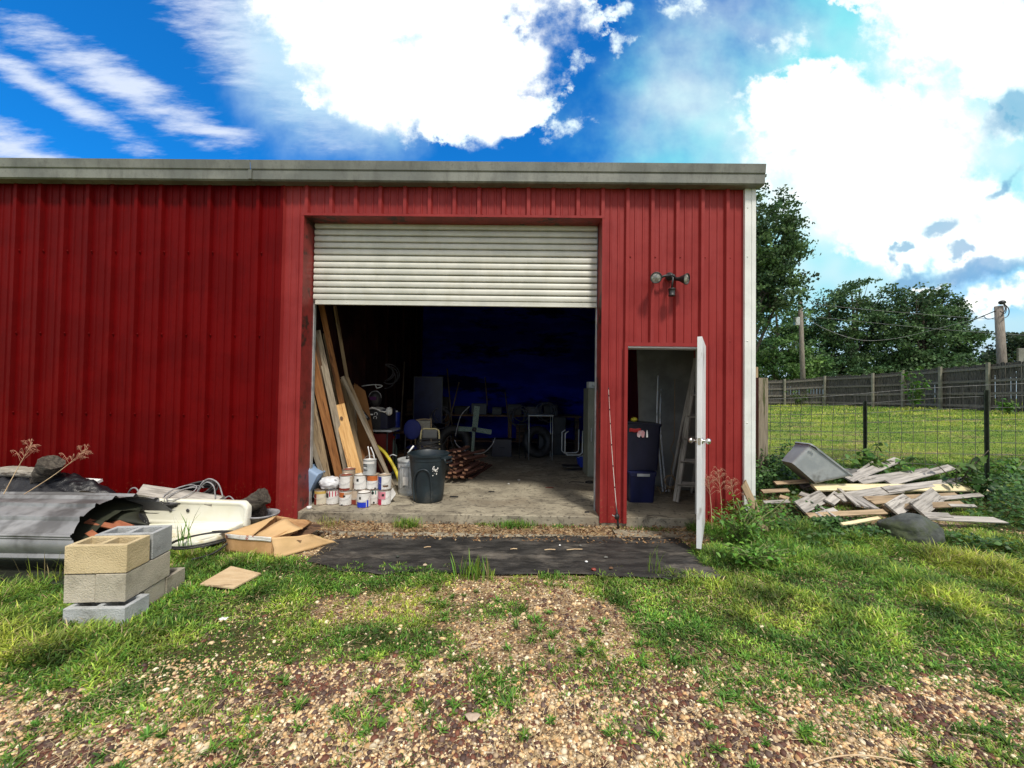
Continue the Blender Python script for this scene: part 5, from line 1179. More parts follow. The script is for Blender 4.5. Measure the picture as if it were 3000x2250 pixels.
mb.prism(pg, .002, Matrix.Translation((c_.x, -.215, c_.z)) @ Matrix.Rotation(R(90), 4, 'X')); mb.build('torn_label', LAB, o)
mb = MB(); mb.prism([(-.012, -.05), (.012, -.05), (.010, .02), (.003, .05), (-.004, .05), (-.01, .02)], .002, Matrix.Translation((c_.x+.085, -.215, c_.z)) @ Matrix.Rotation(R(90), 4, 'X')); mb.build('torn_label', WHITE, o)
mb = MB(); mb.grid(lambda u, v: Vector((c_.x-.16+u*.16, -.2135-.002*v, c_.z+.02+.05*v+.01*nz(u*3, v))), 6, 4); mb.build('red_tag', REDP, o, solid=.002)
c_ = A(1858, 1229, yT+.1); mb = blob(lambda q_: Vector((q_.x*.045, q_.y*.04, q_.z*.03))*(1+.2*nz(q_.x*2, q_.y*2, q_.z*2)), Matrix.Translation(c_), 3); mb.build('glove', YEL, None, label='crumpled yellow green glove on the black tote', cat='glove')
# leaning grey board and poles on the right wall
mb = MB(); a, b_ = (2.30, 6.35), (2.93, 5.35)
mb.grid(lambda u, v: Vector((2.05+.85*u+.05*v, 6.5-.55*u+.35*v-.05*math.sin(v*3.14)*(1-u), ZS+.01+2.28*v)), 10, 14); mb.build('wall_board', DRYW, None, solid=.012, label='large dusty grey board leaning on the wall behind the ladder', cat='board')
for px, pt_, pb_, lb in ((1928, 1100, 1400, 'left of the two white poles beside the grey board'), (1937, 1140, 1400, 'right of the two white poles beside the grey board')):
    mb = MB(); mb.tube(bez([A(px, pt_, 6.4), A(px-3, 1240, 6.2), A(px+8, 1380, 6.0), A(px+14, 1440, 5.9)], 6), .011, 8); mb.build('white_pole', WHITE, None, label=lb, cat='pole', group='white poles behind the totes')
mb = MB(); mb.tube(bez([A(1977, 1110, 6.0), A(1976, 1250, 6.0), A(1974, 1290, 5.95), A(1965, 1315, 5.95), A(1974, 1340, 5.9), A(1966, 1375, 5.9), A(1972, 1400, 5.85)], 8), .006, 6)
coil(mb, A(1962, 1412, 5.75), .09, .03, 2.3, .006, .1, (.2, -1, .3), 7); mb.tube(bez([A(1955, 1430, 5.7), A(1938, 1445, 5.6), A(1925, 1425, 5.7)], 6), .006, 6)
mb.build('cable', mat('brown_cable', (.20, .13, .06), (.26, .17, .08), 9, .6), None, label='thin brown cable hanging down the dusty grey board', cat='cable')
# stepladder
ld = thing('stepladder', 'weathered wooden stepladder leaning inside the side door', 'ladder', (2.4, 5.5, ZS))
LO_ = ld.location
fb = A(1980, 1476, 5.45); ft = A(2040, 1050, 5.75)
def lb_board(nm_, a, b_, w_, t_, hint):
    o = board(nm_, None, None, a, b_, w_, t_, mat_l, hint=hint, parent=ld); return o
mat_l = W_GRY
fb = Vector((fb.x, fb.y, ZS+.01)); dv_ = (ft-fb); 
off = Vector((.34, -.10, 0))
lb_board('side_rail', fb, ft, .085, .028, (-.9, -.5, .2)); 
fb2 = fb+off; ft2 = ft+off*.55
lb_board('side_rail', fb2, ft2, .085, .028, (-.9, -.5, .2))
for k in range(6):
    t_ = .12+.155*k; a = fb+(ft-fb)*t_; b_ = fb2+(ft2-fb2)*t_
    lb_board('step', a+(a-b_)*.05, b_, .11, .022, (.1, -.35, 1))
rb = fb+Vector((.12, .55, 0)); rb2 = fb2+Vector((.10, .60, 0))
lb_board('rear_leg', rb, ft+Vector((0, .03, 0)), .04, .025, (-.9, -.5, .2)); lb_board('rear_leg', rb2, ft2+Vector((0, .03, 0)), .04, .025, (-.9, -.5, .2))
# items right of side door frame chips; fishing rod outside
rp = Z(1812, 1552, .01); rt = A(1783, 1138, 4.66)
fr_ = thing('fishing_rod', 'thin pale fishing rod with black reel leaning on the red post', 'fishing rod', (rp.x, rp.y, 0)); O_ = fr_.location
d = (rt-rp); P = [rp+d*(k/20)+Vector((-.012*math.sin(k/20*3.1), 0, 0)) for k in range(21)]
mb = MB(); mb.tube([p-O_ for p in P[3:]], [.0045-.0032*k/18 for k in range(18)], 8); mb.build('rod_blank', mat('pale_rod', (.72, .66, .60), None, 8, .4), fr_)
mb = MB(); mb.tube([p-O_ for p in P[:4]], [.013, .014, .012, .009], 10); mb.build('grip', RUBBER, fr_)
c_ = P[2]-O_+Vector((-.01, -.03, .0)); mb = MB(); mb.lathe([(.0001, -.03), (.026, -.03), (.030, 0), (.024, .022), (.0001, .03)], 18, Matrix.Translation(c_) @ Matrix.Rotation(R(15), 4, 'X')); rl = mb.build('reel', BLACK, fr_)
mb = MB(); mb.tube([c_, c_+Vector((-.04, -.01, .005)), c_+Vector((-.06, -.02, .02))], .005, 6); mb.build('reel_crank', GSTEEL, rl)
for k in (6, 9, 12, 15, 17, 19, 20):
    p = P[k]-O_; mb = MB(); mb.tube([p+Vector((.006*math.cos(a), -.007+.006*math.sin(a), 0)) for a in [6.283*j/8 for j in range(9)]], .0015, 4); mb.tube([p+Vector((0, 0, -.008)), p+Vector((0, 0, .008))], .006, 6); mb.build('rod_guide', BLACK, fr_)
# ================================================================== RIGHT: board pile
def rp_(x, y, dz=0):
    px, py = 2150+x*.38427, 1150+y*.38427
    d = 4.55+(1540-py)*(1/112.); p = A(px, py, d); g_ = float(zg(p.x, p.y))+.02
    if p.z < g_: p.z = g_
    return p
GPB = 'broken fence boards in the pile'
def pb(label, x0, y0, x1, y1, wpx, m, t_=.018, ends=(0, 0), lift=0., hint=(0, -.55, 1), **k):
    a, b_ = rp_(x0, y0), rp_(x1, y1); a.z += lift+.035; b_.z += lift+.035
    return board('old_board', label, 'board', a, b_, wpx*.38427*a.y/F*1.38, t_, m, hint=hint, group=GPB, ends=ends, **k)
pb('long pale yellow board with a rounded end lying across the pile', 610, 745, 1985, 748, 52, W_YEL, .03, roundend=True, nl=20)
pb('long grey board resting on the pale yellow one, pointing up right', 1150, 775, 1800, 693, 44, W_GRY, lift=.02)
pb('grey board end overlapping the left of the long grey one', 800, 828, 1240, 758, 60, W_GRY, lift=.005, ends=(0, .04))
pb('grey board rising to the right beside the tub', 870, 700, 1258, 542, 46, W_GRY, lift=.03, ends=(0, .02))
pb('grey board, left of a pair rising behind the yellow board', 950, 702, 1500, 618, 48, W_GRY, lift=.01)
pb('grey board, right of a pair rising behind the yellow board', 1180, 720, 1660, 596, 42, W_GRY, lift=.02)
pb('short wide grey board pointing down left in front of the tub', 500, 905, 690, 812, 74, W_GRY, lift=.01, hint=(0, -.8, .7))
pb('grey board sloping down right in the middle of the pile', 880, 790, 1055, 905, 74, W_GRY, hint=(0, -.8, .7))
pb('narrow grey slat left of the middle sloping board', 805, 768, 950, 898, 20, W_GRY, lift=.02)
pb('broken pale board end standing left of the dark rock', 1205, 930, 1345, 845, 80, W_GRY, lift=.02, hint=(0, -.8, .6), ends=(.02, .05))
pb('wide pale board end standing behind the dark rock', 1395, 935, 1555, 812, 84, W_GRY, lift=.03, hint=(0, -.8, .6))
pb('long white grey board on the ground right of the rock', 1470, 985, 2030, 1008, 38, W_GRY, lift=.015, ends=(0, .05))
pb('short pale board lying over the start of the long white one', 1440, 975, 1650, 985, 36, W_GRY, lift=.035)
pb('pale yellow splinter pointing at the rock from the left', 820, 1037, 1105, 985, 20, W_YEL, lift=.01)
pb('grey slat at the far left of the pile by the post', 212, 780, 415, 770, 26, W_TAN, lift=.01)
pb('grey slat above the far left one by the post', 312, 716, 560, 700, 26, W_TAN, lift=.01)
pb('small grey board end left of the wide short one', 505, 795, 610, 830, 38, W_GRY, lift=.01)
pb('small grey board end right of the wide short one', 725, 860, 800, 795, 50, W_GRY, lift=.0)
pb('brown board under the middle of the pile', 1055, 862, 1365, 830, 28, W_TAN)
pb('grey board edge under the right end of the yellow one', 1360, 848, 1885, 800, 26, W_GRY)
pb('brown board under the yellow one, half in shade', 1000, 830, 1700, 800, 30, W_TAN)
pb('short board lying in the weeds at the right end', 1640, 882, 1840, 886, 20, W_GRY)
pb('thin stick sloping down below the wide short board', 665, 905, 810, 1000, 12, W_GRY, lift=.01)
pb('thin stick leaning up right beside the tub', 940, 645, 1060, 568, 12, W_GRY, lift=.04)
pb('small tan block of wood below the far left slats', 350, 812, 420, 832, 30, W_TAN)
pb('grey slat end low at the left in the vines', 225, 858, 420, 850, 22, W_GRY)
pb('old dark board at the bottom of the pile', 560, 960, 1150, 930, 34, W_TAN)
pb('second dark board at the bottom of the pile', 1150, 900, 1750, 870, 40, W_TAN)
pb('grey board end under the splinter in the weeds', 640, 960, 780, 920, 40, W_GRY)
mb = MB(); c_ = rp_(935, 600); mb.grid(lambda u, v: c_+Vector(((u-.5)*.42, (v-.5)*.3, .05*math.sin(u*3.1)*math.sin(v*3.1)+.05*abs(nz(u*4, v*4, 8))-.03)), 16, 12)
mb.build('plastic_sheet', DRYW, None, solid=.004, label='crumpled dirty white sheet between the tub and the grey boards', cat='sheet')
mb = MB(); a = rp_(600, 700); 
mb.grid(lambda u, v: a+Vector(((u-.5)*.40, (v-.5)*.16, -.02+.06*nz(u*3, v*3, 2)-.16*max(0, u-.55))), 14, 8); mb.build('bark_strip', BARK, None, solid=.015, label='curled strip of bark hanging over the left slats below the tub', cat='bark')
# splintered board leaning on the corner
p1, p2 = A(2178, 1416, 4.66), A(2214, 1496, 4.56)
dd = p2-p1; p2 = p1+dd*((.02-p1.z)/dd.z)
o = board('old_board', 'splintered board leaning against the white building corner', 'board', p1, p2, .085, .022, W_TAN, hint=(0, -1, .2), group=GPB, ends=(.03, 0))
# rock
c_ = A(2650, 1530, 4.5); gz_ = float(zg(c_.x, 4.5))
mb = blob(lambda q: Vector((q.x*.30, q.y*.22, q.z*.20))*(1+.16*nz(q.x*1.6+3, q.y*1.6, q.z*1.6)+.05*nz(q.x*5, q.y*5, q.z*5)), Matrix.Translation((c_.x, 4.42, gz_+.03)), 5)
mb.build('rock', ROCK, None, label='big dark mossy rock in the grass in front of the board pile', cat='rock')
# tub: corners given by the photo
T0 = rp_(600, 395); T0 = A(2150+600*.38427, 1150+395*.38427, 5.45)
tub = thing('storage_tub', 'faded grey plastic tub tipped on its side on the board pile', 'tub', A(2150+660*.38427, 1150+590*.38427, 5.45))
ct = wmat(tub).translation
rimA = A(2150+588*.38427, 1150+400*.38427, 5.40); rimB = A(2150+900*.38427, 1150+640*.38427, 5.40)   # near rim edge
botA = A(2150+450*.38427, 1150+540*.38427, 5.44); botB = A(2150+635*.38427, 1150+700*.38427, 5.44)
dep = Vector((.10, .46, -.03))
mb = MB()
def lerp(a, b_, t_): return a+(b_-a)*t_
rc = [rimA, rimB, rimB+dep, rimA+dep]; bc = [lerp(botA, botB, -.02), botB, botB+dep*.85, botA+dep*.85]
def loop(c4, rad=.18, k=6, off=0.):
    out = []; n_ = 4
    for i in range(4):
        p, q_, r_ = c4[i-1], c4[i], c4[(i+1) % 4]; a = lerp(q_, p, rad); b_ = lerp(q_, r_, rad)
        for j in range(k+1): t_ = j/k; out.append((1-t_)**2*a+2*t_*(1-t_)*q_+t_*t_*b_)
    return out
L0 = loop(bc, .16); L1 = loop(rc, .10); n_ = len(L0); rings = 10; vs = []
nrm = ((rimA+rimB)/2-(botA+botB)/2).normalized()
for r_ in range(rings+1):
    t_ = r_/rings
    for i in range(n_):
        p = lerp(L0[i], L1[i], t_); cc = lerp((bc[0]+bc[2])/2, (rc[0]+rc[2])/2, t_); 
        dent = -.025*max(0, nz(p.x*5, p.z*5, 3))-.012*abs(nz(p.x*11, p.z*13, 5))
        vs.append(p+(p-cc).normalized()*dent)
ctr = (rc[0]+rc[2])/2
for s1, up_ in ((1.045, 0.), (1.05, .022), (.985, .022), (.97, .0)):
    for p in L1: vs.append(ctr+(p-ctr)*s1+nrm*up_)
cb = (bc[0]+bc[2])/2
for p in L0: vs.append(cb+(p-cb)*.93+nrm*.01)
R_ = rings+1+4+1
fs = [(i*n_+k, i*n_+(k+1) % n_, (i+1)*n_+(k+1) % n_, (i+1)*n_+k) for i in range(R_-1) for k in range(n_)]+[tuple(range(n_))[::-1], tuple((R_-1)*n_+k for k in range(n_))]
mb.add([v-ct for v in vs], fs, None, True); mb.build('tub_body', SILVER, tub, sharp=40)
mb = MB(); pc = [lerp(rimA, rimB, .0), lerp(rimA, rimB, .13)]; q_ = pc[0]-ct
mb.tube([q_+Vector((-.012, -.03, -.012)), q_+Vector((.03, -.034, -.03)), q_+Vector((.05, -.034, -.055))], .010, 6); mb.build('broken_handle', BLACK, tub)

# ------------------------------------------------------------------ wire fence
WA = A(2247, 1170, 6.9); WB = A(3160, 1112, 5.75)
def fgz(x, y): return float(zg(x, y))
wf = thing('wire_fence', 'woven wire field fence with square mesh right of the barn', 'fence', (WA.x, WA.y, fgz(WA.x, WA.y)))
O_ = Vector((WA.x, WA.y, fgz(WA.x, WA.y))); Lf = Vector((WB.x-WA.x, WB.y-WA.y, 0)).length; du = Vector((WB.x-WA.x, WB.y-WA.y, 0)).normalized()
def wp(s_, k):      # s along, k height fraction
    x, y = WA.x+du.x*s_, WA.y+du.y*s_; b0 = fgz(x, y)+.03; t0 = WA.z+(WB.z-WA.z)*s_/Lf
    sag = .014*math.sin(s_*2.1+k*3)
    return Vector((x+.012*nz(s_*1.5, k*3), y+.03*nz(s_*.9, k*2, 4), b0+(t0-b0)*k+sag*(k > .02)))-O_
mb = MB(); nh = 9
for i in range(nh):
    k = 1-(i/(nh-1))**1.0; mb.tube([wp(Lf*j/40, k) for j in range(41)], .0055 if i in (0, nh-1) else .0040, 4, caps=False)
s_ = .05
while s_ < Lf:
    mb.tube([wp(s_+.010*nz(s_*7, j), 1-j/5) for j in range(6)], .0042, 4, caps=False); s_ += .152
mb.build('wire_mesh', WIREM, wf)
for px, yy, lab in ((2528, None, 0), (2880, None, 1)):
    # point on the fence line with this px
    d = ray(px, 1200); s_ = 0; best = 9
    for j in range(400):
        q_ = Lf*j/400; P = Vector((WA.x+du.x*q_, WA.y+du.y*q_, 0)); e = abs(P.x/P.y-d.x/d.y)
        if e < best: best = e; s_ = q_
    P = Vector((WA.x+du.x*s_, WA.y+du.y*s_-.03, 0)); b0 = fgz(P.x, P.y); top = A(px, (1174, 1143)[lab], P.y).z
    mb = MB()
    for lo_, hi_ in (((-.026, -.004, -.3), (.026, .004, top-b0)), ((-.006, -.04, -.3), (.006, -.0045, top-b0))): mb.bb(lo_, hi_)
    for k in range(12): mb.bb((-.008, .004, .1+k*.09), (.008, .012, .12+k*.09))
    mb.build('fence_post', TPOST, None, loc=(P.x, P.y, b0), label=['dark green steel fence post nearer the barn', 'dark green steel fence post farther right, at the leafy weeds'][lab], cat='fence post', group='steel posts of the wire fence')
p0 = A(2229, 1112, 6.55); g_ = fgz(p0.x, 6.55)
o = board('wooden_post', 'thick grey wooden fence post beside the white barn corner', 'fence post', (p0.x, 6.55, g_-.2), (p0.x, 6.55, p0.z+.03), .155, .14, W_PST, hint=(0, -1, 0))
o = board('wooden_post', 'taller tan board standing behind the thick corner post', 'fence post', (p0.x-.03, 6.70, g_-.2), (p0.x-.03, 6.70, A(2229, 1075, 6.7).z), .13, .04, W_TAN, hint=(0, -1, 0))

# ------------------------------------------------------------------ board fence at the back
bf = thing('board_fence', 'long dark weathered board fence along the back of the field', 'fence', (16, 23, 0)); BFO = Vector((16, 23, 0))
pathpts = [(2130, 27.0, 1118), (2300, 25.5, 1113), (2420, 24, 1104), (2560, 21.5, 1096), (2650, 20.3, 1088), (2760, 18.6, 1078), (2900, 16.9, 1066), (3010, 15.8, 1055), (3200, 14.5, 1030), (3650, 12.6, 985), (4300, 11.0, 930)]
tops = [A(px, py, y) for px, y, py in pathpts]
mb = MB(); mr = MB(); rr = random.Random(3); posts = []
FF = []
for i in range(len(tops)-1):
    a, b_ = tops[i], tops[i+1]; seg = Vector((b_.x-a.x, b_.y-a.y, 0)); L = seg.length; u_ = seg.normalized(); nb = int(L/.142); nn_ = Vector((u_.y, -u_.x, 0))
    th_ = math.atan2(u_.y, u_.x)
    for k in range(nb):
        t_ = (k+.5)/nb; x, y = a.x+seg.x*t_, a.y+seg.y*t_; zt_ = a.z+(b_.z-a.z)*t_+rr.uniform(-.035, .045); b0 = float(zg(x, y))-.02+rr.choice([0, 0, 0, .0, .06])
        M_ = Matrix.Translation(Vector((x, y, 0))+nn_*rr.uniform(-.006, .006)-BFO) @ Matrix.Rotation(th_, 4, 'Z')
        mb.bb_ = None
        w_ = .140
        c = [( -w_/2, -.009, b0), (w_/2, -.009, b0), (w_/2, .009, b0), (-w_/2, .009, b0), (-w_/2, -.009, zt_-.03), (w_/2, -.009, zt_-.03), (w_/2, .009, zt_-.03), (-w_/2, .009, zt_-.03), (-w_/2+.03, -.009, zt_), (w_/2-.03, -.009, zt_), (w_/2-.03, .009, zt_), (-w_/2+.03, .009, zt_)]
        mb.add(c, [(0, 1, 5, 4), (1, 2, 6, 5), (2, 3, 7, 6), (3, 0, 4, 7), (4, 5, 9, 8), (5, 6, 10, 9), (6, 7, 11, 10), (7, 4, 8, 11), (8, 9, 10, 11)], M_)
    for fr_r in (.10, .37, .64, .91):
        za = float(zg(a.x, a.y)); zb_ = float(zg(b_.x, b_.y)); pa = Vector((a.x, a.y, za+(a.z-za)*fr_r))+nn_*.035-BFO; pb_ = Vector((b_.x, b_.y, zb_+(b_.z-zb_)*fr_r))+nn_*.035-BFO
        FF.append((pa, pb_))
    npst = max(1, int(L/2.4))
    for k in range(npst): t_ = k/npst; posts.append((a+seg*t_, nn_))
MBF = mat('dark_fence_boards', (.045, .042, .036), (.105, .096, .084), 9, .9, .4, stretch=(9, 9, .8), c3=(.022, .022, .018), c3t=(.5, .65))
mb.build('board_panel', MBF, bf)
W_RAIL = wood('lit_rail_wood', (.10, .092, .08), (.19, .175, .15), (.05, .045, .04))  # rails coloured lighter than the boards, as if catching the light
W_POSTF = mat('grey_post_wood_far', (.15, .145, .11), (.24, .23, .18), 5, .9, .2)
for pa, pb_ in FF:
    m2 = MB(); m2.box((0, 0, 0), ((pb_-pa).length+.01, .04, .11), frame((pa+pb_)/2, pb_-pa, (0, 0, 1))); m2.build('rail', W_RAIL, bf)
for p, nn_ in posts:
    b0 = float(zg(p.x, p.y)); m2 = MB(); m2.bb((-.05, -.05, -.2), (.05, .05, p.z-b0+.06)); q_ = m2.build('post', W_POSTF, bf, loc=Vector((p.x, p.y, b0))+nn_*.10-BFO)
# ------------------------------------------------------------------ utility poles and lines
def pole(label, px, pyt, y, r_, lean, pyb=None):
    t_ = A(px, pyt, y); b0 = float(zg(t_.x, y)); o = thing('utility_pole', label, 'utility pole', (t_.x-lean, y, b0-.1))
    mb = MB(); mb.tube([(0, 0, -.2), (lean*.5, 0, (t_.z-b0)*.5), (lean, 0, t_.z-b0+.1)], [r_*1.12, r_*1.02, r_*.92], 16); mb.build('pole_shaft', POLE, o); return o, t_
pl, plt = pole('thin wooden utility pole with a small grey box left of the trees', 2344, 880, 26.5, .14, -.25)
mb = MB(); q_ = A(2333, 942, 26.4)-Vector((pl.location)); mb.bb((q_.x-.16, q_.y-.15, q_.z-.28), (q_.x+.16, q_.y+.1, q_.z+.28)); mb.build('meter_box', GSTEEL, pl, bevel=.03)
pr_, prt = pole('thick wooden utility pole with drooping cables at the right edge', 2926, 897, 18.2, .155, -.22)
mb = MB(); c_ = A(2936, 886, 18.2)-pr_.location; mb = blob(lambda q: Vector((q.x*.14, q.y*.12, q.z*.10)), Matrix.Translation(c_), 2); mb.build('insulator_cap', BLACK, pr_)
for P in ([(2936, 884), (2955, 905), (2953, 925), (2935, 935)], [(2937, 884), (2948, 900), (2944, 918), (2930, 912)], [(2937, 885), (2945, 905), (2935, 925)]):
    mb = MB(); mb.tube([A(a, b_, 18.0)-pr_.location for a, b_ in [(q[0], q[1]) for q in P]] if False else [p-pr_.location for p in bez([A(a, b_, 18.0) for a, b_ in P], 8)], .016, 6); mb.build('drip_loop', BLACK, pr_)
def line(label, pts, r_=.012, m=None, nm='power_line'):
    P = bez([A(*p) for p in pts], 14); mb = MB(); mb.tube(P, r_, 5, caps=False); mb.build(nm, m or CABLE, None, label=label, cat='power line', group='overhead lines between the poles')
line('heavy black cable rising to the right hand pole', [(2820, 952, 20.2), (2870, 930, 19.2), (2916, 911, 18.2)], .022, BLACK)
line('short black cable loop sagging beside the right hand pole', [(2880, 925, 19.0), (2895, 935, 18.6), (2925, 928, 18.2)], .016, BLACK)
line('top wire from the thin pole across the trees', [(2350, 887, 26.4), (2520, 905, 24.5), (2800, 928, 21), (2916, 935, 18.2)], .009)
line('middle wire from the thin pole across the trees', [(2352, 925, 26.4), (2520, 942, 24.5), (2760, 965, 21), (3040, 985, 17.5)], .008)
line('lowest and most sagging wire, looping under the middle one', [(2352, 925, 26.4), (2420, 965, 25.8), (2520, 996, 24.5), (2620, 992, 23.3), (2740, 965, 21.5), (2880, 928, 19)], .013)

# ------------------------------------------------------------------ trees
LEAFM = attrmat('leaf_green', .65, .25)
def leafcards(cent, nrm_s, size, cols, rng, fold=.25):
    n_ = len(cent); a = rng.normal(size=(n_, 3)); a /= np.linalg.norm(a, axis=1, keepdims=True); b = rng.normal(size=(n_, 3)); b -= a*(a*b).sum(1, keepdims=True); b /= np.linalg.norm(b, axis=1, keepdims=True); c = np.cross(a, b)
    s = size[:, None]; L = s; W = s*.36
    V = np.stack([cent-a*L*.5, cent+b*W+c*W*fold, cent+a*L*.5, cent-b*W+c*W*fold], 1).reshape(-1, 3)
    idx = np.arange(n_)*4; Fq = np.stack([idx, idx+1, idx+2, idx+3], 1)
    return V, Fq, np.repeat(cols, 4, 0)
def tree(label, base, h, lobes, n_leaf, leaf, seed, col=(.030, .062, .018), name='tree', group='trees beyond the back fence', trunk=.25):
    rng = np.random.default_rng(seed); rr = random.Random(seed); o = thing(name, label, 'tree', base, group=group)
    mb = MB(); tips = []
    tr = [Vector((0, 0, -.2)), Vector((.1*h/10, 0, h*.18)), Vector((-.1, .1, h*.38)), Vector((.15, 0, h*.62)), Vector((.1, .1, h*.85))]
    mb.tube(bez(tr, 5), [trunk*(1-.8*i/20) for i in range(21)], 8)
    for (lx, ly, lz, rx, ry, rz) in lobes:
        s_ = tr[1].lerp(tr[3], rr.random()); e = Vector((lx, ly, lz)); mid = s_.lerp(e, .5)+Vector((rr.uniform(-.3, .3), 0, -.25))
        mb.tube(bez([s_, mid, e], 5), [trunk*.45*(1-.75*i/10) for i in range(11)], 6)
        for k in range(4):
            q_ = e+Vector((rr.uniform(-.7, .7)*rx, rr.uniform(-.7, .7)*ry, rr.uniform(-.3, .8)*rz)); mb.tube([mid.lerp(e, .5), mid.lerp(q_, .7), q_], [trunk*.18, trunk*.12, trunk*.04], 5)
    mb.build('trunk', BARK, o)
    vol = np.array([l[3]*l[4]*l[5] for l in lobes]); vol = vol/vol.sum(); nc = n_leaf//22
    li = rng.choice(len(lobes), nc, p=vol); L = np.array(lobes)[li]
    d = rng.normal(size=(nc, 3)); d /= np.linalg.norm(d, axis=1, keepdims=True); rad = rng.uniform(.25, 1.12, (nc, 1))**.55
    cc = L[:, :3]+d*rad*L[:, 3:6]
    keep = np.array([nz(c[0]*.8+seed, c[1]*.8, c[2]*.8) > .0 for c in cc]); cc = cc[keep]; nc = len(cc)
    stretch = rng.uniform(.35, .6, nc)
    cent = np.repeat(cc, 22, 0)+rng.normal(size=(nc*22, 3))*np.repeat(stretch, 22)[:, None]*np.array([leaf*2.4, leaf*2.4, leaf*1.3])
    tone = rng.uniform(.5, 1.9, (nc, 1)); warm = rng.uniform(0, 1, (nc, 1))
    ccol = np.array(col)[None]*tone*(1+np.hstack([.7*warm, .35*warm, 0*warm]))
    cols = np.repeat(ccol, 22, 0)*rng.uniform(.75, 1.3, (nc*22, 1))
    V, Fq, C = leafcards(cent, None, rng.uniform(.7, 1.3, nc*22)*leaf, cols, rng)
    npmesh('crown', V, Fq, LEAFM, np.clip(C*np.array([.85, .85, 1.1]), 0, 1), parent=o); return o
def lob(pxs, y, base):
    out = []
    for (px, py, rpx, rpy) in pxs:
        p = A(px, py, y)-Vector(base); k = y/F; out.append((p.x, p.y+random.uniform(-.8, .8), p.z, rpx*k*1.12, rpx*k, rpy*k*1.14))
    return out
def gb_(px, y): p = A(px, 1150, y); return (p.x, y, float(zg(p.x, y)))
b_ = gb_(2190, 27); tree('tall dense dark tree right behind the barn corner', b_, 14, lob([(2200, 690, 110, 95), (2235, 660, 75, 60), (2270, 720, 70, 60), (2300, 760, 70, 60), (2330, 800, 45, 40), (2255, 830, 85, 70), (2190, 850, 110, 90), (2225, 905, 80, 60), (2285, 860, 55, 50)], 27, b_), 46000, .21, 1, col=(0.056, 0.115, 0.042))
b_ = gb_(2270, 31); tree('lower airy tree between the barn corner and the thin pole', b_, 9, lob([(2260, 985, 65, 50), (2310, 960, 45, 45), (2330, 1010, 50, 50), (2230, 1050, 80, 60), (2290, 1080, 90, 50), (2365, 1060, 50, 60)], 31, b_), 24000, .22, 2, col=(0.063, 0.140, 0.036))
b_ = gb_(2495, 34); tree('broad dark green tree right of the thin utility pole', b_, 11, lob([(2420, 900, 55, 40), (2400, 960, 60, 55), (2500, 880, 60, 50), (2530, 850, 40, 32), (2585, 880, 45, 50), (2480, 960, 90, 60), (2560, 960, 70, 60), (2440, 1040, 100, 60), (2540, 1050, 90, 60), (2380, 1080, 60, 50), (2500, 1110, 150, 30)], 34, b_), 62000, .22, 3, col=(0.050, 0.109, 0.039))
b_ = gb_(2700, 33); tree('broad dark green tree beside the heavy cable, its right side ragged', b_, 10, lob([(2660, 880, 55, 40), (2720, 870, 50, 42), (2770, 880, 40, 42), (2700, 940, 90, 55), (2790, 940, 60, 35), (2820, 925, 30, 22), (2650, 1010, 80, 55), (2740, 1010, 80, 50), (2800, 1000, 50, 30), (2830, 988, 26, 16), (2680, 1080, 100, 40), (2755, 1060, 60, 40)], 33, b_), 56000, .22, 4, col=(0.050, 0.109, 0.039))
b_ = gb_(2990, 46); tree('distant rounded dark tree at the right edge behind the fence', b_, 8, lob([(2990, 1010, 60, 38), (2960, 1050, 60, 35), (2905, 1065, 40, 25), (2885, 1075, 30, 18), (3040, 1030, 60, 50)], 46, b_), 14000, .34, 5, col=(.026, .05, .022))
b_ = gb_(2800, 50); tree('low distant treetops showing over the middle of the fence', b_, 4, lob([(2790, 1075, 40, 14), (2830, 1080, 30, 10), (2740, 1080, 50, 14)], 50, b_), 5000, .3, 6, col=(.03, .06, .03))
mbh = MB(); p = A(2985, 1050, 30); mbh.bb((p.x, 30, 1), (p.x+3.5, 30.15, A(2985, 1020, 30).z)); mbh.build('grey_shed', DRYW, None, label='pale grey structure behind the fence at the right edge', cat='shed', bevel=.02)

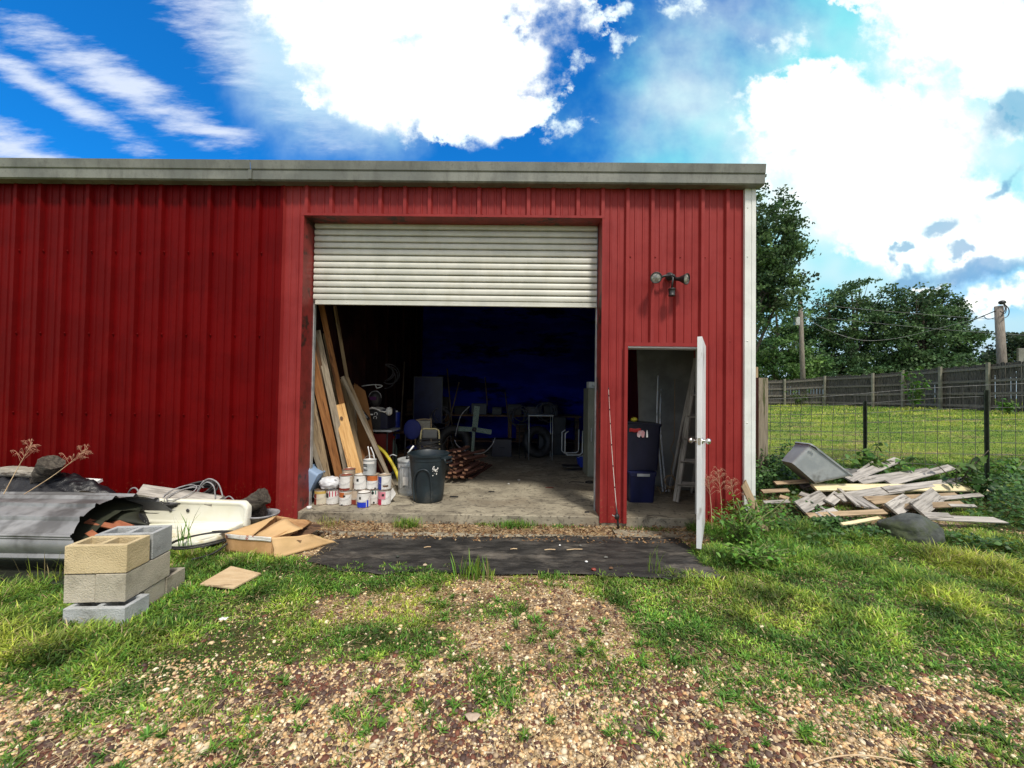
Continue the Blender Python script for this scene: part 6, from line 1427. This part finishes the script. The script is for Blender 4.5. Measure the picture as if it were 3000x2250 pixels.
# ------------------------------------------------------------------ leafy plants
LEAF2 = attrmat('weed_leaf_green', .5, .3, spec=.4)
def big_leaf_plant(name, label, base, h, nst, nleaf, leaf, seed, spread=.25, col=(.06, .15, .03), cat='plant', group=None, stemm=None):
    rng = np.random.default_rng(seed); rr = random.Random(seed); o = thing(name, label, cat, base, group=group)
    mb = MB(); cs = []
    for s_ in range(nst):
        a = rr.uniform(0, 6.28); e = Vector((math.cos(a)*spread*rr.uniform(.4, 1.2), math.sin(a)*spread*.5, h*rr.uniform(.6, 1.05))); P = bez([(0, 0, 0), e*.5+Vector((rr.uniform(-.04, .04), 0, .04)), e], 6); mb.tube(P, [.010-.006*i/len(P) for i in range(len(P))], 6)
        for k in range(nleaf):
            cs.append(P[int(rr.uniform(.25, .999)*(len(P)))%len(P)]+Vector((rr.gauss(0, .05), rr.gauss(0, .05), rr.gauss(0, .03))))
    mb.build('stem', stemm or MATS['plant_stem'], o)
    cs = np.array([tuple(c) for c in cs]); n_ = len(cs)
    th = rng.uniform(0, 6.28, n_); dr = rng.uniform(-.7, .25, n_); a = np.stack([np.cos(th), np.sin(th), dr], 1); a /= np.linalg.norm(a, axis=1, keepdims=True)
    up = np.array([0, 0, 1.])+rng.normal(size=(n_, 3))*.35; b = np.cross(a, up); b /= np.linalg.norm(b, axis=1, keepdims=True); c = np.cross(b, a)
    s = (rng.uniform(.6, 1.25, n_)*leaf)[:, None]; W = s*.26
    V = np.stack([cs, cs+a*s*.35+b*W+c*W*.3, cs+a*s*.35-b*W+c*W*.3, cs+a*s*.35, cs+a*s*.75+b*W*.7-c*s*.05, cs+a*s*.75-b*W*.7-c*s*.05, cs+a*s*.75-c*s*.09, cs+a*s-c*s*.18], 1).reshape(-1, 3)
    i = np.arange(n_)*8; T = np.concatenate([np.stack(q_, 1) for q_ in ((i, i+1, i+3), (i, i+3, i+2), (i+1, i+4, i+6), (i+1, i+6, i+3), (i+3, i+6, i+5), (i+3, i+5, i+2), (i+4, i+7, i+6), (i+6, i+7, i+5))])
    cl = np.array(col)[None]*rng.uniform(.6, 1.7, (n_, 1))*(1+np.stack([rng.uniform(0, .6, n_), rng.uniform(0, .3, n_), np.zeros(n_)], 1))
    npmesh('foliage', V, T, LEAF2, np.clip(np.repeat(cl, 8, 0), 0, 1), parent=o); return o
mat('plant_stem', (.10, .14, .04), (.16, .18, .06), 9, .7)
DST = mat('dark_plant_stem', (.05, .04, .03), (.09, .07, .05), 9, .8)
def gp(px, y): p = A(px, 1300, y); return (p.x, y, float(zg(p.x, y)))
big_leaf_plant('leafy_weed', 'broad leaved weed climbing the nearer steel fence post', gp(2535, 6.1), .62, 6, 11, .15, 21, .30, group='leafy weeds along the wire fence')
big_leaf_plant('leafy_weed', 'broad leaved weed with pale top right of the nearer steel post', gp(2600, 6.0), .50, 7, 11, .14, 22, .35, group='leafy weeds along the wire fence')
big_leaf_plant('leafy_weed', 'tall sparse dark stemmed weed left of the farther steel post', gp(2800, 5.6), .62, 5, 8, .13, 23, .35, stemm=DST, col=(.05, .12, .02), group='leafy weeds along the wire fence')
big_leaf_plant('leafy_weed', 'dark leafy clump at the foot of the farther steel post', gp(2870, 5.45), .32, 6, 10, .15, 24, .30, col=(.02, .06, .012), group='leafy weeds along the wire fence')
big_leaf_plant('leafy_weed', 'small leafy weed at the right edge beyond the wire fence', gp(2975, 5.9), .35, 6, 8, .13, 25, .30, group='leafy weeds along the wire fence')
big_leaf_plant('sapling', 'light green sapling growing up against the dark board fence', gp(2675, 18.6), 1.9, 9, 26, .20, 26, .75, col=(.06, .15, .025), cat='sapling')
big_leaf_plant('sapling', 'small bright shrub at the foot of the fence far right', gp(2955, 15.2), .5, 7, 18, .16, 27, .4, col=(.07, .17, .025), cat='shrub')
big_leaf_plant('sapling', 'tangle of scrub in the gap of the board fence by the thin pole', gp(2345, 24.0), 1.0, 10, 14, .18, 28, .8, col=(.04, .08, .02), cat='shrub')
big_leaf_plant('bushy_weed', 'dense dark weed clump beside the open white door', (2.45, 4.25, 0), .38, 26, 14, .055, 29, .30, col=(.075, .19, .03))
big_leaf_plant('bushy_weed', 'low broad leaved weed clump in front of the white door edge', (2.25, 3.72, 0), .20, 24, 14, .055, 30, .30, col=(.075, .19, .03))
big_leaf_plant('bushy_weed', 'weed clump growing against the red wall right of the door', (2.75, 4.55, 0), .45, 26, 14, .055, 31, .32, col=(.08, .20, .03))
o = bpy.data.objects
for lb_, px, pt in (('tallest dry seed stalk by the red wall right of the door', 2112, 1420), ('shorter dry seed stalk leaning toward the door edge', 2082, 1440), ('bent dry seed stalk by the white corner trim', 2150, 1450)):
    bs = Vector((A(px, 1500, 4.6).x+.02, 4.6, 0)); stalk(lb_, bs, A(px-8, pt-45, 4.62), .4)

# vines / ground ivy
rng = np.random.default_rng(55); pts = []; szs = []
for (px, py, y0, rx, ry, h, nn_) in ((2300, 1400, 6.35, .75, .35, .38, 2600), (2240, 1440, 5.9, .5, .3, .25, 900), (2400, 1500, 4.60, .45, .20, .12, 800), (2520, 1515, 4.45, .4, .15, .09, 350), (2330, 1530, 4.6, .6, .3, .12, 900), (2930, 1430, 5.5, .6, .35, .30, 900), (3010, 1500, 4.8, .5, .35, .32, 1000), (2880, 1575, 4.2, .4, .2, .12, 300), (2330, 1480, 5.1, .4, .3, .12, 500)):
    c_ = A(px, py, y0); q = rng.normal(size=(nn_, 2))*np.array([rx, ry])*.6; x = c_.x+q[:, 0]; y = y0+q[:, 1]; ok = (x > 3.06) | (y < 4.5)
    z = zg(x, y)+rng.uniform(0, 1, nn_)**.8*h*np.exp(-((q/np.array([rx, ry]))**2).sum(1)*.8)*(1+.6*np.sin(x*9)*np.cos(y*11))+.02
    pts.append(np.stack([x, y, z], 1)[ok])
cs = np.concatenate(pts); n_ = len(cs)
th = rng.uniform(0, 6.28, n_); a = np.stack([np.cos(th), np.sin(th), rng.uniform(-.6, .3, n_)], 1); a /= np.linalg.norm(a, axis=1, keepdims=True); up = np.array([0, -.35, 1.])+rng.normal(size=(n_, 3))*.45; b = np.cross(a, up); b /= np.linalg.norm(b, axis=1, keepdims=True); c = np.cross(b, a)
s = (rng.uniform(.5, 1.2, n_)*.055)[:, None]; W = s*.42
V = np.stack([cs, cs+a*s*.45+b*W+c*W*.25, cs+a*s*.45, cs+a*s*.45-b*W+c*W*.25, cs+a*s-c*s*.15], 1).reshape(-1, 3); i = np.arange(n_)*5
T = np.concatenate([np.stack(q_, 1) for q_ in ((i, i+1, i+2), (i, i+2, i+3), (i+1, i+4, i+2), (i+2, i+4, i+3))])
cl = np.array([.055, .125, .028])[None]*rng.uniform(.5, 1.9, (n_, 1)); 
o = npmesh('ivy', V, T, LEAF2, np.clip(np.repeat(cl, 5, 0), 0, 1)); tag(o, 'dark green creeping vine leaves around the board pile and post', 'vine', None, 'stuff')
# ================================================================== grass, gravel, litter
GRM = attrmat('grass_blade', .55, .35, spec=.35)
def blades(P, H_, W_, lean, col, rng, az=None, droop=.5, tipcol=None):
    n_ = len(P); az = rng.uniform(0, 6.283, n_) if az is None else az
    d = np.stack([np.cos(az), np.sin(az), np.zeros(n_)], 1); side = np.stack([-np.sin(az), np.cos(az), np.zeros(n_)], 1)
    tw = rng.uniform(-.5, .5, n_)[:, None]; side = side+tw*np.array([0, 0, 1.]); 
    up = np.array([0, 0, 1.])[None]
    H = H_[:, None]; ln = lean[:, None]; W = W_[:, None]
    pts = []
    for t_, wf in ((0, .7), (.35, 1.), (.72, .8), (1., 0)):
        horiz = ln*(t_**1.5); vert = (t_-droop*ln*t_**2.4*.9)*np.sqrt(np.clip(1-.55*ln**2, .15, 1))
        c = P+d*H*horiz+up*H*vert
        pts.append((c-side*W*wf*.5, c+side*W*wf*.5) if wf else (c,))
    V = np.stack([pts[0][0], pts[0][1], pts[1][0], pts[1][1], pts[2][0], pts[2][1], pts[3][0]], 1).reshape(-1, 3)
    i = np.arange(n_)*7; T = np.concatenate([np.stack(q, 1) for q in ((i, i+1, i+3), (i, i+3, i+2), (i+2, i+3, i+5), (i+2, i+5, i+4), (i+4, i+5, i+6))])
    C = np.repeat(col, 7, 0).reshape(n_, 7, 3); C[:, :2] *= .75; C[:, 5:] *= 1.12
    return V, T, C.reshape(-1, 3)
def vis(x, y, m=1.38): return (np.abs(x) < y*m+.25)
def gcol(n_, yel, rng):
    g = np.array([.10, .26, .036]); ye = np.array([.38, .43, .06]); st = np.array([.42, .34, .17])
    y_ = np.clip(yel+rng.normal(size=n_)*.22, 0, 1)[:, None]
    c = g*(1-y_)+ye*y_; dry = (rng.random(n_) < (.04+.14*yel))[:, None]
    c = np.where(dry, st, c)*rng.uniform(.45, 1.5, (n_, 1)); return c
rng = np.random.default_rng(101)
# cluster rosettes
NC = 128000
y = 1.35+(7.2-1.35)*rng.random(NC)**.85; x = rng.uniform(-1.75, 1.75, NC)*(y+.1)
f = gfield(x, y); dens, hh, yel = f[:, 0], f[:, 1], f[:, 2]
patch = np.array([.5+.9*nz(a*1.9, b*1.9, 3)+.5*nz(a*6, b*6, 8) for a, b in zip(x, y)])
fine_ = np.array([nz(a*14, b*14, 1) for a, b in zip(x, y)])
keep = (np.clip(dens, .14, .92)*1.10+(patch-.5)*.55+fine_*.35 > rng.uniform(.12, .80, NC)) & vis(x, y, 1.7)
inb = ((x > -9) & (x < 2.99) & (y > 4.74))                      # inside the barn
cloth = (x > -1.85) & (x < 1.80) & (y > 3.52+.28*fine_) & (y < 4.72-.1*np.abs(fine_))
blk = (x > K.x-.44) & (x < K.x+.02) & (y > K.y-.07) & (y < K.y+.55)
junk = (x < -.75-.35*(y-3.6)) & (y > 3.78) & (y < 4.8) & (x > -2.6)
shee = (x < -3.5) & (y > 3.2)
keep &= ~inb & ~cloth & ~blk & ~shee & ~(junk & (rng.random(NC) > .08)); x, y, dens, hh, yel, patch = [q[keep] for q in (x, y, dens, hh, yel, patch)]
nc = len(x); nb = rng.integers(4, 9, nc); ci = np.repeat(np.arange(nc), nb); N = len(ci)
tall = np.clip(hh[ci]/.10, .5, 3)
P = np.stack([x[ci]+rng.normal(size=N)*.012, y[ci]+rng.normal(size=N)*.012, np.zeros(N)], 1); P[:, 2] = zg(P[:, 0], P[:, 1])-.004
H_ = .70*hh[ci]**1.0*rng.uniform(.45, 1.15, N)*np.clip(.8+1.0*(patch[ci]-.5), .45, 1.5); W_ = rng.uniform(.0042, .0080, N)*np.clip(1.15-.12*tall, .6, 1)
ln = rng.uniform(.4, 1.1, N)
mid = np.array([1+1.0*nz(a*3.3, b*3.3, 21) for a, b in zip(x, y)])
col = gcol(N, np.clip(yel[ci]-.02+.25*(patch[ci]-.5)+.35*(mid[ci]-1), 0, 1), rng)*np.repeat(rng.uniform(.6, 1.3, (nc, 1)), nb, 0)*np.clip(mid[ci], .4, 1.5)[:, None]
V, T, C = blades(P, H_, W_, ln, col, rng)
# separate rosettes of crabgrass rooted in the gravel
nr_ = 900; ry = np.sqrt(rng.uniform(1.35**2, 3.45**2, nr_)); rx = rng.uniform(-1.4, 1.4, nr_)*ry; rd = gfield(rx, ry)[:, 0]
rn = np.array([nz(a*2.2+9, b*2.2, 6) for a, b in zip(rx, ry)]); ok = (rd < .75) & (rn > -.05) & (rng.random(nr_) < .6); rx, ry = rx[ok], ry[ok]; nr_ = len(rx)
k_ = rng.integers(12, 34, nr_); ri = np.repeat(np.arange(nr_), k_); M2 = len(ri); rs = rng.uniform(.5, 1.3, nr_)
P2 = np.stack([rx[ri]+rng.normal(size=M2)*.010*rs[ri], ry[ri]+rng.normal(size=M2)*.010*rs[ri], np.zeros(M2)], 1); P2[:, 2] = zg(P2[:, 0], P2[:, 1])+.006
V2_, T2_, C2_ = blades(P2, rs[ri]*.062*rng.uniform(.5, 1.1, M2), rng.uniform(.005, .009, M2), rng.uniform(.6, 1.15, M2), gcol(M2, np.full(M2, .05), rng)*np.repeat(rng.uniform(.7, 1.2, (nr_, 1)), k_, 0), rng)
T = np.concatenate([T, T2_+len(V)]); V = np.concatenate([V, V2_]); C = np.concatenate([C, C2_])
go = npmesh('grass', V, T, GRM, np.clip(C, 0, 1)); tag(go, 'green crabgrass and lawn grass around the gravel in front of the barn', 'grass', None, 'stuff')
print('blades', N)
# mown field beyond the wire fence
n2 = 80000; y = 6.6+18*rng.random(n2)**1.5; x = rng.uniform(.42, 1.75, n2)*y; ok = (x > 3.2)
x, y = x[ok], y[ok]; N = len(x); P = np.stack([x, y, zg(x, y)-.005], 1); sc_f = np.clip(y/9, .8, 2.2)
pt = np.array([nz(a*.7, b*1.2, 5) for a, b in zip(x, y)])
col = gcol(N, np.clip(.32+pt*1.6, 0, 1), rng)*np.clip(.85+.8*pt, .5, 1.2)[:, None]
V, T, C = blades(P, .05*sc_f*rng.uniform(.5, 1.2, N)*(1+.8*(pt > .25)), .009*sc_f, rng.uniform(.3, 1, N), col, rng)
go = npmesh('field_grass', V, T, GRM, np.clip(C, 0, 1)); tag(go, 'short bright green grass of the field beyond the wire fence', 'grass', None, 'stuff')
# tufts standing alone
def tuft(label, p, n_, h, sp, yel=.1, w=.006, seed=0, lean=(.15, .8)):
    rg = np.random.default_rng(seed); P = np.zeros((n_, 3)); P[:, :2] = rg.normal(size=(n_, 2))*sp*np.array([1, .4])
    V, T, C = blades(P, h*rg.uniform(.4, 1.1, n_), np.full(n_, w), rg.uniform(*lean, n_), gcol(n_, np.full(n_, yel), rg), rg)
    o = npmesh('grass_tuft', V, T, GRM, np.clip(C, 0, 1)); o.location = p; tag(o, label, 'grass tuft', 'grass tufts by the concrete edge')
tuft('spiky grass tuft against the concrete edge below the black trash can', G(1195, 1545), 300, .15, .085, .25, .005, 1)
tuft('wide green grass tuft at the middle of the concrete edge', G(1510, 1545), 420, .12, .12, .1, .006, 2)
tuft('low green tuft right of the wide one on the concrete edge', G(1640, 1545), 160, .06, .09, .1, .006, 3)
tuft('small tuft left of the wide one on the concrete edge', G(1415, 1540), 70, .06, .05, .2, .006, 4)
tuft('sparse dry tuft at the left end of the concrete edge', G(965, 1545), 60, .20, .08, .8, .004, 5)
tuft('low tuft at the foot of the side doorway step', G(1900, 1555), 200, .05, .16, .1, .006, 6)
tuft('tall bladed tuft at the near edge of the black cloth, left of centre', G(1395, 1695), 90, .24, .10, .3, .009, 7, (.1, .45))
tuft('low rosette of grass at the near edge of the black cloth', G(1620, 1695), 160, .07, .07, .05, .007, 8)
tuft('slim upright grass stems in front of the side doorway', G(1925, 1685), 16, .30, .04, .4, .006, 9, (.1, .4))
tuft('tall thin blades rising behind the top grey block', Z(545, 1610, .1), 12, .50, .05, .15, .009, 10, (.1, .45))
tuft('thin pale weed blades in front of the dark metal sheets', Z(150, 1715, .0), 26, .36, .10, .7, .005, 11, (.15, .5))
tuft('tall green weed at the left picture edge', Z(-30, 1640, .0), 40, .55, .10, .3, .010, 12, (.1, .5))
# straw / dead blades lying flat
n3 = 13000; y = 1.35+3.3*rng.random(n3); x = rng.uniform(-1.4, 1.4, n3)*y; f = gfield(x, y); pn = np.array([nz(a*2.3, b*2.3, 12) for a, b in zip(x, y)])
ok = (pn+.25*rng.normal(size=n3) > .0) & vis(x, y) & ~((x > -1.8) & (x < 2.) & (y > 3.45) & (y < 4.25)) & ~((x > K.x-.36) & (x < K.x+.20) & (y > K.y-.04)); x, y = x[ok], y[ok]; N = len(x)
az = rng.uniform(0, 6.283, N); L = rng.uniform(.02, .09, N); d = np.stack([np.cos(az), np.sin(az), rng.normal(size=N)*.12], 1); sd = np.stack([-np.sin(az), np.cos(az), np.zeros(N)], 1)*rng.uniform(.0008, .0018, N)[:, None]
c0 = np.stack([x, y, zg(x, y)+rng.uniform(.010, .022, N)], 1); mid = c0+d*L[:, None]*.5+np.array([0, 0, .004])+sd*rng.normal(size=(N, 1))*2; e = c0+d*L[:, None]
V = np.stack([c0-sd, c0+sd, mid-sd, mid+sd, e], 1).reshape(-1, 3); i = np.arange(N)*5
T = np.concatenate([np.stack(q, 1) for q in ((i, i+1, i+3), (i, i+3, i+2), (i+2, i+3, i+4))])
cc = np.array([.46, .36, .20])*rng.uniform(.5, 1.3, (N, 1)); so_ = npmesh('dry_straw', V, T, attrmat('straw', .9), np.clip(np.repeat(cc, 5, 0), 0, 1)); tag(so_, 'dead straw coloured grass scattered over the gravel', 'dry grass', None, 'stuff')
# gravel
import bmesh
bm = bmesh.new(); bmesh.ops.create_icosphere(bm, subdivisions=2, radius=1); IV = np.array([v.co[:] for v in bm.verts]); IF = np.array([[v.index for v in f_.verts] for f_ in bm.faces]); bm.free()
shapes = []
for k in range(14):
    r_ = np.array([1+.30*nz(v[0]*1.1+k*7, v[1]*1.1, v[2]*1.1)+.10*nz(v[0]*3+k, v[1]*3, v[2]*3) for v in IV]); shapes.append(IV*r_[:, None])
bm = bmesh.new(); bmesh.ops.create_icosphere(bm, subdivisions=1, radius=1); JV = np.array([v.co[:] for v in bm.verts]); JF = np.array([[v.index for v in f_.verts] for f_ in bm.faces]); bm.free()
shapes2 = [JV*np.array([1+.30*nz(v[0]*1.1+k*7, v[1]*1.1, v[2]*1.1) for v in JV])[:, None] for k in range(14)]
def stones(x, y, s, col, shp, FC, rng, angular=False):
    n_ = len(x); sid = rng.integers(0, 14, n_); SV = np.stack(shp)[sid]
    sc3 = np.stack([s*rng.uniform(.8, 1.35, n_), s*rng.uniform(.65, 1.0, n_), s*rng.uniform(.40, .75, n_)], 1)[:, None]
    q = SV*sc3; a = rng.uniform(0, 6.283, n_); ca, sa = np.cos(a)[:, None], np.sin(a)[:, None]; tl = rng.normal(size=(n_, 1))*.35
    X_, Y_, Z_ = q[..., 0], q[..., 1], q[..., 2]; Y2 = Y_*np.cos(tl)-Z_*np.sin(tl); Z2 = Y_*np.sin(tl)+Z_*np.cos(tl)
    xx = X_*ca-Y2*sa+x[:, None]; yy = X_*sa+Y2*ca+y[:, None]; zz = Z2+(zg(x, y)+s*.10)[:, None]
    V = np.stack([xx, yy, zz], -1).reshape(-1, 3); k = shp[0].shape[0]
    T = (FC[None]+(np.arange(n_)*k)[:, None, None]).reshape(-1, 3); return V, T, np.repeat(col, k, 0)
def pebs(n_, y0, y1, rng):
    y = np.sqrt(rng.uniform(y0**2, y1**2, n_)); x = rng.uniform(-1.42, 1.42, n_)*(y+.08); g_ = gfield(x, y)[:, 0]
    pn = np.array([nz(a*1.6+4, b*1.6, 2) for a, b in zip(x, y)]); pn2 = np.array([nz(a*5, b*5, 9) for a, b in zip(x, y)])
    ok = vis(x, y) & (rng.random(n_) < np.clip(1.15-.80*g_+.25*pn, .12, 1)) & ~((x > -1.85) & (x < 2.0) & (y > 3.42)) & (y < 4.72) & ~((x > K.x-.36) & (x < K.x+.20) & (y > K.y-.04)); x, y, pn, pn2 = x[ok], y[ok], pn[ok], pn2[ok]; n_ = len(x)
    red = rng.random(n_) < np.clip(.24+.5*pn+.75*pn2, .07, .62)
    base = np.array([[.60, .41, .20], [.70, .54, .32], [.54, .33, .15], [.76, .66, .46], [.62, .45, .25], [.46, .34, .21]])[rng.integers(0, 6, n_)]
    rb = np.array([[.10, .045, .030], [.07, .042, .034], [.16, .060, .035], [.13, .085, .065]])[rng.integers(0, 4, n_)]
    col = np.where(red[:, None], rb, base)*rng.uniform(.75, 1.25, (n_, 1))
    s = np.where(red, np.exp(rng.normal(size=n_)*.45)*.0082, np.exp(rng.normal(size=n_)*.50)*.0054); s = np.clip(s, .0028, .020)
    return x, y, s, col
x, y, s, col = pebs(52000, 1.35, 2.35, rng); V1, T1, C1 = stones(x, y, s, col, shapes2 if False else shapes, IF, rng) if False else stones(x, y, s, col, shapes2, JF, rng); print('near stones', len(x))
x, y, s, col = pebs(44000, 2.35, 4.6, rng); V2, T2, C2 = stones(x, y, s, col, shapes2, JF, rng); print('far stones', len(x))
V = np.concatenate([V1, V2]); T = np.concatenate([T1, T2+len(V1)]); C = np.concatenate([C1, C2])
gr = npmesh('gravel', V, T, attrmat('pebble', .65, spec=.35), np.clip(C, 0, 1), smooth=True); tag(gr, 'tan pebbles mixed with dark red lava stones', 'gravel', None, 'stuff')
# leaf litter in front of the slab
n4 = 2600; x = rng.uniform(-2.3, 2.3, n4); y = rng.uniform(4.2, 4.78, n4); s = rng.uniform(.008, .028, n4); a = rng.normal(size=(n4, 3)); a[:, 2] *= .35; a /= np.linalg.norm(a, axis=1, keepdims=True); b = rng.normal(size=(n4, 3)); b[:, 2] *= .4; b -= a*(a*b).sum(1, keepdims=True); b /= np.linalg.norm(b, axis=1, keepdims=True)
c0 = np.stack([x, y, zg(x, y)+.012+.02*rng.random(n4)], 1); V = np.stack([c0-a*s[:, None], c0+b*s[:, None]*.45, c0+a*s[:, None], c0-b*s[:, None]*.45], 1).reshape(-1, 3); i = np.arange(n4)*4
cc = np.array([[.16, .085, .04], [.26, .16, .08], [.09, .05, .03], [.38, .27, .15]])[rng.integers(0, 4, n4)]
o = npmesh('leaf_litter', V, np.stack([i, i+1, i+2, i+3], 1), attrmat('dead_leaf', .9), np.repeat(cc, 4, 0)); tag(o, 'brown dead leaves and bark bits along the concrete edge', 'leaf litter', None, 'stuff')
# black ground cloth
mb = MB()
def cloth_(u, v):
    x = -1.92+u*3.76; yn = 3.46+.05*nz(x*1.2, 1)+.04*nz(x*4, 7)+.18*(1-sst(0, .12, u)); yf = 4.28+.14*u+.05*nz(x*.9, 5)+.03*nz(x*3, 2)-.12*(1-sst(0, .1, u))
    return (x, yn+(yf-yn)*v, .016+.012*abs(nz(x*2.5, v*6, 4))+.010*abs(nz(x*9, v*14, 2))+.004*nz(x*30, v*30))
mb.grid(cloth_, 160, 40); mb.build('ground_cloth', FABRIC, None, label='long strip of faded black ground cloth lying in front of the doors', cat='ground cloth')
rr = random.Random(31)
for k, (px, py, sz, lb) in enumerate([(1740, 1668, .018, 'reddish stone near the right end of the black cloth'), (1790, 1664, .014, 'small brown stone right of the reddish one on the cloth'), (1775, 1632, .014, 'pale stone on the right half of the black cloth'), (1700, 1598, .012, 'grey pebble near the top of the black cloth'), (1245, 1655, .014, 'brown stone on the left half of the black cloth'), (1165, 1630, .012, 'dark pebble near the left end of the black cloth'), (1640, 1597, .009, 'tiny white pebble in the middle of the black cloth'), (1718, 1645, .010, 'tiny cream pebble beside the reddish stone')]):
    p = Z(px, py, .035); m_ = [LDR, W_DRK, DRYW, DRYW, LTN, ROCK, WHITE, WHITE][k]
    blob(lambda q: Vector((q.x*sz*1.3, q.y*sz, q.z*sz*.7))*(1+.3*nz(q.x*1.5+k, q.y*1.5, q.z*1.5)), Matrix.Translation(p), 3).build('stone', m_, None, label=lb, cat='stone', group='loose stones on the black cloth')
for k, (x0, y0, x1, y1, lb) in enumerate([(1495, 1609, 1515, 1608, 'leftmost of the pale twigs on the black cloth'), (1595, 1611, 1627, 1610, 'middle pale twig on the black cloth'), (1660, 1611, 1706, 1609, 'rightmost and thickest pale twig on the black cloth'), (1242, 1604, 1262, 1602, 'short pale twig on the left half of the black cloth')]):
    mb = MB(); a, b_ = Z(x0, y0, .036), Z(x1, y1, .036); mb.tube([a, a.lerp(b_, .5)+Vector((0, .004, .003)), b_], .005, 6); mb.build('twig', VSTEM, None, label=lb, cat='twig', group='pale twigs on the black cloth')
mb = MB(); mb.tube(bez([Z(2370, 2238, .02), Z(2440, 2218, .03), Z(2520, 2212, .04), Z(2600, 2222, .03), Z(2680, 2240, .02)], 6), .0032, 6); mb.build('twig', VSTEM, None, label='long curved twig on the gravel at the bottom right', cat='twig')
mb = MB(); p = Z(1385, 2100, .025); mb.grid(lambda u, v: p+Vector(((u-.5)*.085*(1-.6*abs(2*v-1)), (v-.5)*.05, .010*math.sin(v*3.1)+.006*nz(u*4, v*4))), 8, 8); mb.build('dead_leaf', LTN, None, solid=.001, label='pale dead leaf on the gravel at the bottom centre', cat='leaf')
mb = MB(); p = Z(655, 1812, .05); mb.grid(lambda u, v: p+Vector(((u-.5)*.05, (v-.5)*.03, .012*nz(u*5, v*5))), 6, 6); mb.build('paper_scrap', WHITE, None, solid=.001, label='tiny white paper scrap in the grass right of the blocks', cat='scrap')
